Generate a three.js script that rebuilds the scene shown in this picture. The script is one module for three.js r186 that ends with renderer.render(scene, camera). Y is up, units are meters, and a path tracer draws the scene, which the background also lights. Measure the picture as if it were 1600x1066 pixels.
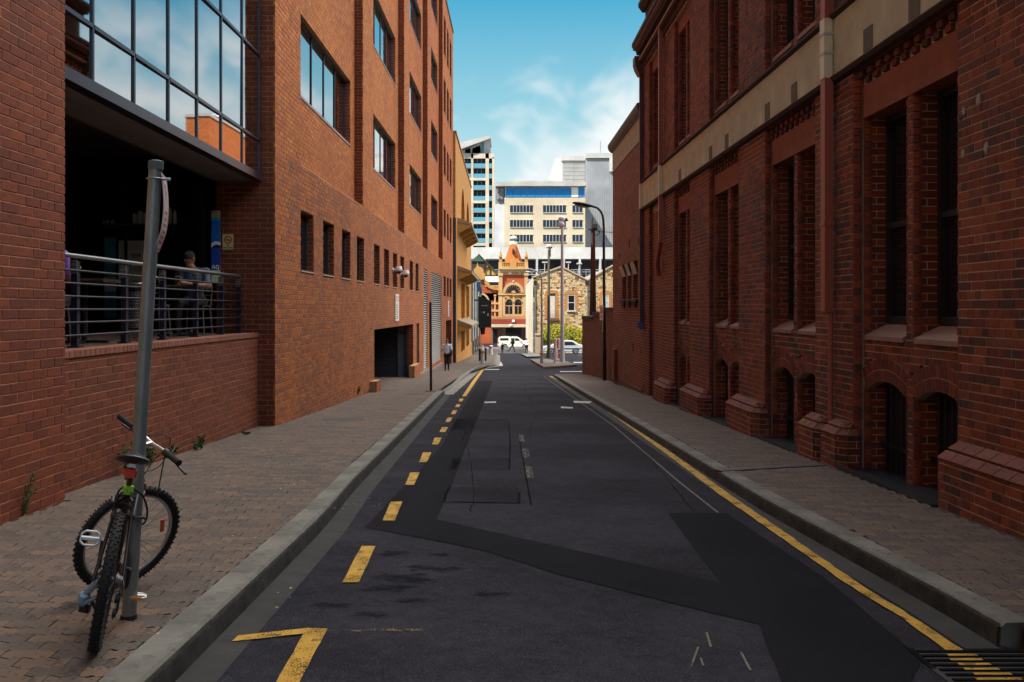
import * as THREE from 'three';
import { mergeGeometries, mergeVertices } from 'three/addons/utils/BufferGeometryUtils.js';
import { MarchingCubes } from 'three/addons/objects/MarchingCubes.js';

// ------------------------------------------------------------------ camera, sky, sun, exposure
const FOC = 1500, CX = 790, CY = 483, EYE = 1.45;           // lens in photo pixels, eye height in metres
const scene = new THREE.Scene();
const camera = new THREE.PerspectiveCamera(2 * Math.atan(533 / FOC) * 180 / Math.PI, 1600 / 1066, 0.1, 2500);
camera.position.set(0, EYE, 0);
camera.lookAt(0, EYE, -10);
camera.setViewOffset(1600, 1066, 10, 50, 1600, 1066);       // shift lens: verticals stay vertical
const renderer = new THREE.WebGLRenderer({ antialias: true });
renderer.toneMapping = THREE.LinearToneMapping;
renderer.toneMappingExposure = 2.85;
renderer.shadowMap.enabled = true;
renderer.shadowMap.type = THREE.PCFSoftShadowMap;

const SUN_AZ = 50 * Math.PI / 180, SUN_EL = 50 * Math.PI / 180;   // from behind the camera and from the left
const sunDir = new THREE.Vector3(-Math.sin(SUN_AZ) * Math.cos(SUN_EL), Math.sin(SUN_EL), Math.cos(SUN_AZ) * Math.cos(SUN_EL));
const sun = new THREE.DirectionalLight(new THREE.Color().setRGB(1, 0.91, 0.78), 2.9);
sun.name = 'sun';
sun.position.copy(sunDir).multiplyScalar(220).add(new THREE.Vector3(0, 0, -80));
sun.target.position.set(0, 0, -80);
sun.castShadow = true;
sun.shadow.mapSize.set(4096, 4096);
Object.assign(sun.shadow.camera, { left: -160, right: 160, top: 160, bottom: -160, near: 1, far: 600 });
sun.shadow.bias = -0.0005;
scene.add(sun, sun.target);

// ------------------------------------------------------------------ random numbers, noise, textures
let seedState = 12345;
function rnd() { seedState = (seedState * 1664525 + 1013904223) >>> 0; return seedState / 4294967296; }
const rr = (a, b) => a + (b - a) * rnd();
function hash3(x, y, z) { let h = (Math.imul(x, 374761393) + Math.imul(y, 668265263) + Math.imul(z, 2147483647)) | 0; h = Math.imul(h ^ (h >>> 13), 1274126177); return ((h ^ (h >>> 16)) >>> 0) / 4294967296; }
const smooth = (t) => t * t * (3 - 2 * t), lerp = (a, b, t) => a + (b - a) * t, clamp = (x, a = 0, b = 1) => Math.min(b, Math.max(a, x));
const step01 = (a, b, x) => smooth(clamp((x - a) / (b - a)));
function pnoise(x, y, period, z = 0) {                       // value noise, tiling after period cells
  const xi = Math.floor(x), yi = Math.floor(y), fx = smooth(x - xi), fy = smooth(y - yi), m = (v) => ((v % period) + period) % period;
  return lerp(lerp(hash3(m(xi), m(yi), z), hash3(m(xi + 1), m(yi), z), fx), lerp(hash3(m(xi), m(yi + 1), z), hash3(m(xi + 1), m(yi + 1), z), fx), fy);
}
function fbm(u, v, cells, oct, z = 0) { let s = 0, a = 0.5, t = 0; for (let i = 0; i < oct; i++) { s += a * pnoise(u * cells, v * cells, cells, z + i * 7); t += a; a *= 0.5; cells *= 2; } return s / t; }
function makeTex(n, fn, srgb = true) {
  const d = new Uint8Array(n * n * 4);
  for (let y = 0; y < n; y++) for (let x = 0; x < n; x++) {
    const c = fn(x / n, y / n, x, y), i = (y * n + x) * 4;
    if (typeof c === 'number') d[i] = d[i + 1] = d[i + 2] = clamp(c) * 255; else { d[i] = clamp(c[0]) * 255; d[i + 1] = clamp(c[1]) * 255; d[i + 2] = clamp(c[2]) * 255; }
    d[i + 3] = 255;
  }
  const t = new THREE.DataTexture(d, n, n);
  t.wrapS = t.wrapT = THREE.RepeatWrapping; t.magFilter = THREE.LinearFilter; t.minFilter = THREE.LinearMipmapLinearFilter; t.generateMipmaps = true;
  if (srgb) t.colorSpace = THREE.SRGBColorSpace;
  t.needsUpdate = true;
  return t;
}
// sky: blue overhead, pale at the horizon, broken cloud
{
  const W = 2048, Hh = 1024, d = new Float32Array(W * Hh * 4);
  const f2 = (x, y, oct, z) => { let s = 0, a = 0.5, t = 0; for (let i = 0; i < oct; i++) { s += a * pnoise(x, y, 4096, z + i); t += a; a *= 0.5; x *= 2.03; y *= 2.03; } return s / t; };
  for (let j = 0; j < Hh; j++) {
    const el = (j + 0.5) / Hh * Math.PI - Math.PI / 2;
    for (let i = 0; i < W; i++) {
      const az = ((i + 0.5) / W - 0.5) * 2 * Math.PI, dx = Math.cos(el) * Math.cos(az), dy = Math.sin(el), dz = Math.cos(el) * Math.sin(az), k = (j * W + i) * 4;
      const e = Math.max(0, dy), keys = [[0, 0.30, 0.325, 0.33], [0.1, 0.255, 0.312, 0.325], [0.2, 0.115, 0.232, 0.275], [0.31, 0.026, 0.150, 0.235], [0.6, 0.013, 0.115, 0.25], [1.01, 0.010, 0.085, 0.22]];
      let kk = 1; while (e > keys[kk][0]) kk++;
      const kt = (e - keys[kk - 1][0]) / (keys[kk][0] - keys[kk - 1][0]);
      let [r, gr, b] = [1, 2, 3].map((q) => lerp(keys[kk - 1][q], keys[kk][q], kt));
      if (dy > 0.01) {
        const q = 1 / (dy + 0.16), cx = dx * q * 3.4 + 20, cz = dz * q * 3.4 + 20, hl = Math.hypot(dx, dz) + 1e-6, away = (dx * 0.77 - dz * 0.64) / hl;   // 1 opposite the sun, where clouds are brightened to light the left facade
        const big = f2(cx * 0.35, cz * 0.35, 4, 11), det = f2(cx * 3.2 + big, cz * 4.2 + big, 6, 31), cover = 0.26 + 0.40 * step01(-0.5, 0.8, away);
        let c = step01(0.98 - cover, 1.22 - cover, big * 0.42 + det * 0.82) * step01(0.35, 0.52, dy) * 0.96;
        let lum = (0.42 + 1.55 * step01(-0.7, 0.9, away)) * (0.62 + 0.62 * det);
        r = lerp(r, lum * 1.06, c); gr = lerp(gr, lum, c); b = lerp(b, lum * 0.92, c);
        const a2 = Math.atan2(dx, -dz), w1 = f2(a2 * 6 + 100.28, dy * 9 + 7.3, 4, 71), w2 = f2(a2 * 13 + dy * 16 + w1 * 3 + 50, dy * 38 - a2 * 9 + w1 * 4 + 90, 6, 91);   // thin fibrous cloud low down
        c = step01(0.72, 1.12, w1 * 0.9 + w2 * 0.78) * step01(0.05, 0.12, dy) * (1 - step01(0.22, 0.33, dy)) * 0.85; lum = 0.325 + 0.05 * w2;
        r = lerp(r, lum, c); gr = lerp(gr, lum, c); b = lerp(b, lum * 0.99, c);
      }
      if (dy < 0) { const t = clamp(-dy * 6); r = lerp(r, 0.12, t); gr = lerp(gr, 0.11, t); b = lerp(b, 0.10, t); }
      d[k] = r; d[k + 1] = gr; d[k + 2] = b; d[k + 3] = 1;
    }
  }
  const sky = new THREE.DataTexture(d, W, Hh, THREE.RGBAFormat, THREE.FloatType);
  sky.mapping = THREE.EquirectangularReflectionMapping; sky.colorSpace = THREE.LinearSRGBColorSpace; sky.magFilter = sky.minFilter = THREE.LinearFilter; sky.needsUpdate = true;
  scene.background = sky; scene.environment = sky;
}

// ------------------------------------------------------------------ building blocks
const V = (x, y, z) => new THREE.Vector3(x, y, z), UPV = V(0, 1, 0);
const gdrop = (D) => D < 80 ? 0.033 * D : D < 150 ? 2.64 + 0.028 * (D - 80) : 4.6;
const gy = (D) => -gdrop(D);                                  // pavement level at distance D
const ROAD = -0.12;
const P = (px, py, D) => V((px - CX) * D / FOC, EYE + (CY - py) * D / FOC, -D);
function G(px, py, off = 0) {                                 // the ground point seen at a pixel
  let lo = 1, hi = 400;
  for (let i = 0; i < 50; i++) { const m = (lo + hi) / 2; if (EYE + (CY - py) * m / FOC > gy(m) + off) lo = m; else hi = m; }
  return V((px - CX) * lo / FOC, gy(lo) + off, -lo);
}
const baseOf = new WeakMap(), used = new Map();
function numbered(name) { const n = used.get(name) ?? 0; used.set(name, n + 1); return n ? name + '_' + String(n).padStart(3, '0') : name; }
function shade(o) { o.traverse((m) => { if (m.isMesh) { m.castShadow = true; m.receiveShadow = true; } }); }
function thing(name, label, category, at, group) {
  const o = new THREE.Group(); o.name = numbered(name); scene.add(o);
  o.position.copy(at.isVector3 ? at : V(...at)); baseOf.set(o, o.position.clone());
  o.userData = { label, category }; if (group) o.userData.group = group;
  return o;
}
function flat(g) { let q = g.index ? g.toNonIndexed() : g; if (!q.attributes.normal) q.computeVertexNormals(); if (!q.attributes.uv) q.setAttribute('uv', new THREE.BufferAttribute(new Float32Array(q.attributes.position.count * 2), 2)); for (const k of Object.keys(q.attributes)) if (!['position', 'normal', 'uv'].includes(k)) q.deleteAttribute(k); return q; }
const merge = (list) => { const l = (Array.isArray(list) ? list : [list]).flat(9).map(flat); return l.length === 1 ? l[0] : mergeGeometries(l); };
function part(parent, name, geoms, mat, label) {              // geometry in world coordinates
  const b = baseOf.get(parent), g = merge(geoms).clone();
  g.translate(-b.x, -b.y, -b.z);
  const m = new THREE.Mesh(g, mat); m.name = name; m.castShadow = m.receiveShadow = true;
  if (label) m.userData.label = label;
  parent.add(m); baseOf.set(m, b);
  return m;
}
function solo(name, geoms, mat, label, category, group) {
  const g = merge(geoms).clone(); g.computeBoundingBox();
  const c = g.boundingBox.getCenter(V(0, 0, 0)); c.y = g.boundingBox.min.y;
  g.translate(-c.x, -c.y, -c.z);
  const m = new THREE.Mesh(g, mat); m.name = numbered(name); m.position.copy(c); m.castShadow = m.receiveShadow = true;
  m.userData = { label, category }; if (group) m.userData.group = group;
  baseOf.set(m, c.clone()); scene.add(m);
  return m;
}
function struct(name, geoms, mat) {
  const m = new THREE.Mesh(merge(geoms), mat); m.name = numbered(name); m.castShadow = m.receiveShadow = true; m.userData.kind = 'structure';
  scene.add(m); baseOf.set(m, V(0, 0, 0)); return m;
}
const box = (x0, x1, y0, y1, z0, z1) => { const g = new THREE.BoxGeometry(Math.abs(x1 - x0), Math.abs(y1 - y0), Math.abs(z1 - z0)); g.translate((x0 + x1) / 2, (y0 + y1) / 2, (z0 + z1) / 2); return boxUV(g); };
function boxUV(g) {                                           // uv in metres by the dominant axis
  const q = g.index ? g.toNonIndexed() : g, p = q.attributes.position, n = q.attributes.normal, uv = new Float32Array(p.count * 2);
  for (let i = 0; i < p.count; i++) {
    const ax = Math.abs(n.getX(i)), ay = Math.abs(n.getY(i)), az = Math.abs(n.getZ(i)), x = p.getX(i), y = p.getY(i), z = p.getZ(i);
    if (ay > ax && ay > az) { uv[2 * i] = x; uv[2 * i + 1] = z; } else if (ax > az) { uv[2 * i] = z; uv[2 * i + 1] = y; } else { uv[2 * i] = x; uv[2 * i + 1] = y; }
  }
  q.setAttribute('uv', new THREE.BufferAttribute(uv, 2)); return q;
}
function cyl(a, b, r0, r1 = r0, seg = 12, open = false) {
  const d = b.clone().sub(a), L = d.length(), g = new THREE.CylinderGeometry(r1, r0, L, seg, 1, open);
  g.translate(0, L / 2, 0); g.applyQuaternion(new THREE.Quaternion().setFromUnitVectors(UPV, d.normalize())); g.translate(a.x, a.y, a.z); return g;
}
const tube = (pts, r, seg = 24, rad = 8, closed = false) => new THREE.TubeGeometry(new THREE.CatmullRomCurve3(pts, closed, 'centripetal'), seg, r, rad, closed);
const ball = (c, r, sx = 1, sy = 1, sz = 1, seg = 14) => { const g = new THREE.SphereGeometry(r, seg, Math.round(seg * 0.7)); g.scale(sx, sy, sz); g.translate(c.x, c.y, c.z); return g; };
function bevelBox(cx, cy, cz, w, h, d, b = 0.01) {            // chamfered box
  const s = new THREE.Shape(), x = w / 2 - b, y = h / 2 - b;
  s.moveTo(-x, -y - 0); s.lineTo(x, -y); s.lineTo(x, y); s.lineTo(-x, y); s.closePath();
  const g = new THREE.ExtrudeGeometry(s, { depth: Math.max(0.0005, d - 2 * b), bevelEnabled: true, bevelThickness: b, bevelSize: b, bevelSegments: 1 });
  g.translate(0, 0, -(d - 2 * b) / 2); g.translate(cx, cy, cz); return boxUV(g);
}
function extrude(pts, depth, bevel = 0) {                     // profile in xy, pushed along z
  const s = new THREE.Shape(pts.map((p) => new THREE.Vector2(p[0], p[1])));
  return new THREE.ExtrudeGeometry(s, { depth, bevelEnabled: bevel > 0, bevelThickness: bevel, bevelSize: bevel, bevelSegments: 1, curveSegments: 8 });
}
// frames: o = point at D 0, height 0 (eye level); d along the wall, n out of it
const frame = (o, d, n) => ({ o, d: d.clone().normalize(), n: n.clone().normalize() });
const FL = frame(V(-4.08, EYE, 0), V(0.01, 0, -1), V(1, 0, 0.01));
const FR = frame(V(4.09, EYE, 0), V(-0.0107, 0, -1), V(-1, 0, 0.0107));
const at = (f, D, h, off = 0) => f.o.clone().addScaledVector(f.d, D).addScaledVector(f.n, off).add(V(0, h, 0));
const jamb = (f, D) => frame(at(f, D, 0, 0), f.n, f.d.clone().negate());      // faces the camera; its D runs outwards
const jambBack = (f, D) => frame(at(f, D, 0, 0), f.n, f.d.clone());
function fbox(f, D0, D1, h0, h1, o0, o1) {
  const g = new THREE.BoxGeometry(Math.abs(D1 - D0), Math.abs(h1 - h0), Math.abs(o1 - o0)), u = new THREE.Vector3().crossVectors(UPV, f.n), c = at(f, (D0 + D1) / 2, (h0 + h1) / 2, (o0 + o1) / 2);
  const q = boxUV(g); q.applyMatrix4(new THREE.Matrix4().makeBasis(u, UPV, f.n).setPosition(c)); return q;
}
function fplane(f, D0, D1, h0, h1, off) {
  const g = new THREE.PlaneGeometry(Math.abs(D1 - D0), Math.abs(h1 - h0)), u = new THREE.Vector3().crossVectors(UPV, f.n);
  g.applyMatrix4(new THREE.Matrix4().makeBasis(u, UPV, f.n).setPosition(at(f, (D0 + D1) / 2, (h0 + h1) / 2, off))); return g;
}
function fprism(f, prof, D0, D1) {                            // profile [off, h], swept along the wall
  const s = new THREE.Shape(prof.map((p) => new THREE.Vector2(p[0], p[1])));
  const g = new THREE.ExtrudeGeometry(s, { depth: Math.abs(D1 - D0), bevelEnabled: false }), q = new THREE.Vector3().crossVectors(f.n, UPV), o = q.dot(f.d) > 0 ? at(f, Math.min(D0, D1), 0) : at(f, Math.max(D0, D1), 0);
  g.applyMatrix4(new THREE.Matrix4().makeBasis(f.n, UPV, q).setPosition(o)); return boxUV(g);
}

// ------------------------------------------------------------------ materials
const lin = (r, g, b) => new THREE.Color().setRGB(r, g, b);
const brickGrain = makeTex(256, (u, v) => { const a = fbm(u, v, 8, 4), b = hash3(Math.floor(u * 256), Math.floor(v * 256), 5), s = fbm(u, v, 40, 2, 90); return 0.80 + 0.20 * a - (s > 0.68 ? 0.20 : 0) + (b - 0.5) * 0.14; });
const fineGrain = makeTex(256, (u, v, x, y) => 0.78 + 0.2 * fbm(u, v, 6, 5) + (hash3(x, y, 2) - 0.5) * 0.12);
const rep = (t, x, y = x) => { const c = t.clone(); c.repeat.set(x, y); c.needsUpdate = true; return c; };
const std = (color, o = {}) => new THREE.MeshStandardMaterial({ color: Array.isArray(color) ? lin(...color) : new THREE.Color(color), roughness: 0.8, ...o });
const rough = (color, o = {}) => std(color, { map: fineGrain, bumpMap: fineGrain, bumpScale: 0.004, roughness: 0.9, ...o });
const M = {
  mortarLight: rough([0.56, 0.32, 0.14]), mortarDark: rough([0.56, 0.42, 0.29]),
  alu: std([0.035, 0.035, 0.045], { roughness: 0.4, metalness: 0.3 }), aluPale: std([0.30, 0.31, 0.34], { roughness: 0.35, metalness: 0.6 }),
  mirror: new THREE.MeshStandardMaterial({ color: lin(0.54, 0.55, 0.56), metalness: 1, roughness: 0.02, name: 'coated glass' }),
  darkGlass: new THREE.MeshPhysicalMaterial({ color: lin(0.012, 0.013, 0.016), roughness: 0.08, specularIntensity: 0.6 }),
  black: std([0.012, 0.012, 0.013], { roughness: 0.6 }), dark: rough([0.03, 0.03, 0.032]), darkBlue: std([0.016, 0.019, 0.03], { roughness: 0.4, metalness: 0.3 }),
  steel: std([0.42, 0.43, 0.44], { roughness: 0.3, metalness: 0.9 }), galv: std([0.36, 0.40, 0.41], { map: rep(fineGrain, 1, 6), roughness: 0.45, metalness: 0.55 }),
  soffit: rough([0.30, 0.28, 0.25]), concrete: rough([0.30, 0.29, 0.27]), white: std([0.78, 0.78, 0.76], { roughness: 0.5 }), offWhite: rough([0.68, 0.66, 0.60]),
  cream: rough([0.54, 0.43, 0.28]), creamPaint: std([0.68, 0.60, 0.43], { roughness: 0.5 }), redPaint: std([0.33, 0.080, 0.050], { roughness: 0.45 }), redPlaster: rough([0.34, 0.092, 0.055]), sillPlaster: rough([0.36, 0.20, 0.16]), rust: rough([0.055, 0.022, 0.016]),
  interior: rough([0.10, 0.088, 0.078]),
};
// ------------------------------------------------------------------ brick, stone and paver pieces
const pieces = new Map();                                     // thing -> pieces waiting to be placed
function brickGeo(variant) {                                  // unit brick, front face at z 0, chamfered edges
  const ix = 0.012, iy = 0.035, iz = 0.10, p = [], q = [[-0.5, -0.5], [0.5, -0.5], [0.5, 0.5], [-0.5, 0.5]], inn = [[-0.5 + ix, -0.5 + iy], [0.5 - ix, -0.5 + iy], [0.5 - ix, 0.5 - iy], [-0.5 + ix, 0.5 - iy]];
  const tri = (...v) => v.forEach((a) => p.push(...a)), quad = (a, b, c, d) => tri(a, b, c, a, c, d);
  quad(...inn.map((a) => [...a, 0]));
  for (let i = 0; i < 4; i++) {
    const j = (i + 1) % 4;
    quad([...q[i], -iz], [...q[j], -iz], [...inn[j], 0], [...inn[i], 0]);
    quad([...q[i], -1], [...q[j], -1], [...q[j], -iz], [...q[i], -iz]);
  }
  const g = new THREE.BufferGeometry(); g.setAttribute('position', new THREE.Float32BufferAttribute(p, 3)); g.computeVertexNormals();
  const uv = []; for (let i = 0; i < p.length; i += 3) uv.push(p[i] * 0.5 + variant * 0.37, p[i + 1] * 0.18 + variant * 0.61 + p[i + 2] * 0.1);
  g.setAttribute('uv', new THREE.Float32BufferAttribute(uv, 2)); return g;
}
function bullGeo() {                                          // quarter-round brick: solid corner between +x and +z, axis y
  const p = [], uv = [], N = 5, tri = (...v) => v.forEach((a) => { p.push(...a); uv.push(Math.atan2(a[2], a[0]) * 0.3, a[1] * 0.18); });
  for (let i = 0; i < N; i++) {
    const a = i / N * Math.PI / 2, b = (i + 1) / N * Math.PI / 2, A = [Math.cos(a), Math.sin(a)], B = [Math.cos(b), Math.sin(b)], k = 0.45;
    tri([A[0], -k, A[1]], [A[0], k, A[1]], [B[0], k, B[1]], [A[0], -k, A[1]], [B[0], k, B[1]], [B[0], -k, B[1]]);
    tri([0, k, 0], [B[0], k, B[1]], [A[0], k, A[1]], [0, -k, 0], [A[0], -k, A[1]], [B[0], -k, B[1]]);
  }
  const g = new THREE.BufferGeometry(); g.setAttribute('position', new THREE.Float32BufferAttribute(p, 3)); g.setAttribute('uv', new THREE.Float32BufferAttribute(uv, 2)); g.computeVertexNormals(); return g;
}
function paverGeo(variant) {                                  // zig-zag paver: unit length along x, unit width along z, top at y 0
  const N = 4, top = [], A = 0.10, w = (s) => (s & 1 ? A : -A);
  for (let i = 0; i <= N; i++) top.push([-0.498 + 0.996 * i / N, 0.448 + w(i)]);
  for (let i = N; i >= 0; i--) top.push([-0.498 + 0.996 * i / N, -0.448 + w(i)]);
  const p = [], n = top.length, inn = top.map(([x, z]) => [x * 0.985, z > 0 ? z - 0.035 : z + 0.035]);
  for (let i = 0; i < N; i++) { const a = inn[i], b = inn[i + 1], c = inn[n - 2 - i], d = inn[n - 1 - i]; p.push(a[0], 0, a[1], b[0], 0, b[1], c[0], 0, c[1], a[0], 0, a[1], c[0], 0, c[1], d[0], 0, d[1]); }
  for (let i = 0; i < n; i++) { const j = (i + 1) % n, a = inn[i], b = inn[j], c = top[j], d = top[i]; p.push(a[0], 0, a[1], d[0], -1, d[1], c[0], -1, c[1], a[0], 0, a[1], c[0], -1, c[1], b[0], 0, b[1]); }
  const g = new THREE.BufferGeometry(); g.setAttribute('position', new THREE.Float32BufferAttribute(p, 3)); g.computeVertexNormals();
  const uv = []; for (let i = 0; i < p.length; i += 3) uv.push(p[i] * 0.3 + variant * 0.31, p[i + 2] * 0.15 + variant * 0.57);
  g.setAttribute('uv', new THREE.Float32BufferAttribute(uv, 2)); return g;
}
const PIECE_GEO = { brick: [0, 1, 2].map(brickGeo), bull: [bullGeo()], paver: [0, 1, 2].map(paverGeo) };
function project(v) { const D = -v.z; return D > 0.3 ? [CX + v.x * FOC / D, CY - (v.y - EYE) * FOC / D, D] : null; }
function piece(owner, kind, m, tone, n, w, h, list = 'brick') {
  if (!pieces.has(owner)) pieces.set(owner, []);
  const c = V(0, 0, 0).setFromMatrixPosition(m), s = project(c);
  let size = 0;
  if (s && s[0] > -20 && s[0] < 1620 && s[1] > -20 && s[1] < 1086) { const view = V(0, EYE, 0).sub(c).normalize(), f = n.dot(view); if (f > 0) size = Math.sqrt(w * h * f) * FOC / s[2]; }
  pieces.get(owner).push({ kind, m, tone, size, list, v: Math.floor(rnd() * PIECE_GEO[kind].length) });
}
function flushPieces(mapTex, roughness = 0.88) {
  const tmp = new THREE.Matrix4();
  for (const [owner, list] of pieces) {
    const b = baseOf.get(owner), pal = owner.palette, cap = owner.cap ?? 300, mats = pal.map((c) => std(c, { map: owner.tex ?? mapTex, bumpMap: owner.tex ?? mapTex, bumpScale: 0.003, roughness }));
    const white = std([1, 1, 1], { map: owner.tex ?? mapTex, bumpMap: owner.tex ?? mapTex, bumpScale: 0.003, roughness });
    list.sort((x, y) => y.size - x.size);
    const single = list.filter((p) => p.size > 4.5).slice(0, cap), rest = list.slice(single.length);
    for (const p of single) {
      const m = new THREE.Mesh(PIECE_GEO[p.kind][p.v], mats[p.tone]); m.name = p.list; m.castShadow = m.receiveShadow = true;
      m.applyMatrix4(tmp.makeTranslation(-b.x, -b.y, -b.z).multiply(p.m)); owner.add(m);
    }
    const bins = new Map();
    for (const p of rest) { const k = p.list + '|' + p.kind + '|' + p.v; if (!bins.has(k)) bins.set(k, []); bins.get(k).push(p); }
    for (const [k, ps] of bins) {
      const [nm, kind, v] = k.split('|'), im = new THREE.InstancedMesh(PIECE_GEO[kind][+v], white, ps.length);
      ps.forEach((p, i) => { im.setMatrixAt(i, tmp.makeTranslation(-b.x, -b.y, -b.z).multiply(p.m)); im.setColorAt(i, lin(...pal[p.tone])); });
      im.name = nm + '_field'; im.userData.kind = 'stuff'; im.castShadow = im.receiveShadow = true; owner.add(im);
    }
    delete owner.palette; delete owner.tex; delete owner.cap;
  }
  pieces.clear();
}
const toneOf = (tones) => tones[Math.floor(rnd() * tones.length)];
// a face of laid bricks with a recessed bed of mortar behind; holes: [D0, D1, h0, h1] or {at: h => [D0, D1] | null}
function brickFace(owner, f, o) {
  const { D0, D1, h0, h1, off = 0, holes = [], course = 0.086, len = 0.25, joint = 0.01, bond = 'stretcher', mortar, depth = 0.03, back = 0.12, jit = 0.003, ground = null } = o;
  const lumOf = (t) => { const c = owner.palette[t]; return c[0] + c[1] + c[2]; }, tones = [...o.tones].sort((p, q) => lumOf(p) - lumOf(q)), patch = rnd() * 50;
  const j0 = Math.floor(h0 / course + 1e-6), j1 = Math.ceil(h1 / course - 1e-6), u = new THREE.Vector3().crossVectors(UPV, f.n), bed = [];
  const M4 = new THREE.Matrix4();
  for (let j = j0; j < j1; j++) {
    const y0 = Math.max(h0, j * course), y1 = Math.min(h1, (j + 1) * course), ym = (y0 + y1) / 2;
    if (y1 - y0 < 0.012) continue;
    let spans = [[D0, D1]];
    for (const H of holes) {
      const r = !Array.isArray(H) ? H.at(ym) : (ym > H[2] - 1e-6 && ym < H[3] + 1e-6 ? [H[0], H[1]] : null);
      if (!r) continue;
      spans = spans.flatMap(([a, b]) => r[1] <= a || r[0] >= b ? [[a, b]] : [[a, r[0]], [r[1], b]].filter((s) => s[1] - s[0] > 0.015));
    }
    const unit = bond === 'english' && (j & 1) ? len / 2 : len, ph = bond === 'english' ? ((j & 1) ? len / 4 : 0) : (j & 1) ? len / 2 : 0;
    for (const [a, b] of spans) {
      bed.push([a, b, y0, y1]);
      const k0 = Math.floor((a - ph) / unit), k1 = Math.ceil((b - ph) / unit);
      for (let k = k0; k < k1; k++) {
        let x0 = Math.max(a, ph + k * unit), x1 = Math.min(b, ph + (k + 1) * unit);
        if (x1 - x0 < 0.03) continue;
        const xm = (x0 + x1) / 2;
        const w = x1 - x0 - joint * ((x0 > a + 1e-6 ? 0.5 : 0) + (x1 < b - 1e-6 ? 0.5 : 0)), sh = ((x0 > a + 1e-6 ? joint / 2 : 0) - (x1 < b - 1e-6 ? joint / 2 : 0)) / 2, c = at(f, xm + sh, ym, off + (rnd() - 0.6) * jit);
        if (ground && c.y + 0.06 < ground(-c.z)) continue;
        M4.makeBasis(u.clone().multiplyScalar(w), V(0, y1 - y0 - joint, 0), f.n.clone().multiplyScalar(depth)).setPosition(c);
        const wx = pnoise(xm * 0.9 + patch, ym * 1.3 + 60, 9999) * 0.6 + pnoise(xm * 0.25 + patch, ym * 0.3 + 30, 9999) * 0.4;   // weathering in patches
        piece(owner, 'brick', M4.clone(), tones[Math.floor(clamp(0.5 + (wx - 0.5) * 0.9 + (rnd() - 0.5) * 0.95, 0, 0.999) * tones.length)], f.n, w, course);
      }
    }
  }
  if (mortar) {                                               // join equal spans of successive courses into slabs
    const runs = new Map(), out = [];
    for (const [a, b, y0, y1] of bed) { const k = a.toFixed(3) + ',' + b.toFixed(3), r = runs.get(k); if (r && Math.abs(r[3] - y0) < 1e-4) r[3] = y1; else { if (r) out.push(r); runs.set(k, [a, b, y0, y1]); } }
    out.push(...runs.values());
    mortar.push(...out.map(([a, b, y0, y1]) => fbox(f, Math.min(a + 0.014, (a + b) / 2 - 0.004), Math.max(b - 0.014, (a + b) / 2 + 0.004), y0, y1, off - 0.005, off - back)));
  }
}
// rounded corner bricks up an arris: c = centre of the quarter round (x, z), ex and ez the two outward directions
function bullnose(owner, c, e1, e2, R, h0, h1, course, tones, f) {
  const j0 = Math.floor(h0 / course + 1e-6), j1 = Math.ceil(h1 / course - 1e-6);
  // geometry spans local +x to +z; keep the frame right-handed: x cross y = z
  let ex = e1, ez = e2; if (new THREE.Vector3().crossVectors(ex, UPV).dot(ez) < 0) { ex = e2; ez = e1; }
  for (let j = j0; j < j1; j++) {
    const y0 = Math.max(h0, j * course), y1 = Math.min(h1, (j + 1) * course); if (y1 - y0 < 0.012) continue;
    const m = new THREE.Matrix4().makeBasis(ex.clone().multiplyScalar(R), V(0, y1 - y0, 0), ez.clone().multiplyScalar(R)).setPosition(c.x, EYE + (y0 + y1) / 2, c.z);
    piece(owner, 'bull', m, toneOf(tones), e1.clone().add(e2).normalize(), R * 1.5, course);
  }
}
// a ring of bricks on edge over an arch: centre (Dc, hc), radii, half angle
function archRing(owner, f, Dc, hc, r0, r1, half, off, tones, mortar, depth = 0.03) {
  const n = Math.max(5, Math.round(2 * half * (r0 + r1) / 2 / 0.075)), u = new THREE.Vector3().crossVectors(UPV, f.n), s = u.dot(f.d) > 0 ? 1 : -1;
  for (let i = 0; i < n; i++) {
    const a = -half + 2 * half * (i + 0.5) / n, rm = (r0 + r1) / 2, c = at(f, Dc + Math.sin(a) * rm * s, hc + Math.cos(a) * rm, off + (rnd() - 0.5) * 0.003);
    const up = V(0, Math.cos(a), 0).addScaledVector(u, Math.sin(a)), side = u.clone().multiplyScalar(Math.cos(a)).add(V(0, -Math.sin(a), 0)), w = 2 * half * rm / n - 0.008;
    piece(owner, 'brick', new THREE.Matrix4().makeBasis(up.multiplyScalar(r1 - r0 - 0.008), side.multiplyScalar(-w), f.n.clone().multiplyScalar(depth)).setPosition(c), toneOf(tones), f.n, w, r1 - r0);
  }
  const N = 14, sh = new THREE.Shape();
  for (let i = 0; i <= N; i++) { const a = -half + 2 * half * i / N; sh[i ? 'lineTo' : 'moveTo'](Math.sin(a) * r1, Math.cos(a) * r1); }
  for (let i = N; i >= 0; i--) { const a = -half + 2 * half * i / N; sh.lineTo(Math.sin(a) * r0, Math.cos(a) * r0); }
  const g = new THREE.ExtrudeGeometry(sh, { depth: 0.1, bevelEnabled: false });
  g.applyMatrix4(new THREE.Matrix4().makeBasis(u, UPV, f.n).setPosition(at(f, Dc, hc, off - 0.105))); mortar.push(g);
}
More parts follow.
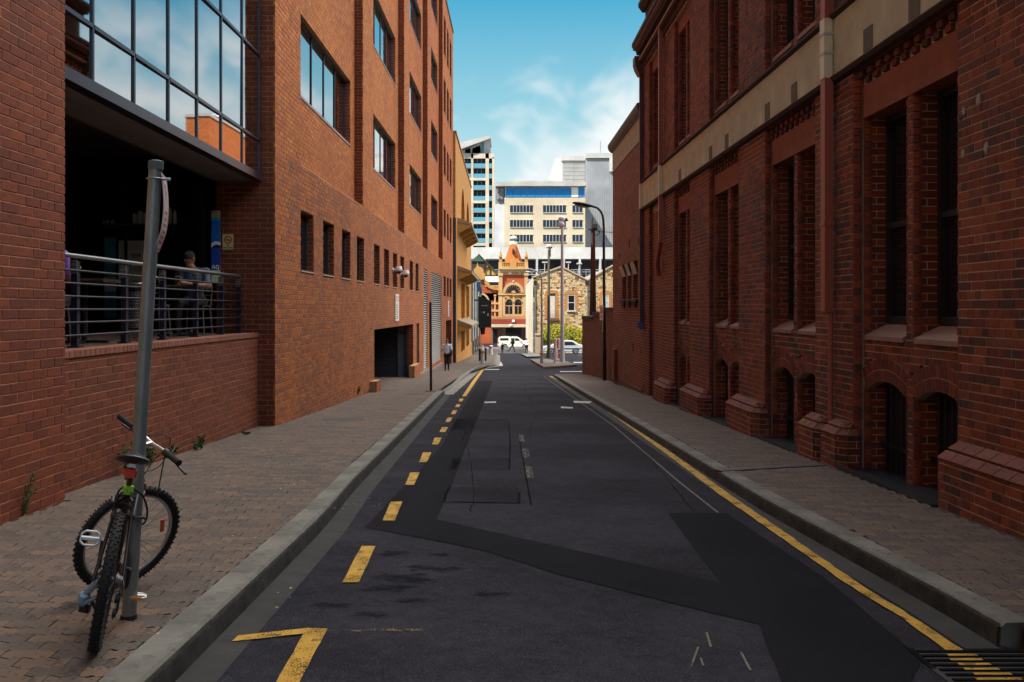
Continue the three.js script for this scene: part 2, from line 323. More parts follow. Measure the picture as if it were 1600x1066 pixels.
// ------------------------------------------------------------------ ground, road, kerbs, footpaths
const asphaltTex = makeTex(2048, (u, v, x, y) => { const a = fbm(u, v, 6, 5), m = fbm(u, v, 60, 3, 33), g = hash3(x >> 1, y >> 1, 3), s = hash3(x >> 2, y >> 2, 9), s2 = hash3(x >> 1, y >> 1, 29); let k = 0.46 + 0.30 * a + 0.16 * (m - 0.5) + (g - 0.5) * 0.30; if (s > 0.980) k += 0.42; if (s2 > 0.994) k += 0.5; if (s < 0.03) k -= 0.16; return [k, k * 0.985, k * 1.02]; });
const patchTex = makeTex(1024, (u, v, x, y) => { const a = fbm(u, v, 5, 5, 50), g = hash3(x >> 1, y >> 1, 13), s = hash3(x >> 1, y >> 1, 19); let k = 0.56 + 0.26 * a + (g - 0.5) * 0.26; if (s > 0.992) k += 0.7; return k; });
const concTex = makeTex(1024, (u, v, x, y) => { const a = fbm(u, v, 4, 6, 60), b = fbm(u, v, 18, 4, 70), g = hash3(x, y, 23); let k = 0.42 + 0.45 * a + (g - 0.5) * 0.22 - (b > 0.60 ? (b - 0.60) * 0.5 : 0); return [k, k * 0.99, k * 0.95]; });
const paintTex = makeTex(512, (u, v, x, y) => { const a = fbm(u, v, 10, 5, 80), g = hash3(x, y, 43); return 0.72 + 0.28 * a + (g - 0.5) * 0.14 - (a > 0.68 ? 0.35 : 0); });
const ga = (tex, color) => new THREE.MeshPhysicalMaterial({ color: lin(...color), map: tex, bumpMap: tex, bumpScale: 0.006, roughness: 1, specularIntensity: 0.22 });
const gm = (tex, color, o = {}) => std(color, { map: tex, bumpMap: tex, bumpScale: 0.004, roughness: 0.92, ...o });
const MG = {
  road: ga(rep(asphaltTex, 0.28), [0.088, 0.090, 0.108]), patch: ga(rep(patchTex, 0.45), [0.022, 0.0225, 0.030]), patchMid: ga(rep(asphaltTex, 0.3), [0.062, 0.062, 0.075]),
  gutter: gm(rep(concTex, 0.7), [0.078, 0.077, 0.082]), kerb: gm(rep(concTex, 0.9), [0.43, 0.42, 0.40]), joint: rough([0.040, 0.032, 0.026]), ground: gm(rep(asphaltTex, 0.3), [0.16, 0.15, 0.14]),
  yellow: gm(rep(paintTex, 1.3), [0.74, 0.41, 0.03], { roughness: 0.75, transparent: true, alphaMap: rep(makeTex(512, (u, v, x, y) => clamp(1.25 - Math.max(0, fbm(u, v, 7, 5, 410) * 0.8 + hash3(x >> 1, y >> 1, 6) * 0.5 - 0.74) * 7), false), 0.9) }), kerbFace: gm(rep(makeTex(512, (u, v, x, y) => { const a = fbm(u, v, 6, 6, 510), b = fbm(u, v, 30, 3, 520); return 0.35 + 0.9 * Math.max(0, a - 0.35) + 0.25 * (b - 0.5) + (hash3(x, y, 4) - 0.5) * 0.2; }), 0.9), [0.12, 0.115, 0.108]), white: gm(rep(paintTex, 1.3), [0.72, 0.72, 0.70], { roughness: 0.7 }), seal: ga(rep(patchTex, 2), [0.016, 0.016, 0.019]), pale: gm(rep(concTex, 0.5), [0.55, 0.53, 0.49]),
};
function sheet(rows, off, close) {                            // rows: [D, x left, x right], level off above the pavement plane
  const p = [], uv = [], idx = [];
  rows.forEach(([D, a, b]) => { p.push(a, gy(D) + off, -D, b, gy(D) + off, -D); uv.push(a, D, b, D); });
  for (let i = 0; i < rows.length - 1; i++) idx.push(2 * i, 2 * i + 1, 2 * i + 2, 2 * i + 1, 2 * i + 3, 2 * i + 2);
  const g = new THREE.BufferGeometry(); g.setAttribute('position', new THREE.Float32BufferAttribute(p, 3)); g.setAttribute('uv', new THREE.Float32BufferAttribute(uv, 2)); g.setIndex(idx); g.computeVertexNormals(); return g;
}
const polyAt = (pl, D) => { if (D <= pl[0][0]) return pl[0][1]; for (let i = 1; i < pl.length; i++) if (D <= pl[i][0]) return lerp(pl[i - 1][1], pl[i][1], (D - pl[i - 1][0]) / (pl[i][0] - pl[i - 1][0])); return pl[pl.length - 1][1]; };
function groundPoly(pix, off, jag = 0) {                      // a flat patch on the ground, from its outline in ground coordinates [x, D]
  let pts = pix;
  if (jag) pts = pix.flatMap((a, i) => { const b = pix[(i + 1) % pix.length], n = Math.max(1, Math.round(Math.hypot(b[0] - a[0], b[1] - a[1]) / 0.12)); return Array.from({ length: n }, (_, k) => [lerp(a[0], b[0], k / n) + (k ? (rnd() - 0.5) * jag : 0), lerp(a[1], b[1], k / n) + (k ? (rnd() - 0.5) * jag : 0)]); });
  const v2 = pts.map((q) => new THREE.Vector2(q[0], -q[1])); if (THREE.ShapeUtils.isClockWise(v2)) { v2.reverse(); }
  const tr = THREE.ShapeUtils.triangulateShape(v2, []), p = [], uv = [];
  for (const t of tr) for (const i of [t[0], t[1], t[2]]) { p.push(v2[i].x, gy(-v2[i].y) + off, v2[i].y); uv.push(v2[i].x, -v2[i].y); }
  for (let i = 0; i < p.length; i += 9) { // faces up
    const a = V(p[i], p[i + 1], p[i + 2]), b = V(p[i + 3], p[i + 4], p[i + 5]), c = V(p[i + 6], p[i + 7], p[i + 8]);
    if (b.clone().sub(a).cross(c.clone().sub(a)).y < 0) { for (let k = 0; k < 3; k++) { const t = p[i + 3 + k]; p[i + 3 + k] = p[i + 6 + k]; p[i + 6 + k] = t; } const j = i / 3 * 2; for (let k = 0; k < 2; k++) { const t = uv[j + 2 + k]; uv[j + 2 + k] = uv[j + 4 + k]; uv[j + 4 + k] = t; } }
  }
  const g = new THREE.BufferGeometry(); g.setAttribute('position', new THREE.Float32BufferAttribute(p, 3)); g.setAttribute('uv', new THREE.Float32BufferAttribute(uv, 2)); g.computeVertexNormals(); return g;
}
const gp = (px, py, off = ROAD) => { const v = G(px, py, off); return [v.x, -v.z]; };
const onRoad = (list, lift, jag) => groundPoly(list.map(([x, y]) => gp(x, y)), ROAD + lift, jag);
const KL = [[-8, -1.56], [8.0, -1.53], [10, -1.60], [28, -1.80]], KR = [[-8, 2.68], [5.6, 2.53], [8.8, 2.38], [20, 2.29], [41, 2.07]];
const Ds = [-10, -4, 0, 4, 8, 9, 10, 14, 20, 28, 36, 41, 60, 80, 100, 120, 150, 200, 400, 1200];
struct('ground', sheet([[-60, -900, 900], [-10, -900, 900], [80, -900, 900], [150, -900, 900], [400, -900, 900], [1500, -900, 900]], -0.30), MG.ground);
struct('road', [sheet(Ds.filter((d) => d <= 41).map((D) => [D, polyAt(KL, D) - 0.05, polyAt(KR, D) + 0.05]), ROAD), sheet([[41, -2.6, 34], [60, -2.6, 34], [80, -2.6, 40], [108, -2.6, 40]], ROAD)], MG.road);
struct('cross_street', sheet([[108, -2.6, 60], [135, -2.6, 60], [135.01, -60, 60], [165, -60, 60]], ROAD), gm(rep(asphaltTex, 0.2), [0.42, 0.40, 0.38]));  // asphalt colour lightened to put sunlight on the far road
// kerb stones: a bevelled section along a polyline, in lengths
function kerbRun(pl, D0, D1, side, w, len, h = 0.118, taper = null) {
  const out = [];
  for (let D = D0; D < D1 - 0.01; D += len) {
    const E = Math.min(D + len - 0.008, D1), xa = polyAt(pl, D), xb = polyAt(pl, E), p = [], uv = [], idx = [], prof = [[0, -0.16], [0.004, -0.02], [0.028, 0.004], [w, 0.006], [w, -0.16]];
    [[D, xa], [E, xb]].forEach(([d, x]) => { let s = 0; const drop = taper ? taper(d) : 0; prof.forEach(([o, y], i) => { const q = prof[Math.max(0, i - 1)]; s += Math.hypot(o - q[0], y - q[1]); p.push(x + side * o, gy(d) + y - (i > 0 && i < 4 ? drop : 0), -d); uv.push(s, d); }); });
    const n = prof.length;
    for (let i = 0; i < n - 1; i++) { const a = i, b = i + 1, c = n + i, e = n + i + 1; if (side < 0) idx.push(a, b, c, b, e, c); else idx.push(a, c, b, b, c, e); }
    idx.push(0, 1, 2, 0, 2, 3, 0, 3, 4, n, n + 2, n + 1, n, n + 3, n + 2, n, n + 4, n + 3);
    const g = new THREE.BufferGeometry(); g.setAttribute('position', new THREE.Float32BufferAttribute(p, 3)); g.setAttribute('uv', new THREE.Float32BufferAttribute(uv, 2)); g.setIndex(idx); const q = g.toNonIndexed(); q.computeVertexNormals(); out.push(q);
  }
  return out;
}
function kerbFace(pl, D0, D1, side, taper = null) {           // kerb face, grime and shade both in its dark colour, 3 mm proud of the stone
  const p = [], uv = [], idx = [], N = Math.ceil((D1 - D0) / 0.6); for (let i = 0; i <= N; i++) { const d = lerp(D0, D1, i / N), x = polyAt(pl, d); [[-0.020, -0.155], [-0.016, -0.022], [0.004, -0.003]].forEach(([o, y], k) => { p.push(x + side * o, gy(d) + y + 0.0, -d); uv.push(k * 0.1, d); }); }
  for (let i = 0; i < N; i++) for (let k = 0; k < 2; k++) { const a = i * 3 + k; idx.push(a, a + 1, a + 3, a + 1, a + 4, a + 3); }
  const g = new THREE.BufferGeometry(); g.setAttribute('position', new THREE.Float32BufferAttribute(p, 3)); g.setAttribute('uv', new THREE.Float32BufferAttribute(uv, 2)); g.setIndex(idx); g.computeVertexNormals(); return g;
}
function kerb(list) { const k = struct('kerb', list[0], MG.kerb); list.slice(1).forEach((g) => part(k, 'kerb_stone', g, MG.kerb)); return k; }
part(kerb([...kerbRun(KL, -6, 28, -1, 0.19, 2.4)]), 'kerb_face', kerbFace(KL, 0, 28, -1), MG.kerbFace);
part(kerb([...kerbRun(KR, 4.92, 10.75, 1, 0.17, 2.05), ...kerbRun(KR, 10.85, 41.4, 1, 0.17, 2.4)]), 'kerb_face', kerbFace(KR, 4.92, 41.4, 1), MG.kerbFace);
const KL2 = [[28, -1.80], [37, -1.72], [52, -1.60], [56, -1.2], [58.5, -0.66], [62, -0.62], [100, -0.86], [124, -0.9]];
kerb([...kerbRun(KL2, 28.1, 38, -1, 0.17, 2.4, 0.118, (d) => d < 37 ? 0.085 : 0.085 * (38 - d)), ...kerbRun(KL2, 38, 124, -1, 0.17, 3)]);
// gutters: a smooth concrete strip along each kerb
struct('gutter', sheet(Ds.filter((d) => d >= -4 && d <= 28).map((D) => [D, polyAt(KL, D) - 0.02, polyAt(KL, D) + 0.21]), ROAD + 0.004), MG.gutter);
struct('gutter', sheet([4.88, 5.6, 8.8, 12, 20, 30, 41].map((D) => [D, polyAt(KR, D) - 0.20, polyAt(KR, D) + 0.02]), ROAD + 0.004), MG.gutter);
struct('gutter', sheet([28, 37, 52, 56, 58.5, 62, 100].map((D) => [D, polyAt(KL2, D) - 0.02, polyAt(KL2, D) + 0.28]), ROAD + 0.004), MG.pale);
// trenches and resurfaced strips
struct('asphalt_patch', onRoad([[570, 825], [688, 700], [722, 640], [748, 595], [770, 595], [752, 640], [720, 720], [706, 760], [682, 812], [1125, 911], [1043, 802], [1135, 802], [1290, 905], [1440, 1030], [1420, 1080], [1225, 1080], [1185, 976], [1110, 958], [870, 898], [760, 862], [640, 838]], 0.004, 0.012), MG.patch);
struct('asphalt_patch', onRoad([[700, 655], [795, 655], [796, 672], [700, 672]], 0.004, 0.01), MG.patchMid);
struct('asphalt_patch', onRoad([[707, 716], [795, 716], [797, 735], [702, 735]], 0.004, 0.01), MG.patchMid);
struct('asphalt_patch', onRoad([[700, 762], [810, 760], [812, 786], [690, 786]], 0.004, 0.01), MG.patchMid);
// dark seams
const seam = (pts, w) => { const q = pts.map(([x, y]) => gp(x, y)), out = []; for (let i = 0; i < q.length - 1; i++) { const [a, b] = [q[i], q[i + 1]], L = Math.hypot(b[0] - a[0], b[1] - a[1]), nx = -(b[1] - a[1]) / L * w / 2, nd = (b[0] - a[0]) / L * w / 2; out.push(groundPoly([[a[0] + nx, a[1] + nd], [b[0] + nx, b[1] + nd], [b[0] - nx, b[1] - nd], [a[0] - nx, a[1] - nd]], ROAD + 0.0062)); } return out; };
const crack = (pts) => { const q = []; for (let i = 0; i < pts.length - 1; i++) for (let k = 0; k < 9; k++) q.push([lerp(pts[i][0], pts[i + 1][0], k / 9) + rr(-1, 1) * 3, lerp(pts[i][1], pts[i + 1][1], k / 9) + rr(-1, 1) * 1.2]); q.push(pts[pts.length - 1]); return q.slice(1).flatMap((p, i) => rnd() < 0.12 ? [] : seam([q[i], p], rr(0.006, 0.013))); };
struct('road_seam', [seam([[690, 621], [800, 619], [905, 622]], 0.07), seam([[712, 655], [742, 655]], 0.05), seam([[706, 785], [811, 787], [811, 770]], 0.03), seam([[760, 595], [752, 622], [735, 655], [722, 690]], 0.03), seam([[795, 660], [797, 690], [796, 735]], 0.025), seam([[812, 690], [822, 745], [830, 790]], 0.02), crack([[690, 676], [905, 672]]), crack([[684, 722], [800, 718]]), crack([[735, 655], [728, 700], [742, 760], [736, 800]]), crack([[1000, 700], [1060, 770], [1085, 800]]), crack([[820, 600], [835, 650], [828, 690]])], MG.seal);
{ // oil stains: ragged, thinning out at their rims
  const al = makeTex(256, (u, v) => { const x = u - 0.5, y = v - 0.5, a = fbm(u, v, 5, 5, 210), d = Math.hypot(x, y) * 2; return clamp((0.78 - d + (a - 0.5) * 1.3) * 1.6) * (0.30 + 0.45 * fbm(u, v, 24, 3, 230)); }, false);
  const q = [[610, 866, 0.16, 0.14], [640, 905, 0.30, 0.2], [655, 888, 0.18, 0.14], [612, 920, 0.26, 0.12], [640, 940, 0.16, 0.08], [583, 962, 0.17, 0.09], [515, 946, 0.18, 0.09], [700, 890, 0.16, 0.12], [760, 930, 0.18, 0.08], [690, 868, 0.12, 0.08]].map(([px, py, rx, rz], i) => { const [x, d] = gp(px, py), g = groundPoly([[x - rx, d - rz], [x + rx, d - rz], [x + rx, d + rz], [x - rx, d + rz]], ROAD + 0.0045), p = g.attributes.position, uv = g.attributes.uv; for (let k = 0; k < p.count; k++) { let a = (p.getX(k) - x) / rx / 2 + 0.5, c = (-p.getZ(k) - d) / rz / 2 + 0.5; if (i & 1) a = 1 - a; if (i & 2) c = 1 - c; uv.setXY(k, i & 4 ? c : a, i & 4 ? a : c); } return g; });
  struct('oil_stain', q, new THREE.MeshPhysicalMaterial({ color: lin(0.012, 0.012, 0.015), roughness: 1, specularIntensity: 0.1, transparent: true, alphaMap: al }));
}
// painted lines
struct('yellow_line', [
  [[362, 1005], [372, 996], [480, 984], [512, 985], [466, 1072], [430, 1072], [474, 993], [410, 1000]], [[565, 855], [587, 855], [561, 912], [535, 912]], [[610, 786], [629, 785], [617, 815], [598, 815]], [[641, 740], [656, 739], [647, 759], [633, 759]], [[661, 708], [674, 708], [667, 723], [655, 723]], [[679, 685], [690, 685], [684.5, 695.5], [675, 695.5]], [[690.5, 668.5], [700, 668.5], [695.5, 676], [686.5, 676]], [[699.5, 653.5], [707, 653.5], [703, 660], [696, 660]], [[707.5, 642], [714.5, 642], [711, 648], [704.5, 648]], [[713.5, 632.5], [719.5, 632.5], [717, 637], [711, 637]], [[718.5, 623.5], [724.5, 623.5], [722, 628], [716.5, 628]],
].map((q) => onRoad(q, 0.0095, 0.006)).concat([groundPoly([gp(722, 620), gp(728, 620), gp(744, 596), gp(753, 583), gp(759, 572.5), gp(756, 572.5), gp(748, 583), gp(738, 596)], ROAD + 0.0095), groundPoly([[...gp(862, 588)], [...gp(905, 606.5)], [...gp(960, 645)], [...gp(1060, 716)], [...gp(1145, 777)], [...gp(1345, 916)], [...gp(1440, 975)], [...gp(1506, 1019)], [...gp(1480, 1020)], [...gp(1412, 969)], [...gp(1318, 911)], [...gp(1130, 778)], [...gp(1050, 717)], [...gp(953, 646)], [...gp(900, 607)], [...gp(857, 588)]], ROAD + 0.0095, 0.012)]), MG.yellow);
struct('white_mark', [[[757, 628.5], [775, 628], [775, 630], [757, 630.5]], [[876, 636], [895, 637], [895, 639], [877, 638.5]], [[896, 627], [925, 628], [921, 631], [897, 630]], [[780, 572], [786, 572], [783, 566], [780, 566]], [[757, 577.5], [780, 577], [780, 578.2], [757, 578.5]], [[875, 580.5], [912, 580.3], [912, 581.3], [875, 581.5]], [[896, 566], [914, 566], [914, 567.5], [896, 567.5]]].map((q) => onRoad(q, 0.0095, 0)), MG.white);
struct('faded_line', [seam([[849, 588], [905, 628], [960, 667], [1060, 753], [1122, 802]], 0.022), seam([[1104, 990], [1111, 1013]], 0.012), seam([[1091, 1013], [1080, 1044]], 0.010), seam([[1095, 1030], [1099, 1042]], 0.010), seam([[1158, 1021], [1173, 1050]], 0.012)].flat(), gm(rep(paintTex, 2), [0.24, 0.21, 0.17]));
{ // remains of old paint, worn through to the stone
  const al = makeTex(256, (u, v, x, y) => clamp((fbm(u, v, 20, 4, 310) * 0.7 + hash3(x >> 1, y >> 1, 8) * 0.45 - 0.60) * 4) * 0.8, false);
  const quad = (x0, y0, x1, y1) => { const a = gp(x0, y0), b = gp(x1, y1); return groundPoly([[a[0], a[1]], [b[0], a[1]], [b[0], b[1]], [a[0], b[1]]], ROAD + 0.0092); };
  struct('worn_paint', [quad(811, 680, 820, 691), quad(815, 702, 828, 716), quad(820, 730, 834, 748)], std([0.36, 0.34, 0.30], { roughness: 0.9, transparent: true, alphaMap: rep(al, 2.2) }));
  struct('worn_yellow_line', [quad(515, 985.5, 662, 989)], std([0.34, 0.22, 0.07], { roughness: 0.9, transparent: true, alphaMap: rep(al, 1.3) }));
}
// footpaths of zig-zag pavers
const paverTones = [[0.162, 0.112, 0.082], [0.138, 0.100, 0.078], [0.178, 0.120, 0.085], [0.118, 0.090, 0.074], [0.150, 0.110, 0.088], [0.194, 0.128, 0.088], [0.130, 0.104, 0.088]];
function footpath(xl, xr, D0, D1, xb, Dend) {
  const f = struct('footpath', sheet([D0, 0, 4, 8, 12, 18, 24, 30, 41, 60, 80, 110, 124].filter((d) => d >= D0 && d <= Dend).map((D) => [D, xb[0](D), xb[1](D)]), -0.012), MG.joint);
  f.palette = paverTones;
  const W = 0.118, L = 0.232, up = V(0, 1, 0.033).normalize(), fw = new THREE.Vector3().crossVectors(V(1, 0, 0), up).normalize();
  let row = 0;
  for (let D = D0; D < D1; D += W, row++) {
    const a = xl(D), b = xr(D), k0 = Math.floor((a - (row & 1 ? L / 2 : 0)) / L);
    for (let x = k0 * L + (row & 1 ? L / 2 : 0); x < b; x += L) {
      const x0 = Math.max(a, x), x1 = Math.min(b, x + L); if (x1 - x0 < 0.05) continue;
      const c = V((x0 + x1) / 2, gy(D + W / 2) + (rnd() - 0.5) * 0.004, -(D + W / 2)), tilt = (rnd() - 0.5) * 0.02;
      const ux = V(1, tilt, 0).normalize(), m = new THREE.Matrix4().makeBasis(ux.clone().multiplyScalar(x1 - x0), up.clone().multiplyScalar(0.05), fw.clone().multiplyScalar(W)).setPosition(c);
      const t = fbm(x / 40, D / 40, 30, 3, 400);
      piece(f, 'paver', m, Math.floor(clamp(t * 0.8 + 0.1 + (rnd() - 0.5) * 0.6, 0, 0.999) * 7), up, L, W * 2, 'paver');
    }
  }
  return f;
}
const wallL = (D) => D < 8.7 ? -4.08 + 0.01 * D : D < 16.3 ? -4.2 : D < 27.8 || D > 38.4 ? -4.08 + 0.01 * D : -5.3;
footpath((D) => wallL(D) + 0.02, (D) => polyAt(D < 28 ? KL : KL2, D) - 0.19, 3.2, 62, [(D) => wallL(D) - 0.3, (D) => polyAt(D < 28 ? KL : KL2, D) - 0.15], 124);
footpath((D) => polyAt(KR, D) + 0.17, (D) => D > 33.5 ? 4.2 - 0.0107 * D : 3.74, 3.6, 41.4, [(D) => polyAt(KR, D) + 0.13, () => 4.6], 41);
// the far footpath is one paved sheet
struct('footpath', sheet([[61.9, -4, -0.78], [80, -4, -0.82], [100, -4, -1.0], [124, -4, -1.05]], 0.0), gm(rep(concTex, 0.4), [0.30, 0.24, 0.19]));
// ------------------------------------------------------------------ left: the brick office building
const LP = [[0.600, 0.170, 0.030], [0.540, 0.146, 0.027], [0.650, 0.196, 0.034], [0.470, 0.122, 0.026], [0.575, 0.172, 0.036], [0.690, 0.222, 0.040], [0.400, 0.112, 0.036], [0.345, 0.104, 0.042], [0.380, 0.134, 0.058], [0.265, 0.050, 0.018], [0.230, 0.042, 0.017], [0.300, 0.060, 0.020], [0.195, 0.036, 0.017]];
const LT = [0, 0, 1, 1, 2, 3, 4, 5], LTlow = [0, 1, 3, 4, 6, 6, 7, 1], LTshade = [9, 9, 10, 10, 11, 12];  // last tones put shade into the brick of near and camera-facing faces
const office = thing('office_building', 'long orange brick office building with piers and mirrored windows along the left of the street', 'building', [-4.0, gy(8), -8]);
office.palette = LP;
{
  const B = office, mo = [], hTop = 22.5, hRoof = 18.1;
  // near pier, ends at D 8.70
  brickFace(B, FL, { D0: 6.4, D1: 8.7, h0: -1.85, h1: 8, tones: LTshade, mortar: mo, ground: gy });
  mo.push(fbox(FL, -18, 6.4, -2, hTop, 0, -0.12), fbox(FL, 6.4, 8.7, 8, hTop, 0, -0.12));
  // cross wall that faces the camera at the far end of the terrace
  const FC = jamb(FL, 16.3);
  brickFace(B, FC, { D0: -1.0, D1: 0, h0: -2.2, h1: 8.6, tones: LTshade, mortar: mo, ground: gy });
  mo.push(fbox(FC, -1.0, 0, 8.6, hTop, 0, -0.12));
  // slits of the ground floor, garage, louvres and doors cut the lower zone
  const slits = [[18.27, 19.43], [20.4, 21.6], [22.6, 23.75], [24.75, 25.9], [27.75, 28.9], [29.9, 31.05], [32.05, 33.2], [34.1, 35.25], [37.15, 38.3], [39.3, 40.5], [54.8, 56.4], [57.4, 58.9], [59.8, 61.4]];
  const SH = [0.73, 1.91], garage = [27.8, 38.4, -4, -0.602], slot = [39.7, 40.8, -4, -0.60], louv = [[42.8, 44.6, -2.72, 1.80], [46.7, 53.0, -2.75, 1.80]], door = [56.6, 61.5, -4, -0.70];
  const Z = 2.752;
  const holesLow = [...slits.map((s) => [s[0], s[1], ...SH]), garage, slot, ...louv, door];
  brickFace(B, FL, { D0: 16.3, D1: 63, h0: -3.6, h1: Z, holes: holesLow, tones: LTlow, mortar: mo, ground: gy });
  // upper zone: piers forward, window panels set back 0.22
  const panels = [[18.27, 25.7], [27.6, 35.3], [37.1, 44.7], [46.6, 54.0]], levels = [[4.26, 5.96], [8.02, 9.72], [11.78, 13.48], [15.54, 17.24]], endLevels = [[4.15, 5.80], [7.70, 9.50], [11.30, 13.30], [14.60, 16.90]], winLen = [6.75, 6.85, 6.8, 6.5];
  const piersUp = [[16.3, 18.27], [25.7, 27.6], [35.3, 37.1], [44.7, 46.6]];
  const holesHi = [];
  for (const [a, b] of [[54.8, 56.4], [57.4, 58.9], [59.8, 61.4]]) for (const [h0, h1] of endLevels) holesHi.push([a, b, h0, h1]);
  for (const [a, b] of piersUp) brickFace(B, FL, { D0: a, D1: b, h0: Z, h1: hRoof, tones: LT, mortar: mo });
  brickFace(B, FL, { D0: 54, D1: 63, h0: Z, h1: hRoof, holes: holesHi, tones: LT, mortar: mo });
  panels.forEach(([a, b], i) => {
    brickFace(B, FL, { D0: a, D1: b, h0: Z, h1: hRoof, off: -0.22, tones: LT, mortar: mo, holes: levels.map(([h0, h1]) => [a, a + winLen[i], h0, h1]) });
    brickFace(B, jamb(FL, b), { D0: -0.22, D1: 0, h0: Z, h1: hRoof, tones: LTshade, mortar: mo, back: 0.05 });
    mo.push(fprism(FL, [[-0.26, Z - 0.002], [-0.01, Z - 0.002], [-0.012, Z + 0.012], [-0.22, Z + 0.11], [-0.26, Z + 0.11]], a, b));
  });
  // added unseen storey over the near half, tall enough to shade the warehouse, and parapet
  mo.push(fbox(FL, 16.4, 46, hRoof, hTop, -0.3, -0.45));
  const bodyMat = rough([0.20, 0.075, 0.045]);
  const body = [fbox(FL, -18, 8.62, -3, hTop - 0.05, -0.125, -13), fbox(FL, 8.62, 16.35, 8.6, hTop - 0.05, -0.5, -13), fbox(FL, 17.4, 62.9, -4, hRoof - 0.05, -2.4, -13), fbox(FL, 16.4, 46, hRoof, hTop - 0.02, -0.46, -13), fbox(FL, 16.3, 63, hRoof - 0.05, hRoof + 0.03, -0.3, -13), fbox(FL, 16.45, 17.45, 3.2, hRoof - 0.05, -1.1, -13), fbox(FL, 16.45, 17.45, -4, 3.2, -0.96, -1.0), fbox(FL, 62.9, 63, -5, hRoof, 0, -13), fbox(FL, 8.6, 17.4, 2.86, 3.2, -1.2, -13), fbox(FL, 8.62, 17.4, 3.2, 8.6, -5.0, -13)];
  part(B, 'wall_core', body, bodyMat);
  part(B, 'roof_coping', [fbox(FL, 46, 63.05, hRoof, hRoof + 0.12, 0.05, -0.4), fbox(FL, 16.3, 46, hRoof, hRoof + 0.12, 0.05, -0.29)], M.alu);
  part(B, 'mortar', mo, M.mortarLight);
  // slit windows: brick reveals on the far side, glass, thin frame, sill
  const slitWin = (a, b, h0, h1, depth) => {
    const m2 = [];
    brickFace(B, jamb(FL, b), { D0: -depth, D1: 0, h0, h1, tones: LTshade, mortar: m2, back: 0.04 });
    m2.push(fbox(FL, a - 0.04, a, h0, h1, -0.01, -depth), fbox(FL, a, b, h1, h1 + 0.04, -0.01, -depth - 0.02));
    part(B, 'reveal', m2, M.mortarDark);
    const w = part(B, 'window', [fbox(FL, a, a + 0.05, h0, h1, -depth + 0.03, -depth - 0.02), fbox(FL, b - 0.05, b, h0, h1, -depth + 0.03, -depth - 0.02), fbox(FL, a + 0.05, b - 0.05, h1 - 0.05, h1, -depth + 0.03, -depth - 0.02), fbox(FL, a + 0.05, b - 0.05, h0, h0 + 0.05, -depth + 0.03, -depth - 0.02)], M.alu);
    part(w, 'pane', fbox(FL, a + 0.02, b - 0.02, h0 + 0.02, h1 - 0.02, -depth, -depth - 0.01), M.darkGlass);
    part(w, 'sill', fbox(FL, a, b, h0 - 0.02, h0 + 0.012, 0.012, -depth + 0.02), M.mortarDark);
  };
  slits.forEach(([a, b], i) => slitWin(a, b, SH[0], SH[1], i < 4 ? 0.16 : 0.2));
  for (const [a, b] of [[54.8, 56.4], [57.4, 58.9], [59.8, 61.4]]) for (const [h0, h1] of endLevels) slitWin(a, b, h0, h1, 0.22);
  // large windows of five panes
  panels.forEach(([a], i) => levels.forEach(([h0, h1], lv) => {
    const b = a + winLen[i], o = -0.22, dp = 0.17, m2 = [];
    brickFace(B, jamb(FL, b), { D0: o - dp, D1: o, h0, h1, tones: LTshade, mortar: m2, back: 0.04 });
    m2.push(fbox(FL, a, b, h1, h1 + 0.04, o - 0.01, o - dp - 0.06), fbox(FL, a - 0.05, a, h0, h1, o - 0.01, o - dp - 0.06));
    part(B, 'reveal', m2, M.mortarDark);
    const bars = [fbox(FL, a, b, h0, h0 + 0.07, o - dp + 0.07, o - dp - 0.02), fbox(FL, a, b, h1 - 0.06, h1, o - dp + 0.07, o - dp - 0.02)];
    for (let k = 0; k <= 5; k++) { const x = clamp(a + (b - a) * k / 5, a + 0.022, b - 0.022); bars.push(fbox(FL, x - 0.022, x + 0.022, h0 + 0.07, h1 - 0.06, o - dp + 0.025, o - dp - 0.02)); }
    const w = part(B, 'window', bars, M.alu);
    for (let k = 0; k < 5; k++) part(w, 'pane', fbox(FL, a + (b - a) * k / 5 + 0.02, a + (b - a) * (k + 1) / 5 - 0.02, h0 + 0.05, h1 - 0.04, o - dp + 0.002 * (k % 3), o - dp - 0.012), M.mirror);
    part(w, 'sill', fbox(FL, a, b, h0 - 0.03, h0 + 0.004, o + 0.015, o - dp + 0.06), M.aluPale);
  }));
  // garage recess: dark walls, a shutter of slats across its far end
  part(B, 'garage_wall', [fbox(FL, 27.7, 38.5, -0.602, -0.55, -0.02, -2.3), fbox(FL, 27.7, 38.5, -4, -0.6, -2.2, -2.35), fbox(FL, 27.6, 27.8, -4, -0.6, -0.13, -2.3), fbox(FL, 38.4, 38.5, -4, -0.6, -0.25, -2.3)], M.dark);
  { const m2 = []; brickFace(B, jamb(FL, 38.4), { D0: -0.24, D1: 0, h0: -3.1, h1: -0.602, tones: LTshade, mortar: m2, back: 0.05 }); part(B, 'reveal', m2, M.mortarDark); }
  const FG = jamb(FL, 38.36), sh = part(B, 'roller_shutter', fbox(FG, -2.05, -0.62, -4, -0.6, -0.03, -0.06), M.black);
  for (let k = 0; k < 22; k++) part(sh, 'slat', fprism(FG, [[0, -2.9 + k * 0.105], [0.03, -2.87 + k * 0.105], [0.012, -2.80 + k * 0.105], [-0.02, -2.80 + k * 0.105], [-0.02, -2.9 + k * 0.105]], -2.03, -0.66), std([0.075, 0.072, 0.085], { roughness: 0.4, metalness: 0.4 }));
  part(sh, 'shutter_frame', [fbox(FG, -0.68, -0.60, -4, -0.62, 0.05, -0.02), fbox(FG, -0.32, -0.25, -4, -0.62, 0.05, -0.02), fbox(FG, -0.6, -0.32, -0.95, -0.91, 0.03, -0.01)], M.alu);
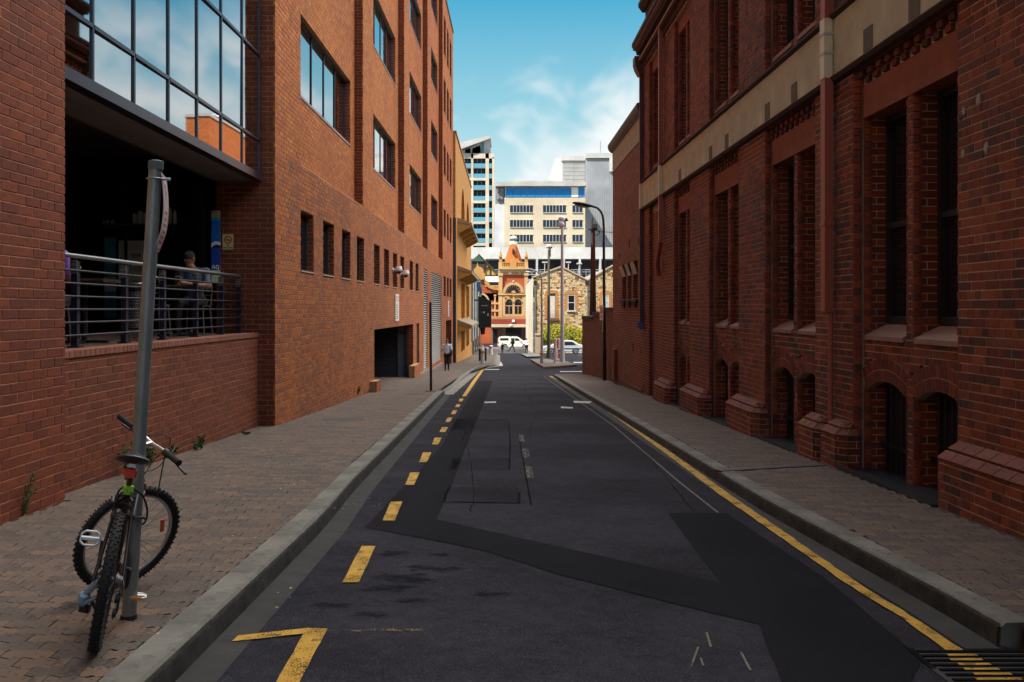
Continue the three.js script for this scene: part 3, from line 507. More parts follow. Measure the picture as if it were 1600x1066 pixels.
  part(B, 'side_door', fbox(FG, -0.6, -0.32, -4, -0.65, 0, -0.03), rough([0.16, 0.18, 0.21]));
  // dark slot and far doorway
  part(B, 'door', [fbox(FL, slot[0], slot[1], -4, -0.6, -0.2, -0.25)], M.black);
  { const m2 = []; brickFace(B, jamb(FL, door[1]), { D0: -0.8, D1: 0, h0: -3.5, h1: door[3], tones: LTshade, mortar: m2, back: 0.05 }); m2.push(fbox(FL, door[0], door[1], door[3], door[3] + 0.04, -0.05, -1)); part(B, 'reveal', m2, M.mortarDark); }
  part(B, 'door', fbox(FL, door[0], door[1], -4, door[3], -0.8, -0.85), M.dark);
  // louvre panels of blades
  for (const [a, b, h0, h1] of louv) {
    const lp = part(B, 'louvre', [fbox(FL, a, b, h0, h1, -0.16, -0.2), fbox(FL, a, a + 0.05, h0, h1, -0.02, -0.16), fbox(FL, b - 0.05, b, h0, h1, -0.02, -0.16)], M.black);
    const n = 44; for (let k = 0; k < n; k++) { const y = h0 + (h1 - h0) * (k + 0.2) / n; part(lp, 'blade', fprism(FL, [[-0.13, y + 0.05], [-0.02, y], [-0.02, y + 0.034], [-0.13, y + 0.062]], a + 0.05, b - 0.05), rough([0.62, 0.60, 0.56])); }
  }
  // low brick blocks either side of the garage mouth
  for (const [a, b, h] of [[26.9, 27.75, -2.03], [37.0, 39.2, -2.2]]) { const m2 = []; brickFace(B, frame(at(FL, 0, 0, 0.2), FL.d, FL.n), { D0: a, D1: b, h0: -3.2, h1: h, tones: LTlow, mortar: m2, ground: gy }); m2.push(fbox(FL, a + 0.002, b, -3.4, h - 0.005, 0.185, -0.02)); part(B, 'plinth_block', m2, M.mortarLight); }
  part(B, 'kerb_upstand', [fbox(FL, 40.9, 46.6, -4.5, -2.76, 0.06, -0.05), fbox(FL, 46.6, 53.2, -4.5, -2.95, 0.06, -0.05)], M.concrete);
  // ---- mirrored glass bay over the terrace
  const FB = frame(V(-4.18, EYE, 0), V(0, 0, -1), V(1, 0, 0));
  const mull = [7.48, 8.58, 9.68, 10.76, 11.86, 12.96, 14.06, 15.18, 16.24], rows = [2.21, 2.85, 4.30, 5.75, 7.2, 8.6];
  const fr = [fbox(FB, 8.5, 16.29, 2.17, 2.29, 0.05, -0.1)];
  mull.slice(1).forEach((d) => fr.push(fbox(FB, d - 0.02, d + 0.02, 2.30, 8.6, 0.025, -0.1)));
  rows.slice(1).forEach((h) => { for (let k = 1; k < mull.length - 1; k++) fr.push(fbox(FB, mull[k] + 0.02, mull[k + 1] - 0.02, h - 0.022, h + 0.022, 0.03, -0.1)); });
  const bay = part(B, 'glass_bay', fr, std([0.055, 0.052, 0.066], { roughness: 0.3, metalness: 0.5 }));
  for (let k = 1; k < mull.length - 1; k++) for (let r = 0; r < rows.length - 1; r++) {
    const g = fbox(FB, mull[k] + 0.01, mull[k + 1] - 0.01, rows[r] + 0.02, rows[r + 1] - 0.02, 0, -0.012);
    const c = at(FB, (mull[k] + mull[k + 1]) / 2, (rows[r] + rows[r + 1]) / 2); g.translate(-c.x, -c.y, -c.z); g.rotateY(-0.013 + (rnd() - 0.5) * 0.006); g.rotateZ((rnd() - 0.5) * 0.006); g.translate(c.x, c.y, c.z);
    part(bay, 'pane', g, M.mirror);
  }
  part(B, 'soffit', [fbox(FB, 8.5, 16.29, 2.172, 2.22, 0.02, -0.74)], M.soffit);
  part(B, 'bay_back', [fbox(FB, 8.5, 16.29, 2.22, 8.6, -0.11, -0.16)], M.black);
  // terrace: floor, ceiling, dark shop front behind
  part(B, 'terrace_floor', [box(-9.6, -4.22, EYE - 0.62, EYE - 0.405, -17.4, -8.6)], rough([0.13, 0.07, 0.05]));
  part(B, 'terrace_ceiling', [box(-9.6, -4.92, EYE + 2.70, EYE + 2.8, -17.4, -8.6), box(-4.96, -4.9, EYE + 2.17, EYE + 2.8, -16.29, -8.6)], rough([0.12, 0.085, 0.065]));
  part(B, 'terrace_wall', [box(-9.7, -9.6, EYE - 0.7, EYE + 3, -17.4, -8.6), box(-9.6, -4.92, EYE - 0.4, EYE + 2.7, -17.3, -17.2), box(-9.6, -4.3, EYE - 2, EYE + 3.2, -8.66, -8.55)], M.interior);
  const shop = part(B, 'shop_front', [-9.4, -8.5, -7.6, -6.75, -6.3, -5.4, -4.96].map((x) => box(x - 0.04, x + 0.04, EYE - 0.4, EYE + 2.7, -17.12, -17.0)).concat([box(-9.5, -4.95, EYE + 1.55, EYE + 1.63, -17.1, -17.02)]), M.alu);
  [-9.4, -8.5, -7.6, -6.75, -6.3, -5.4].forEach((x, i, a) => part(shop, 'pane', box(x + 0.03, (a[i + 1] ?? -4.96) - 0.03, EYE - 0.38, EYE + 2.68, -17.09, -17.08), M.darkGlass));
}
// low wall of the terrace with a coping of bricks on the flat
const FTW = frame(V(-4.2, EYE, 0), V(0, 0, -1), V(1, 0, 0));
const lowWall = thing('low_wall', 'low red brick terrace wall under the railing, with a coping of headers', 'wall', [-4.2, gy(12), -12]);
lowWall.palette = [[0.262, 0.056, 0.020], [0.230, 0.047, 0.018], [0.295, 0.066, 0.022], [0.200, 0.042, 0.018], [0.250, 0.058, 0.025], [0.36, 0.13, 0.085], [0.33, 0.11, 0.07]];  // wall tones carry the same painted shade as the near pier brick
{
  const mo = [];
  brickFace(lowWall, FTW, { D0: 8.72, D1: 16.3, h0: -2.1, h1: -0.473, tones: [0, 0, 1, 2, 3, 4], mortar: mo, ground: gy });
  for (let D = 8.74; D < 16.28; D += 0.118) { const c = at(FTW, D + 0.059, -0.437 + (rnd() - 0.5) * 0.003, 0.012); piece(lowWall, 'brick', new THREE.Matrix4().makeBasis(new THREE.Vector3().crossVectors(UPV, FTW.n).multiplyScalar(0.108), V(0, 0.072, 0), FTW.n.clone().multiplyScalar(0.235)).setPosition(c), rnd() < 0.5 ? 5 : 6, FTW.n, 0.118, 0.12); }
  mo.push(fbox(FTW, 8.72, 16.28, -0.474, -0.407, 0.004, -0.24));
  part(lowWall, 'mortar', mo, M.mortarLight);
}
// ------------------------------------------------------------------ right: the old red brick warehouse
const RP = [[0.265, 0.046, 0.017], [0.222, 0.036, 0.016], [0.310, 0.058, 0.019], [0.175, 0.030, 0.016], [0.118, 0.028, 0.019], [0.350, 0.074, 0.022], [0.085, 0.030, 0.026], [0.235, 0.058, 0.030], [0.26, 0.085, 0.055], [0.23, 0.072, 0.048]];
const RT = [0, 0, 1, 1, 2, 3, 4, 5, 6, 3, 7], RTj = [0, 1, 1, 3, 3, 4, 2], RTcap = [8, 9];
const ware = thing('warehouse', 'dark red brick warehouse with rounded piers, cream band and tall paired windows along the right', 'building', [4.0, gy(10), -10]);
ware.palette = RP; ware.cap = 300;
const CR = 0.079, LR = 0.236;
{
  const B = ware, mo = [], bo = -0.10, R = 0.075, RW = 0.06;
  const E = { course: CR, len: LR, joint: 0.009, bond: 'english', mortar: mo, ground: gy, jit: 0.006 };
  const bays = [[8.50, 10.90], [12.29, 14.50], [16.14, 18.30], [20.20, 21.90]], piersR = [[6.0, 8.50], [10.90, 12.29], [14.50, 16.14], [18.30, 20.20], [21.90, 23.60], [25.50, 26.6]];
  const hs0 = -0.295, hl0 = 2.16, hl1 = 2.535, hb0 = 2.77, hb1 = 3.46, hu0 = 3.76, hu1 = 6.24, hu2 = 6.55, hc = 6.56;
  const glassMat = M.darkGlass, FBk = frame(at(FR, 0, 0, bo), FR.d, FR.n);
  // piers, lower and upper
  for (const [a, b] of piersR) {
    const near = a > 7;
    brickFace(B, FR, { ...E, D0: near ? a + R : a, D1: b, h0: -2.6, h1: hb0, tones: RT });
    brickFace(B, FR, { ...E, D0: near ? a + R : a, D1: b, h0: hb1, h1: hc, tones: RT });
    if (near) for (const [h0, h1] of [[-2.6, hb0], [hb1, hc]]) {
      bullnose(B, at(FR, a + R, 0, -R), FR.n, FR.d.clone().negate(), R, Math.max(h0, gy(a) - EYE - 0.1), h1, CR, RTj);
      mo.push(fbox(FR, a + R * 0.55, a + R + 0.02, h0, h1, -0.045, bo - 0.05));
    }
  }
  // plain panel at the end of the lower floor
  brickFace(B, FBk, { ...E, D0: 23.60, D1: 25.50, h0: -2.6, h1: hl1, tones: [0, 2, 5, 7, 8, 2] });
  // window bays on both floors
  const bayParts = (a, b, lower) => {
    const m = 0.06, mid = 0.26, w = (b - a - 2 * m - mid) / 2, op = [[a + m, a + m + w], [b - m - w, b - m]];
    const hw0 = lower ? hs0 : hu0, hw1 = lower ? hl0 : hu1;
    // arches of the basement openings
    const spring = -0.90 - 0.0175 * (a - 8.5), rise = 0.12, RA = (w * w / 4 + rise * rise) / (2 * rise), half = Math.asin(w / 2 / RA), r1 = RA + 0.25;
    const holes = op.map(([x0, x1]) => [x0, x1, hw0, hw1]);
    if (lower) op.forEach(([x0, x1]) => {
      const xc = (x0 + x1) / 2, hcn = spring + rise - RA;
      holes.push({ at: (y) => y < spring - 0.02 ? [x0, x1] : y < hcn + r1 * Math.cos(half) ? [xc - Math.tan(half) * (y - hcn), xc + Math.tan(half) * (y - hcn)] : y < hcn + r1 ? [xc - Math.sqrt(Math.max(0, r1 * r1 - (y - hcn) ** 2)), xc + Math.sqrt(Math.max(0, r1 * r1 - (y - hcn) ** 2))] : null });
    });
    const inset = holes.map((H) => !Array.isArray(H) ? { at: (y) => { const r = H.at(y); return r && y < spring ? [r[0] - RW, r[1] + RW] : r; } } : [H[0] - RW, H[1] + RW, H[2], H[3]]);
    brickFace(B, FBk, { ...E, D0: a, D1: b, h0: lower ? -2.6 : hb1, h1: lower ? hl0 : hu1, holes: inset, tones: RT });
    op.forEach(([x0, x1], k) => {
      const runs = lower ? [[hw0, hw1], [Math.max(-2.6, gy(x1) - EYE - 0.45), spring]] : [[hw0, hw1]];
      runs.forEach(([h0, h1], r) => {
        const dep = r ? 0.17 : lower ? 0.27 : 0.25;
        // rounded jambs: far (seen) and near
        bullnose(B, at(FBk, x1 + RW, 0, -RW), FR.n, FR.d.clone().negate(), RW, h0, h1, CR, RTj);
        bullnose(B, at(FBk, x0 - RW, 0, -RW), FR.n, FR.d, RW, h0, h1, CR, RTj);
        mo.push(fbox(FBk, x1 + RW * 0.6, x1 + RW + 0.02, h0, h1, -0.045, -0.2), fbox(FBk, x0 - RW - 0.02, x0 - RW * 0.6, h0, h1, -0.045, -0.2));
        brickFace(B, jamb(FBk, x1), { ...E, D0: -dep - 0.06, D1: -RW, h0, h1, tones: RTj, bond: 'stretcher', back: 0.09 });
        mo.push(fbox(FBk, x0 - 0.1, x0 - 0.006, h0, h1, -RW, -dep - 0.06));
        if (r === 0) {                                        // window: dark timber frame, two sashes, deep plaster sill
          const fo = -dep, win = part(B, 'window', [fbox(FBk, x0, x0 + 0.06, h0 + 0.14, h1, fo + 0.05, fo - 0.05), fbox(FBk, x1 - 0.06, x1, h0 + 0.14, h1, fo + 0.05, fo - 0.05), fbox(FBk, x0 + 0.06, x1 - 0.06, h1 - 0.07, h1, fo + 0.05, fo - 0.05), fbox(FBk, x0 + 0.06, x1 - 0.06, h0 + 0.14, h0 + 0.22, fo + 0.05, fo - 0.05), fbox(FBk, x0 + 0.06, x1 - 0.06, (h0 + h1) / 2 - 0.03, (h0 + h1) / 2 + 0.03, fo + 0.04, fo - 0.04)], M.black);
          part(win, 'pane', [fbox(FBk, x0 + 0.04, x1 - 0.04, h0 + 0.2, h1 - 0.05, fo, fo - 0.01)], glassMat);
          part(win, 'sill', fprism(FBk, [[-dep, h0 - 0.05], [0.02, h0 - 0.05], [0.02, h0], [-dep, h0 + 0.145]], x0 + 0.003, x1 - 0.003), M.sillPlaster);
        } else {                                              // barred basement window
          const fo = -dep, bars = [fbox(FBk, x0, x1, h1 - 0.5 + rise, h1 + rise + 0.05, fo - 0.02, fo - 0.06)];
          const win = part(B, 'basement_window', [fbox(FBk, x0, x1, h0, h1 + rise + 0.05, fo - 0.08, fo - 0.1)], M.black);
          for (let q = 1; q < 7; q++) { const x = lerp(x0, x1, q / 7); part(win, 'bar', cyl(at(FBk, x, h0 + 0.05, fo), at(FBk, x, h1 + rise, fo), 0.012, 0.012, 8), M.darkBlue); }
          part(win, 'bar', [fbox(FBk, x0, x1, lerp(h0, h1, 0.55) - 0.02, lerp(h0, h1, 0.55) + 0.02, fo + 0.02, fo - 0.01), fbox(FBk, x0, x1, h0, h0 + 0.05, fo + 0.02, fo - 0.01)], M.darkBlue);
          const xc = (x0 + x1) / 2, hcn = spring + rise - RA;
          archRing(B, FBk, xc, hcn, RA, RA + 0.125, half, 0, RTj, mo); archRing(B, FBk, xc, hcn, RA + 0.125, r1, half, 0, RTj, mo);
          // soffit of the arch
          const g = new THREE.CylinderGeometry(RA, RA, dep + 0.06, 14, 1, true, -half, 2 * half); g.rotateX(Math.PI / 2);
          const u = new THREE.Vector3().crossVectors(UPV, FR.n); g.rotateZ(Math.PI); // arc upwards
          const s2 = new THREE.Shape(); for (let q = 0; q <= 12; q++) { const t = -half + 2 * half * q / 12; s2[q ? 'lineTo' : 'moveTo'](Math.sin(t) * RA, Math.cos(t) * RA); } for (let q = 12; q >= 0; q--) { const t = -half + 2 * half * q / 12; s2.lineTo(Math.sin(t) * (RA + 0.06), Math.cos(t) * (RA + 0.06)); }
          const ge = new THREE.ExtrudeGeometry(s2, { depth: dep, bevelEnabled: false }); ge.applyMatrix4(new THREE.Matrix4().makeBasis(u, UPV, FR.n).setPosition(at(FBk, xc, hcn, -dep - 0.1))); part(win, 'arch_soffit', ge, rough([0.16, 0.04, 0.026]));
        }
      });
    });
    // lintel, corbel table
    const L0 = lower ? hl0 : hu1, L1 = lower ? hl1 : hu2;
    part(B, 'lintel', fbox(FBk, a + 0.01, b - 0.01, L0, L1, 0.012, -0.34), M.redPlaster);
    if (lower) {
      mo.push(fbox(FBk, a + 0.02, b - 0.02, spring + rise + 0.02, hs0 - 0.06, -0.035, -0.2));
      const n = Math.round((b - a) / 0.118), rows = [[0.03, 0, 2], [0.055, 1, 2], [0.085, 0, 1]];
      rows.forEach(([out, ph, every], r) => { for (let k = 0; k < n; k++) { if ((k + ph) % every) continue; const wv = (b - a) / n, c = at(FBk, a + (k + 0.5) * wv, L1 + 0.04 + r * 0.075, out + 0.01); piece(B, 'brick', new THREE.Matrix4().makeBasis(new THREE.Vector3().crossVectors(UPV, FR.n).multiplyScalar(every === 1 ? wv - 0.008 : wv), V(0, 0.07, 0), FR.n.clone().multiplyScalar(0.13)).setPosition(c), toneOf([3, 4, 6, 1]), FR.n, wv, 0.07); } });
      mo.push(fbox(FBk, a, b, L1, hb0, 0, -0.2));
    }
  };
  for (const [a, b] of bays) { bayParts(a, b, true); bayParts(a, b, false); }
  bayParts(23.60, 25.50, false);
  mo.push(fbox(FBk, 23.6, 25.5, hl1, hb0, 0, -0.2));
  // cream band, mouldings, vents
  part(B, 'cream_band', fbox(FR, -6, 26.6, hb0 + 0.005, hb1, 0.05, -0.2), rough([0.64, 0.52, 0.35], { map: rep(fineGrain, 0.5), bumpMap: rep(concTex, 0.8), bumpScale: 0.006 }));
  part(B, 'moulding', [fprism(FR, [[0, hb0 - 0.07], [0.06, hb0 - 0.05], [0.085, hb0 - 0.01], [0.085, hb0 + 0.004], [0, hb0 + 0.004]], -6, 26.6), fprism(FR, [[0, hb1], [0.07, hb1 + 0.003], [0.10, hb1 + 0.03], [0.10, hb1 + 0.06], [0.02, hb1 + 0.10], [0, hb1 + 0.10]], -6, 26.6)], M.rust);
  const ventTex = (() => { const c = document.createElement('canvas'); c.width = c.height = 128; const x = c.getContext('2d'); x.fillStyle = '#7a6c58'; x.fillRect(0, 0, 128, 128); x.fillStyle = '#0c0a09'; for (let i = 0; i < 9; i++) for (let j = 0; j < 9; j++) { x.save(); x.translate(9 + i * 13.8, 9 + j * 13.8); x.rotate((i + j) % 2 ? 0.785 : 0); x.fillRect(-4.5, -4.5, 9, 9); x.restore(); } const t = new THREE.CanvasTexture(c); t.colorSpace = THREE.SRGBColorSpace; return t; })();
  const ventMat = std([1, 1, 1], { map: ventTex, roughness: 0.9 });
  for (const d of [9.25, 10.4, 12.97, 14.25, 16.75, 18.0, 21.0]) { const g = new THREE.BoxGeometry(0.25, 0.25, 0.02), u = new THREE.Vector3().crossVectors(UPV, FR.n); g.applyMatrix4(new THREE.Matrix4().makeBasis(u, UPV, FR.n).setPosition(at(FR, d, hb0 + 0.16, 0.047))); part(B, 'vent', g, ventMat); }
  // cornice and parapet
  part(B, 'cornice', [fprism(FR, [[-0.3, 6.80], [0.05, 6.80], [0.05, 6.74], [0.12, 6.76], [0.14, 6.86], [0.06, 6.88], [0.07, 7.03], [0.17, 7.05], [0.19, 7.15], [0.26, 7.20], [0.30, 7.27], [0.30, 7.36], [0.0, 7.43], [-0.3, 7.43]], -6, 26.66)], M.rust);
  part(B, 'cornice_trim', [fprism(FR, [[0.142, 6.80], [0.155, 6.81], [0.155, 6.87], [0.142, 6.87]], -6, 26.66), fprism(FR, [[0.191, 7.155], [0.275, 7.175], [0.275, 7.20], [0.262, 7.20]], -6, 26.66)], M.sillPlaster);
  for (let d = 8; d < 26.6; d += 0.236) piece(B, 'brick', new THREE.Matrix4().makeBasis(new THREE.Vector3().crossVectors(UPV, FR.n).multiplyScalar(0.11), V(0, 0.15, 0), FR.n.clone().multiplyScalar(0.10)).setPosition(at(FR, d, 6.66, 0.055)), toneOf([3, 4, 6]), FR.n, 0.11, 0.15);
  mo.push(fbox(FR, 6, 26.6, hc, 6.80, 0, -0.25));
  part(B, 'parapet_pier', [fbox(FR, 24.9, 26.3, 7.4, 8.15, -0.02, -0.6), fprism(FR, [[-0.65, 8.15], [0.05, 8.15], [0.16, 8.3], [0.16, 8.4], [-0.65, 8.5]], 24.8, 26.4), fbox(FR, 25.1, 26.1, 8.4, 9.1, -0.05, -0.6), fbox(FR, -8, 26.5, 7.4, 8.9, -0.62, -0.9)], M.rust);
  // plinths with weathered caps
  const cap = (f, D0, D1, top, o1, o0) => {                  // two sloping rows of bricks
    for (const [oa, ya, ob, yb] of [[o1, top - 0.145, o1 - 0.085, top - 0.08], [o1 - 0.095, top - 0.065, o0, top]]) {
      const L = Math.hypot(ob - oa, yb - ya), n = Math.max(1, Math.round((D1 - D0) / 0.235)), u = new THREE.Vector3().crossVectors(UPV, f.n), up = f.n.clone().multiplyScalar((ob - oa) / L).add(V(0, (yb - ya) / L, 0)), nn = new THREE.Vector3().crossVectors(u, up);
      for (let k = 0; k < n; k++) { const wv = (D1 - D0) / n; piece(B, 'brick', new THREE.Matrix4().makeBasis(u.clone().multiplyScalar(wv - 0.008), up.clone().multiplyScalar(L), nn.clone().multiplyScalar(0.05)).setPosition(at(f, D0 + (k + 0.5) * wv, (ya + yb) / 2, (oa + ob) / 2)), toneOf(RTcap), f.n, wv, 0.1); }
    }
    mo.push(fprism(f, [[o0 - 0.1, top - 0.3], [o1 - 0.04, top - 0.3], [o1 - 0.035, top - 0.165], [o1 - 0.115, top - 0.10], [o0 - 0.015, top - 0.03], [o0 - 0.1, top - 0.03]], D0, D1));
  };
  for (const [a, b] of [[5.6, 8.42], [10.86, 11.46], [11.62, 12.33], [14.46, 16.18], [18.26, 20.24], [21.86, 23.64]]) {
    const top = -(EYE + gdrop((a + b) / 2)) + 0.53, o1 = 0.21, ch = 0.11, near = a > 7, mm = { ...E, mortar: mo, h0: -2.6, h1: top - 0.145 };
    const fP = frame(at(FR, 0, 0, o1), FR.d, FR.n);
    brickFace(B, fP, { ...mm, D0: near ? a + ch : a, D1: b, tones: RT, back: 0.2 });
    cap(FR, near ? a + ch : a, b, top, o1 + 0.012, 0.02);
    if (near) {
      const p0 = at(FR, a, 0, o1 - ch), p1 = at(FR, a + ch, 0, o1), dd = p1.clone().sub(p0), fC = frame(p0, dd, FR.n.clone().sub(FR.d)), fS = jamb(FR, a);
      brickFace(B, fC, { ...mm, D0: 0, D1: dd.length(), tones: RT, back: 0.08, bond: 'stretcher', ground: null, h0: Math.max(-2.6, gy(a) - EYE - 0.1) });
      brickFace(B, fS, { ...mm, D0: -0.05, D1: o1 - ch, tones: RT, back: 0.08, bond: 'stretcher' });
      cap(fC, 0.0, dd.length(), top, 0.012, -0.17); cap(fS, -0.03, o1 - ch, top, 0.012, -0.16);
    }
  }
  part(B, 'wall_core', [fbox(FR, -8, 26.55, -3.5, 7.42, -0.62, -11), fbox(FR, -8, 6.0, -3, 7.4, 0, -0.5), fbox(FR, 26.5, 26.6, -3.5, 7.4, -0.05, -11)], rough([0.12, 0.035, 0.022]));
  part(B, 'mortar', mo, M.mortarDark);
  for (const [px, py, r] of [[1529, 157, 0.045], [1506, 173, 0.03], [1541, 231, 0.035], [1505, 240, 0.03], [1448, 700, 0.0]]) if (r) { // old fixing holes patched with pale mortar
    const d = 4.09 / ((px - CX) / FOC + 0.0107), h = (CY - py) / FOC * d, c = at(FR, d, h, 0.0), g = new THREE.SphereGeometry(r, 10, 7), q = g.attributes.position; for (let i = 0; i < q.count; i++) { const k = 0.6 + 0.8 * pnoise(q.getX(i) * 60 + px, q.getY(i) * 60 + q.getZ(i) * 40 + py, 999); q.setXYZ(i, q.getX(i) * 0.22 * k, q.getY(i) * 1.3 * k, q.getZ(i) * k); } g.computeVertexNormals(); g.translate(c.x, c.y, c.z); part(B, 'mortar_patch', g, rough([0.42, 0.39, 0.36])); part(B, 'fixing_hole', cyl(at(FR, d + 0.06, h - 0.06, -0.03), at(FR, d + 0.06, h - 0.06, 0.004), 0.016, 0.016, 10), M.black);
  }
  // downpipes, fixed to the piers
  const dp = (d, o0, o1, w, hA, hB, mat) => [fbox(FR, d - w * 0.29, d + w * 0.29, hA, hB, o0 + 0.01, 0.01 + o0 + (o1 - o0) * 0.78)];
  const p1 = part(B, 'downpipe', [dp(11.55, 0.04, 0.17, 0.26, hb1 + 0.02, 9, 0), dp(11.55, 0.04, 0.17, 0.26, -0.03, hb0 - 0.005, 0), cyl(at(FR, 11.54, -0.03, 0.06), at(FR, 11.54, -2.0, 0.06), 0.032, 0.032, 12), dp(11.55, 0.03, 0.185, 0.30, 1.00, 1.04, 0)].flat(), M.redPaint);
  part(p1, 'pipe_bracket', [dp(11.55, 0.03, 0.19, 0.31, 3.05, 3.08), dp(11.55, 0.03, 0.19, 0.31, 3.28, 3.31)].flat(), M.offWhite);
  part(p1, 'painted_length', dp(11.55, 0.048, 0.178, 0.268, hb0 - 0.004, hb1 + 0.02), M.creamPaint);
  const p2 = part(B, 'downpipe', [dp(23.25, 0.03, 0.15, 0.2, hb1 + 0.02, 6.9), dp(23.25, 0.03, 0.15, 0.2, 1.6, hb0 - 0.005), tube([at(FR, 23.25, 1.62, 0.09), at(FR, 23.4, 1.45, 0.09), at(FR, 23.9, 1.2, 0.05), at(FR, 24.15, 0.98, 0.0), at(FR, 24.2, 0.85, -0.02)], 0.06, 20, 10)].flat(), M.redPaint);
  part(p2, 'painted_length', dp(23.25, 0.038, 0.158, 0.206, hb0 - 0.004, hb1 + 0.02), M.creamPaint);
  const purple = std([0.085, 0.028, 0.034], { roughness: 0.5 });
  const p3 = part(B, 'downpipe', [dp(26.5, 0.0, 0.13, 0.2, hb1, 6.5), dp(26.5, 0.0, 0.13, 0.2, -0.55, hb0 - 0.005), fprism(FR, [[0, 6.45], [0.13, 6.45], [0.22, 6.62], [0.26, 6.75], [0.26, 6.95], [0, 6.95]], 26.35, 26.75)].flat(), purple);
  part(p3, 'painted_length', dp(26.5, 0.004, 0.134, 0.206, hb0 - 0.004, hb1), M.creamPaint);
  part(B, 'blue_plate', fbox(FR, 26.34, 26.38, -0.52, -0.36, 0.02, 0.17), std([0.05, 0.10, 0.35], { roughness: 0.5 }));
  // dark channel of the light wells between the plinths
  const wells = [[8.44, 10.84], [12.35, 14.44], [16.2, 18.24], [20.26, 21.84]];
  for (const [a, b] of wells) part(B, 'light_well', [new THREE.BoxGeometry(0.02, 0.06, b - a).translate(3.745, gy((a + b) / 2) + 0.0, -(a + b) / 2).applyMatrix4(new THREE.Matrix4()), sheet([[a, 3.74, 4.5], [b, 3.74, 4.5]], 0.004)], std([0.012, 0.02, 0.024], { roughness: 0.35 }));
}
// ------------------------------------------------------------------ the lower wing beyond it and the boundary walls
const wing = thing('brick_wing', 'plain orange red brick wing with three tilted panes, just beyond the dark warehouse', 'building', [3.8, gy(30), -30]);
wing.palette = [[0.31, 0.080, 0.036], [0.27, 0.066, 0.032], [0.36, 0.096, 0.042], [0.23, 0.058, 0.030], [0.33, 0.10, 0.05], [0.17, 0.05, 0.03]];
{
  const B = wing, mo = [], WT = [0, 0, 1, 1, 2, 3, 4, 5], wins = [[27.55, 28.45], [28.85, 29.6], [30.0, 30.9]];
  const S = 0.925, hw = [0.28, 1.42], vents = [[26.95, -1.17], [28.5, -1.14], [30.6, -1.1], [27.4, 1.95], [29.3, 2.02], [31.6, 1.72]];
  const D1 = 33.4;
  brickFace(B, FR, { D0: 26.62, D1, h0: -2.9, h1: 4.75, course: CR, len: LR, joint: 0.009, bond: 'english', tones: WT, mortar: mo, ground: gy, holes: [...wins.map((w) => [w[0], w[1], ...hw]), ...vents.map(([d, h]) => [d - 0.11, d + 0.11, h - 0.10, h + 0.10])] });
  part(B, 'mortar', mo, M.mortarDark);
  part(B, 'cream_band', fbox(FR, 26.62, D1 + 0.02, 4.755, 5.44, 0.012, -0.2), rough([0.50, 0.42, 0.30]));
  part(B, 'roof_edge', fprism(FR, [[-0.3, 5.445], [0.03, 5.445], [0.12, 5.52], [0.16, 5.62], [0.16, 5.72], [-0.3, 5.78]], 26.62, D1 + 0.16), std([0.03, 0.026, 0.03], { roughness: 0.5 }));
  part(B, 'wall_core', [fbox(FR, 26.62, D1 + 0.02, -4, 5.7, -0.3, -9), fbox(FR, D1, D1 + 0.03, -4, 5.7, 0, -0.3)], rough([0.25, 0.075, 0.035]));
  for (const [a, b] of wins) {
    const m2 = []; brickFace(B, jamb(FR, b), { D0: -0.28, D1: 0, h0: hw[0], h1: hw[1], course: CR, len: LR, tones: [1, 3, 5], mortar: m2, back: 0.05 });
    m2.push(fbox(FR, a - 0.05, a, ...hw, -0.01, -0.28), fbox(FR, a, b, hw[1], hw[1] + 0.04, -0.01, -0.28)); part(B, 'reveal', m2, M.mortarDark);
    const w = part(B, 'window', [fbox(FR, a, a + 0.05, ...hw, -0.2, -0.27), fbox(FR, b - 0.05, b, ...hw, -0.2, -0.27), fbox(FR, a, b, hw[1] - 0.45, hw[1] - 0.4, -0.2, -0.27)], M.black);
    part(w, 'pane', fbox(FR, a, b, ...hw, -0.25, -0.26), M.darkGlass);
    const g = fbox(FR, a + 0.05, b - 0.05, hw[1] - 0.40, hw[1] - 0.04, -0.005, 0.005), c = at(FR, 0, hw[1] - 0.40, 0); g.translate(-c.x, -c.y, -c.z); g.applyMatrix4(new THREE.Matrix4().makeRotationAxis(FR.d.clone(), 0)); const pv = at(FR, (a + b) / 2, hw[1] - 0.40, 0); g.translate(c.x - pv.x, c.y - pv.y, c.z - pv.z); g.applyMatrix4(new THREE.Matrix4().makeRotationZ(0.34)); g.translate(pv.x, pv.y, pv.z);
    part(w, 'hopper_pane', g, std([0.15, 0.15, 0.16], { roughness: 0.3 }));
    part(B, 'sill', [fbox(FR, a - 0.05, b + 0.05, hw[0] - 0.09, hw[0] - 0.005, 0.08, -0.2), fbox(FR, (a + b) / 2 - 0.25, (a + b) / 2 + 0.25, hw[0] - 0.22, hw[0] - 0.09, 0.05, -0.02)], M.rust);
  }
  part(B, 'vent', vents.map(([d, h]) => fbox(FR, d - 0.12, d + 0.12, h - 0.11, h + 0.11, -0.06, -0.09)), M.black);
  part(B, 'meter_box', [fbox(FR, 32.1, 32.7, -2.35, -1.35, 0.12, 0)], rough([0.25, 0.08, 0.04]));
  part(B, 'plinth', fbox(FR, 26.62, 33.3, -4, -(EYE + 0.033 * 33) + 0.28, 0.035, -0.02), rough([0.16, 0.055, 0.035]));
}
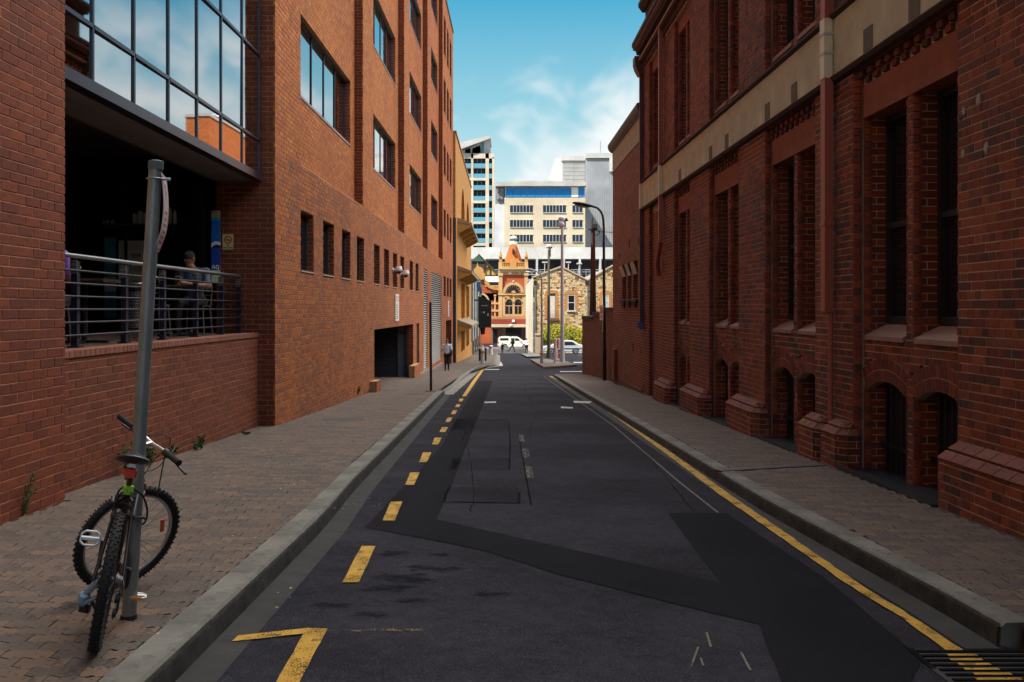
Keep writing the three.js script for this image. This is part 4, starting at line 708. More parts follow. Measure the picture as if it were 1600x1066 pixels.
// ------------------------------------------------------------------ terrace: railing, furniture, signs
{
  const FRL = frame(V(-4.5, EYE, 0), V(0, 0, -1), V(1, 0, 0)), posts = [8.75, 10.04, 11.33, 12.6, 13.93, 15.2, 16.18];
  const r = thing('railing', 'steel terrace railing with dark flat posts, six rods and a pale round handrail', 'railing', [-4.5, EYE - 0.4, -12.5]);
  const postM = std([0.022, 0.025, 0.045], { roughness: 0.45, metalness: 0.3 }), rodM = std([0.022, 0.024, 0.034], { roughness: 0.45, metalness: 0.2 });
  const plateTex = (() => { const c = document.createElement('canvas'); c.width = 64; c.height = 128; const x = c.getContext('2d'); x.fillStyle = '#8d8a84'; x.fillRect(0, 0, 64, 128); x.fillStyle = '#141414'; for (const [a, b] of [[20, 22], [44, 22], [20, 64], [44, 64], [20, 106], [44, 106]]) { x.beginPath(); x.arc(a, b, 8, 0, 7); x.fill(); } const t = new THREE.CanvasTexture(c); t.colorSpace = THREE.SRGBColorSpace; return t; })();
  for (const d of posts) {
    const p = part(r, 'post', [fbox(FRL, d - 0.035, d + 0.035, -0.40, 0.50, 0.032, -0.032), fbox(FRL, d - 0.06, d + 0.06, -0.405, -0.385, 0.06, -0.06)], postM);
    const b = new THREE.BoxGeometry(0.075, 0.14, 0.012); b.translate(-4.5 + 0.0, EYE + 0.44, -d + 0.042); part(p, 'bracket', b, std([1, 1, 1], { map: plateTex, roughness: 0.4, metalness: 0.5 }));
  }
  part(r, 'handrail', cyl(at(FRL, 8.6, 0.555), at(FRL, 16.26, 0.555), 0.026, 0.026, 14), M.steel);
  for (let k = 0; k < 6; k++) part(r, 'rail', cyl(at(FRL, 8.6, -0.274 + k * 0.135, 0.036), at(FRL, 16.26, -0.274 + k * 0.135, 0.036), 0.011, 0.011, 8), rodM);
}
function canvasTex(w, h, draw) { const c = document.createElement('canvas'); c.width = w; c.height = h; const x = c.getContext('2d'); draw(x, w, h); const t = new THREE.CanvasTexture(c); t.colorSpace = THREE.SRGBColorSpace; t.anisotropy = 8; return t; }
function plate(w, h, d, mat, edge, m4) { // a flat plate with print on its front
  const g = new THREE.BoxGeometry(w, h, d); g.applyMatrix4(m4); return g;
}
const facing = (f, D, h, off) => new THREE.Matrix4().makeBasis(new THREE.Vector3().crossVectors(UPV, f.n), UPV, f.n).setPosition(at(f, D, h, off));
{ // no smoking plate
  const t = canvasTex(128, 180, (x, w, h) => { x.fillStyle = '#e2c98a'; x.fillRect(0, 0, w, h); x.strokeStyle = '#6d5a35'; x.lineWidth = 3; x.strokeRect(3, 3, w - 6, h - 6); x.strokeStyle = '#a3271c'; x.lineWidth = 11; x.beginPath(); x.arc(64, 66, 40, 0, 7); x.stroke(); x.fillStyle = '#1a1612'; x.fillRect(34, 64, 50, 11); x.fillRect(88, 64, 6, 11); x.lineWidth = 4; x.strokeStyle = '#1a1612'; x.beginPath(); x.moveTo(86, 60); x.quadraticCurveTo(92, 50, 84, 44); x.stroke(); x.strokeStyle = '#a3271c'; x.lineWidth = 10; x.beginPath(); x.moveTo(37, 39); x.lineTo(91, 93); x.stroke(); x.fillStyle = '#1a1612'; x.font = 'bold 24px sans-serif'; x.textAlign = 'center'; x.fillText('NO', 64, 138); x.fillText('SMOKING', 64, 164, 112); });
  const FC = jamb(FL, 16.3), m = facing(FC, -0.80, 1.14, 0.006);
  solo('no_smoking_sign', plate(0.19, 0.27, 0.006, 0, 0, m), std([1, 1, 1], { map: t, roughness: 0.5 }), 'cream NO SMOKING plate on the brick wall at the far end of the terrace', 'sign');
}
{ // narrow blue banner in the corner of the terrace
  const b = thing('banner', 'narrow blue and white banner standing in the terrace corner by the brick wall', 'banner', [-4.78, EYE - 0.4, -15.9]);
  const t = canvasTex(64, 512, (x, w, h) => { x.fillStyle = '#c9b98c'; x.fillRect(0, 0, w, 50); x.strokeStyle = '#4d4a40'; for (let i = 0; i < 9; i++) { x.beginPath(); x.moveTo(0, i * 6); x.lineTo(w, i * 6 + 20); x.stroke(); } x.fillStyle = '#1565c0'; x.fillRect(0, 50, w, 180); x.fillStyle = '#0f9fd8'; x.fillRect(0, 50, w, 22); x.fillStyle = '#e8eef2'; x.beginPath(); x.moveTo(0, 232); x.quadraticCurveTo(30, 205, 64, 225); x.lineTo(64, 248); x.quadraticCurveTo(30, 228, 0, 262); x.fill(); x.fillStyle = '#123f9c'; x.fillRect(0, 262, w, 158); x.fillStyle = '#f2f2f2'; x.font = 'bold 40px sans-serif'; x.fillText('AQ', 2, 412); x.fillStyle = '#d8cf9a'; x.fillRect(0, 420, w, 92); x.fillStyle = '#cfe0b4'; x.fillRect(0, 460, w, 52); });
  part(b, 'cloth', new THREE.BoxGeometry(0.15, 1.2, 0.008).translate(-4.80, EYE + 1.03, -15.9), std([1, 1, 1], { map: t, roughness: 0.8 }));
  part(b, 'pole', [cyl(V(-4.88, EYE - 0.4, -15.92), V(-4.88, EYE + 1.65, -15.92), 0.012), cyl(V(-4.88, EYE - 0.4, -15.92), V(-4.72, EYE - 0.4, -15.92), 0.02)], M.alu);
}
{ // things behind the terrace rail
  const wm = std([0.86, 0.85, 0.82], { roughness: 0.6 });
  const printed = (name, label, px0, px1, py0, py1, D, bg, txt, fg, fs, cat = 'poster') => {
    const a = P(px0, py1, D), b = P(px1, py0, D), t = canvasTex(128, Math.round(128 * (b.y - a.y) / (b.x - a.x)), (x, w, h) => { const c = bg.length; bg.forEach((k, i) => { x.fillStyle = k; x.fillRect(0, h * i / c, w, h / c + 1); }); x.fillStyle = fg; x.font = 'bold ' + fs + 'px sans-serif'; x.textAlign = 'center'; x.fillText(txt, w / 2, h * 0.42); });
    const g = new THREE.BoxGeometry(b.x - a.x, b.y - a.y, 0.01); g.translate((a.x + b.x) / 2, (a.y + b.y) / 2, -D);
    solo(name, g, std([1, 1, 1], { map: t, roughness: 0.45 }), label, cat);
  };
  printed('poster', 'tall teal poster leaning in the dark shop front at the left of the terrace', 163, 181, 371, 497, 16.9, ['#4fb3d4', '#55bfe2', '#3aa0cc', '#eef6f2', '#3f8fb0', '#2f7898'], '', '#fff', 20);
  printed('poster', 'pale poster with a dark H between teal poster and wide poster', 185, 194, 376, 448, 16.9, ['#cfe6dd', '#e2f2ea', '#bcd8d0', '#eef4c8'], 'H', '#14262e', 80);
  printed('poster', 'wide pale poster with letters UH in the shop front', 199, 226, 376, 440, 16.9, ['#dcebe2', '#eef6ee', '#cadfd4', '#f2f7d0'], 'UH', '#14262e', 48);
  printed('shop_sign', 'white capital letters on the dark glass above the teal poster', 158, 181, 342, 368, 16.9, ['#0c0d10'], 'MA', '#ffffff', 76, 'sign');
  const shf = thing('shelf', 'dark wall shelf carrying pale boxes and bottles in the shop front', 'shelf', P(220, 345, 16.8));
  part(shf, 'board', [(() => { const a = P(160, 333, 16.85), b = P(275, 350, 16.85); return box(a.x, b.x, b.y - 0.03, b.y, -17.0, -16.75); })()], rough([0.16, 0.10, 0.06]));
  part(shf, 'bracket', [box(-6.9, -6.86, EYE + 1.3, EYE + 1.46, -17, -16.8), box(-5.9, -5.86, EYE + 1.3, EYE + 1.46, -17, -16.8)], M.alu);
  [[208, 214, 334], [216, 222, 330], [224, 229, 333], [231, 236, 336], [262, 267, 324], [270, 274, 328]].forEach(([x0, x1, y0], i) => { const a = P(x0, 350, 16.85), b = P(x1, y0, 16.85), g = i < 4 ? bevelBox((a.x + b.x) / 2, (a.y + b.y) / 2 + 0.0, -16.88, b.x - a.x, b.y - a.y, 0.12, 0.006) : merge([cyl(V((a.x + b.x) / 2, a.y, -16.88), V((a.x + b.x) / 2, a.y + (b.y - a.y) * 0.7, -16.88), 0.032, 0.032, 12), cyl(V((a.x + b.x) / 2, a.y + (b.y - a.y) * 0.7, -16.88), V((a.x + b.x) / 2, b.y, -16.88), 0.03, 0.012, 12)]); solo(i < 4 ? 'box' : 'bottle', g, wm, ['first pale box from the left on the shop shelf', 'tallest pale box on the shop shelf', 'third pale box from the left on the shop shelf', 'lowest pale box on the shop shelf, beside the gap', 'taller of the two white bottles on the shop shelf', 'shorter of the two white bottles on the shop shelf'][i], i < 4 ? 'box' : 'bottle'); });
  // perforated bin
  const bc = P(217, 0, 12.4), bin = thing('litter_bin', 'round perforated steel litter bin with a domed rim behind the terrace rail', 'bin', [bc.x - 0.02, EYE - 0.4, -12.4]);
  const holes = canvasTex(256, 256, (x) => { x.fillStyle = '#8e8b85'; x.fillRect(0, 0, 256, 256); x.fillStyle = '#0b0b0b'; for (let i = 0; i < 16; i++) for (let j = 0; j < 12; j++) { x.beginPath(); x.ellipse(8 + i * 16 + (j % 2) * 8, 10 + j * 21.3, 4.6, 5.6, 0, 0, 7); x.fill(); } });
  const cx = bc.x - 0.02, cz = -12.4, y0 = EYE - 0.4;
  const bt = holes; bt.wrapS = bt.wrapT = THREE.RepeatWrapping; bt.repeat.set(2, 1);
  part(bin, 'drum', cyl(V(cx, y0 + 0.16, cz), V(cx, y0 + 0.62, cz), 0.15, 0.15, 28), std([1, 1, 1], { map: bt, roughness: 0.35, metalness: 0.6 }));
  part(bin, 'rim', [new THREE.TorusGeometry(0.155, 0.022, 10, 30).rotateX(Math.PI / 2).translate(cx, y0 + 0.72, cz), new THREE.TorusGeometry(0.155, 0.016, 10, 30).rotateX(Math.PI / 2).translate(cx, y0 + 0.12, cz)], M.steel);
  part(bin, 'liner', cyl(V(cx, y0 + 0.1, cz), V(cx, y0 + 0.7, cz), 0.135, 0.14, 20), M.black);
  part(bin, 'leg', [0, 2.1, 4.2].map((a) => cyl(V(cx + 0.155 * Math.cos(a), y0, cz + 0.155 * Math.sin(a)), V(cx + 0.155 * Math.cos(a), y0 + 0.72, cz + 0.155 * Math.sin(a)), 0.012)), M.steel);
  // tables and chairs
  const woodM = rough([0.075, 0.040, 0.026]);
  const table = (x, z, label) => { const t = thing('cafe_table', label, 'table', [x, y0, z], 'terrace tables'); t.userData.group = 'terrace tables'; part(t, 'tabletop', bevelBox(x, y0 + 0.73, z, 0.72, 0.04, 0.66, 0.008), woodM); part(t, 'column', cyl(V(x, y0 + 0.02, z), V(x, y0 + 0.71, z), 0.035), M.black); part(t, 'foot', [box(x - 0.28, x + 0.28, y0, y0 + 0.03, z - 0.03, z + 0.03), box(x - 0.03, x + 0.03, y0, y0 + 0.03, z - 0.28, z - 0.03), box(x - 0.03, x + 0.03, y0, y0 + 0.03, z + 0.03, z + 0.28)], M.black); };
  table(-4.88, -14.25, 'dark cafe table behind the rail in front of the seated man');
  table(-4.98, -11.35, 'dark cafe table at the left of the terrace beside the person in purple');
  const chair = (x, z, turn, label) => {
    const c = thing('cafe_chair', label, 'chair', [x, y0, z], 'terrace chairs'), R = new THREE.Matrix4().makeRotationY(turn).setPosition(x, y0, z), T = (g) => g.applyMatrix4(R);
    const steel = std([0.35, 0.36, 0.38], { roughness: 0.3, metalness: 0.8 });
    part(c, 'seat', T(bevelBox(0, 0.45, 0, 0.40, 0.03, 0.40, 0.01)), woodM);
    part(c, 'backrest', [T(tube([V(-0.19, 0.45, -0.19), V(-0.19, 0.80, -0.22), V(-0.12, 0.86, -0.225), V(0.12, 0.86, -0.225), V(0.19, 0.80, -0.22), V(0.19, 0.45, -0.19)], 0.011, 30, 8)), T(cyl(V(-0.06, 0.46, -0.2), V(-0.06, 0.86, -0.225), 0.007)), T(cyl(V(0.06, 0.46, -0.2), V(0.06, 0.86, -0.225), 0.007)), T(cyl(V(-0.19, 0.62, -0.2), V(0.19, 0.62, -0.2), 0.008))], steel);
    for (const [a, b] of [[-1, -1], [1, -1], [-1, 1], [1, 1]]) part(c, 'leg', T(cyl(V(a * 0.18, 0.44, b * 0.18), V(a * 0.21, 0, b * 0.21), 0.012)), steel);
  };
  chair(-4.92, -13.3, Math.PI, 'steel framed cafe chair near the middle rail post, facing the seated man');
  chair(-4.95, -15.3, 0, 'steel framed cafe chair under the seated man');
  chair(-5.10, -10.6, Math.PI, 'steel framed cafe chair under the person in purple');
}
// ------------------------------------------------------------------ people
const skinC = [0.42, 0.22, 0.14];
function sdfBody(bones, res, k = 0.03) {                      // one continuous surface round tapered bones
  const lo = V(1e9, 1e9, 1e9), hi = V(-1e9, -1e9, -1e9);
  for (const b of bones) for (const [p, r] of [[b[0], b[2]], [b[1], b[3]]]) { lo.min(p.clone().addScalar(-r - 0.06)); hi.max(p.clone().addScalar(r + 0.06)); }
  const c = lo.clone().add(hi).multiplyScalar(0.5), half = Math.max(hi.x - lo.x, hi.y - lo.y, hi.z - lo.z) / 2;
  const mc = new MarchingCubes(res, new THREE.MeshBasicMaterial(), false, false, 60000); mc.isolation = 0;
  const dist = (p, b) => { const ab = b[1].clone().sub(b[0]), L2 = Math.max(1e-9, ab.lengthSq()), t = clamp(p.clone().sub(b[0]).dot(ab) / L2), q = b[0].clone().addScaledVector(ab, t), d = p.clone().sub(q); if (b[5]) { d.z *= b[5]; } return d.length() - lerp(b[2], b[3], t); };
  const hs = res / 2;
  for (let z = 0; z < res; z++) for (let y = 0; y < res; y++) for (let x = 0; x < res; x++) {
    const p = V((x - hs) / hs * half + c.x, (y - hs) / hs * half + c.y, (z - hs) / hs * half + c.z);
    let s = 0; for (const b of bones) { const d = dist(p, b); s += Math.exp(-Math.max(-0.4, Math.min(0.6, d)) / k * 1.2); }
    mc.field[x + y * res + z * res * res] = Math.log(Math.max(s, 1e-12)) * k / 1.2;
  }
  mc.update();
  const n = mc.count, pos = new Float32Array(n * 3), nor = new Float32Array(n * 3), col = new Float32Array(n * 3);
  for (let i = 0; i < n; i++) {
    const p = V(mc.positionArray[3 * i] * half + c.x, mc.positionArray[3 * i + 1] * half + c.y, mc.positionArray[3 * i + 2] * half + c.z);
    pos.set([p.x, p.y, p.z], 3 * i); nor.set([mc.normalArray[3 * i], mc.normalArray[3 * i + 1], mc.normalArray[3 * i + 2]], 3 * i);
    let best = 1e9, cc = skinC; for (const b of bones) { const d = dist(p, b); if (d < best) { best = d; cc = b[4]; } } col.set(cc, 3 * i);
  }
  const g = new THREE.BufferGeometry(); g.setAttribute('position', new THREE.BufferAttribute(pos, 3)); g.setAttribute('normal', new THREE.BufferAttribute(nor, 3)); g.setAttribute('color', new THREE.BufferAttribute(col, 3)); return g;
}
const tinted = (g, c) => { const q = flat(g); q.deleteAttribute('uv'); const n = q.attributes.position.count, a = new Float32Array(n * 3); for (let i = 0; i < n; i++) a.set(c, 3 * i); q.setAttribute('color', new THREE.BufferAttribute(a, 3)); return q; };
function handGeo(w, dir, side, s = 1) {                       // palm, four fingers of different lengths, thumb from the side of the palm
  const d = dir.clone().normalize(), n = new THREE.Vector3().crossVectors(d, side).normalize(), u = new THREE.Vector3().crossVectors(n, d), out = [];
  out.push(cyl(w.clone(), w.clone().addScaledVector(d, 0.085 * s), 0.030 * s, 0.036 * s, 8), ball(w.clone().addScaledVector(d, 0.085 * s), 0.036 * s, 1, 1, 1, 8));
  [[-0.028, 0.062], [-0.010, 0.075], [0.010, 0.070], [0.028, 0.052]].forEach(([o, L]) => { const a = w.clone().addScaledVector(d, 0.09 * s).addScaledVector(u, o * s), b = a.clone().addScaledVector(d, L * 0.55 * s).addScaledVector(n, 0.012 * s), c = b.clone().addScaledVector(d, L * 0.35 * s).addScaledVector(n, 0.026 * s); out.push(cyl(a, b, 0.010 * s, 0.009 * s, 6), cyl(b, c, 0.009 * s, 0.007 * s, 6)); });
  const t0 = w.clone().addScaledVector(d, 0.035 * s).addScaledVector(u, -0.030 * s), t1 = t0.clone().addScaledVector(d, 0.035 * s).addScaledVector(u, -0.028 * s), t2 = t1.clone().addScaledVector(d, 0.03 * s).addScaledVector(n, 0.008 * s); out.push(cyl(t0, t1, 0.013 * s, 0.011 * s, 6), cyl(t1, t2, 0.011 * s, 0.008 * s, 6));
  return out.map((g) => tinted(g, skinC));
}
function person(o) {                                          // joints relative to the base, x to the right of the picture, y up, z towards the camera
  const J = o.j, S = o.scale ?? 1, B = o.at, w = (a) => V(a[0] * S, a[1] * S, a[2] * S), sh = o.shirt, tr = o.trousers, sk = o.skin ?? skinC, so = o.shoes ?? [0.02, 0.02, 0.02], sleeve = o.long ? sh : sk, r = (x) => x * S;
  const bones = [[w(J.pelvis), w(J.chest), r(0.125), r(0.150), sh, 1.25], [w(J.chest), w(J.neck), r(0.145), r(0.055), sh, 1.2], [w(J.neck), w(J.head), r(0.050), r(0.055), sk], [w(J.sL), w(J.sR), r(0.062), r(0.062), sh]];
  for (const k of ['L', 'R']) {
    const up = w(J['s' + k]), el = w(J['e' + k]), wr = w(J['w' + k]), mid = up.clone().lerp(el, 0.72);
    bones.push([up, mid, r(0.055), r(0.048), sh], [mid, el, r(0.044), r(0.040), sleeve], [el, wr, r(0.040), r(0.027), sleeve]);
    bones.push([w(J['h' + k]), w(J['k' + k]), r(0.088), r(0.060), tr], [w(J['k' + k]), w(J['a' + k]), r(0.060), r(0.042), tr], [w(J['a' + k]), w(J['t' + k]), r(0.042), r(0.034), so]);
  }
  bones.push([w(J.hL), w(J.hR), r(0.10), r(0.10), tr]);
  const parts = [sdfBody(bones, o.res ?? 56, 0.022 * S)], F = V(...o.face).normalize(), hc = w(J.head).add(V(0, 0.10 * S, 0)), side = new THREE.Vector3().crossVectors(UPV, F).normalize(), fu = new THREE.Vector3().crossVectors(F, side);
  const inHead = (g) => g.applyMatrix4(new THREE.Matrix4().makeBasis(side, fu, F).setPosition(hc));
  const H = (x, y, z, rad, sx, sy, sz, c) => { const g = new THREE.SphereGeometry(rad * S, 14, 10); g.scale(sx, sy, sz); g.translate(x * S, y * S, z * S); parts.push(tinted(inHead(g), c)); };
  H(0, 0, 0, 0.105, 0.74, 1.12, 0.92, sk); H(0, -0.05, 0.02, 0.075, 0.8, 0.9, 0.9, sk); H(0, -0.005, 0.098, 0.016, 0.8, 1.5, 1.1, sk);
  for (const x of [-1, 1]) { H(x * 0.032, 0.012, 0.086, 0.011, 1.2, 0.8, 0.6, [0.03, 0.02, 0.02]); H(x * 0.080, -0.005, 0.0, 0.024, 0.4, 1.1, 0.8, sk); }
  H(0, -0.058, 0.085, 0.022, 1.2, 0.25, 0.5, [0.25, 0.09, 0.07]);
  for (const k of ['L', 'R']) { const wr = w(J['w' + k]), el = w(J['e' + k]); parts.push(...handGeo(wr, o['hand' + k] ? V(...o['hand' + k]) : wr.clone().sub(el), V(k === 'L' ? -1 : 1, 0, 0.3), S)); }
  const g = mergeGeometries(parts.map((q) => { const z = q.index ? q.toNonIndexed() : q; if (z.attributes.uv) z.deleteAttribute('uv'); return z; }));
  const m = new THREE.Mesh(g, std([1, 1, 1], { vertexColors: true, roughness: 0.85 })); m.name = numbered('person'); m.position.copy(B); m.userData = { label: o.label, category: 'person' }; if (o.group) m.userData.group = o.group; m.castShadow = m.receiveShadow = true; scene.add(m);
  const hair = new THREE.SphereGeometry(0.112 * S, 16, 12, 0, 6.284, 0, 1.75); hair.scale(0.76, 1.12, 0.95); hair.rotateX(-0.45); const hm = new THREE.Mesh(inHead(hair), std(o.hair ?? [0.03, 0.018, 0.012], { roughness: 0.9, side: THREE.DoubleSide })); hm.name = 'hair'; m.add(hm);
  for (const [name, gs, mat] of o.extra?.(w, S) ?? []) { const e = new THREE.Mesh(merge(gs), mat); e.name = name; m.add(e); }
  return m;
}
const standing = { pelvis: [0, 0.95, 0], chest: [0, 1.28, 0], neck: [0, 1.47, 0], head: [0, 1.53, 0.01], sL: [-0.19, 1.40, 0], sR: [0.19, 1.40, 0], eL: [-0.25, 1.12, 0.0], eR: [0.25, 1.12, 0.0], wL: [-0.20, 0.90, 0.12], wR: [0.20, 0.90, 0.12], hL: [-0.09, 0.90, 0], hR: [0.09, 0.90, 0], kL: [-0.09, 0.49, 0.02], kR: [0.09, 0.49, 0.02], aL: [-0.09, 0.08, 0], aR: [0.09, 0.08, 0], tL: [-0.10, 0.04, 0.17], tR: [0.10, 0.04, 0.17] };
const onPath = (px, py, off = 0) => G(px, py, off);
person({ at: onPath(698.5, 579.5), scale: 0.88, j: { ...standing, aR: [0.07, 0.08, -0.10], kR: [0.08, 0.49, 0.03], tR: [0.08, 0.04, 0.06], eL: [-0.26, 1.16, 0.02], wL: [-0.22, 0.95, 0.14], eR: [0.26, 1.14, 0.02], wR: [0.12, 1.02, 0.18] }, shirt: [0.62, 0.70, 0.82], long: false, trousers: [0.012, 0.012, 0.016], face: [0.1, 0, 1], hair: [0.10, 0.05, 0.03], label: 'person in pale shirt and black trousers walking up the left footpath with shoulder bag',
  extra: (w) => [['shoulder_bag', [bevelBox(w([0.22, 0, 0]).x, w([0, 0.98, 0]).y, 0.02, 0.12, 0.24, 0.24, 0.03)], M.black], ['strap', [tube([w([0.22, 1.08, 0.05]), w([0.10, 1.32, 0.15]), w([-0.08, 1.46, 0.10]), w([-0.10, 1.47, -0.02])], 0.014, 14, 6)], M.black]] });
person({ at: onPath(822.8, 552.5, ROAD), scale: 0.98, j: { ...standing, wL: [-0.06, 1.00, 0.17], wR: [0.06, 1.00, 0.17] }, shirt: [0.78, 0.78, 0.84], long: true, trousers: [0.012, 0.011, 0.013], face: [0, 0, 1], res: 40, label: 'person in white shirt standing with hands together by the cream side wall' });
person({ at: onPath(801, 551, ROAD), scale: 0.98, res: 40, j: { ...standing, kL: [-0.05, 0.52, 0.1], hL: [0, 0.9, 0.06], hR: [0, 0.9, -0.06], chest: [-0.05, 1.28, 0], neck: [-0.08, 1.46, 0], head: [-0.11, 1.52, 0], sL: [-0.08, 1.38, 0.17], sR: [-0.05, 1.38, -0.17], eL: [0.08, 1.15, 0.2], wL: [0.02, 0.95, 0.2], eR: [-0.22, 1.16, -0.2], wR: [-0.32, 0.98, -0.18], kL: [-0.25, 0.54, 0.08], aL: [-0.50, 0.2, 0.08], tL: [-0.66, 0.2, 0.08], kR: [0.14, 0.50, -0.07], aR: [0.28, 0.1, -0.07], tR: [0.14, 0.05, -0.07] }, shirt: [0.05, 0.045, 0.045], long: true, trousers: [0.03, 0.03, 0.035], face: [-1, 0, 0.1], label: 'person in dark clothes with backpack striding left across the end of the street',
  extra: (w, S) => [['backpack', [bevelBox(w([0.14, 0, 0]).x, w([0, 1.25, 0]).y, 0, 0.2, 0.42, 0.3, 0.05)], M.darkBlue]] });
person({ at: onPath(785, 553, ROAD), scale: 0.68, res: 40, j: { ...standing, wL: [-0.2, 0.82, 0.05], wR: [0.2, 0.82, 0.05] }, shirt: [0.02, 0.02, 0.022], long: true, trousers: [0.02, 0.02, 0.022], face: [0.2, 0, 1], label: 'small person dressed in black standing in front of the white utility vehicle' });
const sit = { pelvis: [0, 0.52, 0], chest: [0, 0.88, 0.04], neck: [-0.03, 1.05, 0.09], head: [-0.05, 1.10, 0.13], sL: [-0.19, 0.99, 0.04], sR: [0.19, 0.99, 0.04], eL: [-0.24, 0.74, 0.14], eR: [0.25, 0.75, 0.16], wL: [-0.17, 0.84, 0.36], wR: [-0.02, 0.80, 0.34], hL: [-0.10, 0.5, 0.02], hR: [0.10, 0.5, 0.02], kL: [-0.12, 0.5, 0.44], kR: [0.12, 0.5, 0.44], aL: [-0.12, 0.08, 0.42], aR: [0.12, 0.08, 0.42], tL: [-0.12, 0.04, 0.58], tR: [0.12, 0.04, 0.58] };
person({ at: V(-4.95, EYE - 0.4, -15.3), scale: 1, res: 72, j: sit, shirt: [0.09, 0.11, 0.17], trousers: [0.02, 0.02, 0.025], skin: [0.40, 0.19, 0.12], face: [-0.35, -0.35, 0.9], hair: [0.028, 0.016, 0.012], label: 'person in dark blue T-shirt seated at the terrace table looking at a phone',
  handL: [0.3, 0.5, 0.6], extra: (w) => [['phone', [bevelBox(-0.13, 0.92, 0.46, 0.075, 0.15, 0.01, 0.003).applyMatrix4(new THREE.Matrix4().makeRotationX(-0.0))], M.black]] });
person({ at: V(-5.10, EYE - 0.4, -10.6), scale: 1, res: 64, j: Object.fromEntries(Object.entries(sit).map(([k, [x, y, z]]) => [k, [-x, y, -z]])), shirt: [0.34, 0.18, 0.75], trousers: [0.03, 0.03, 0.05], face: [0.2, -0.1, -1], label: 'person in a purple top seated at the left edge of the terrace, back turned' });
// ------------------------------------------------------------------ near street: sign post, bicycle, weeds
{
  const b = G(201, 966), top = P(243.5, 254, 4.98), ax = top.clone().sub(b).normalize();
  const p = thing('sign_post', 'tall leaning galvanised post on the left footpath that the bicycle is chained to', 'post', b);
  part(p, 'pole', cyl(b.clone().addScaledVector(ax, -0.1), top, 0.037, 0.0335, 28), M.galv);
  part(p, 'cap', [cyl(top.clone().addScaledVector(ax, -0.035), top.clone().addScaledVector(ax, 0.006), 0.0385, 0.0385, 28), ball(top.clone().addScaledVector(ax, 0.004), 0.038, 1, 0.25, 1)], std([0.10, 0.13, 0.14], { roughness: 0.6 }));
  part(p, 'foot_ring', new THREE.CylinderGeometry(0.041, 0.043, 0.02, 24).translate(b.x, b.y + 0.008, b.z), M.dark);
  // bent plate, seen almost edge-on, its face turned to the road
  const n = 22, h = 0.40, wd = 0.225, pos = [], uv = [], idx = [], th = 0.003, yaw = -0.23, c0 = top.clone().addScaledVector(ax, -0.055);
  const dirW = V(Math.sin(yaw), 0, -Math.cos(yaw));           // away from the camera, a little to the right
  const nor = V(Math.cos(yaw), 0, Math.sin(yaw));
  for (let s = 0; s < 2; s++) for (let i = 0; i <= n; i++) for (let k = 0; k < 2; k++) {
    const t = i / n, bow = Math.sin(t * Math.PI) * 0.022 - Math.max(0, t - 0.75) * 0.06, q = c0.clone().addScaledVector(ax, -t * h).addScaledVector(nor, 0.042 + bow - 0.012 + (s ? th : 0)).addScaledVector(dirW, (k - 0.12) * wd);
    pos.push(q.x, q.y, q.z); uv.push(k, 1 - t);
  }
  const base2 = (n + 1) * 2;
  for (let i = 0; i < n; i++) for (let s = 0; s < 2; s++) { const a = s * base2 + i * 2; if (s) idx.push(a, a + 2, a + 1, a + 1, a + 2, a + 3); else idx.push(a, a + 1, a + 2, a + 1, a + 3, a + 2); }
  for (let i = 0; i < n; i++) for (const k of [0, 1]) { const a = i * 2 + k, c = base2 + i * 2 + k; idx.push(a, a + 2, c, a + 2, c + 2, c); }
  const g = new THREE.BufferGeometry(); g.setAttribute('position', new THREE.Float32BufferAttribute(pos, 3)); g.setAttribute('uv', new THREE.Float32BufferAttribute(uv, 2)); g.setIndex(idx); const gg = g.toNonIndexed(); gg.computeVertexNormals();
  const t = canvasTex(256, 512, (x, w, hh) => { x.fillStyle = '#b9b0b2'; x.fillRect(0, 0, w, hh); x.fillStyle = '#8a2436'; x.strokeStyle = '#8a2436'; x.lineWidth = 12; x.beginPath(); x.roundRect(14, 14, w - 28, hh - 28, 22); x.stroke(); x.font = 'bold 150px sans-serif'; x.textAlign = 'center'; x.fillText('P', 128, 170); x.lineWidth = 14; x.beginPath(); x.moveTo(60, 60); x.lineTo(196, 190); x.stroke(); for (const [rx, ry, rw] of [[58, 244, 44], [112, 244, 80], [76, 286, 30], [120, 286, 60], [58, 328, 70], [140, 328, 52], [66, 372, 50], [126, 372, 64], [58, 408, 36], [106, 408, 88]]) x.fillRect(rx, ry, rw, 22); x.fillRect(60, 440, 136, 22); x.beginPath(); x.arc(40, 478, 9, 0, 7); x.fill(); });
  part(p, 'sign_plate', gg, std([1, 1, 1], { map: t, roughness: 0.55, side: THREE.DoubleSide }));
  part(p, 'bracket', [new THREE.TorusGeometry(0.042, 0.004, 6, 24).rotateX(Math.PI / 2).translate(c0.x, c0.y - 0.03, c0.z), cyl(c0.clone().addScaledVector(nor, 0.03).add(V(0, -0.03, 0)), c0.clone().addScaledVector(nor, 0.075).add(V(0, -0.03, 0)), 0.008)], M.steel);
}
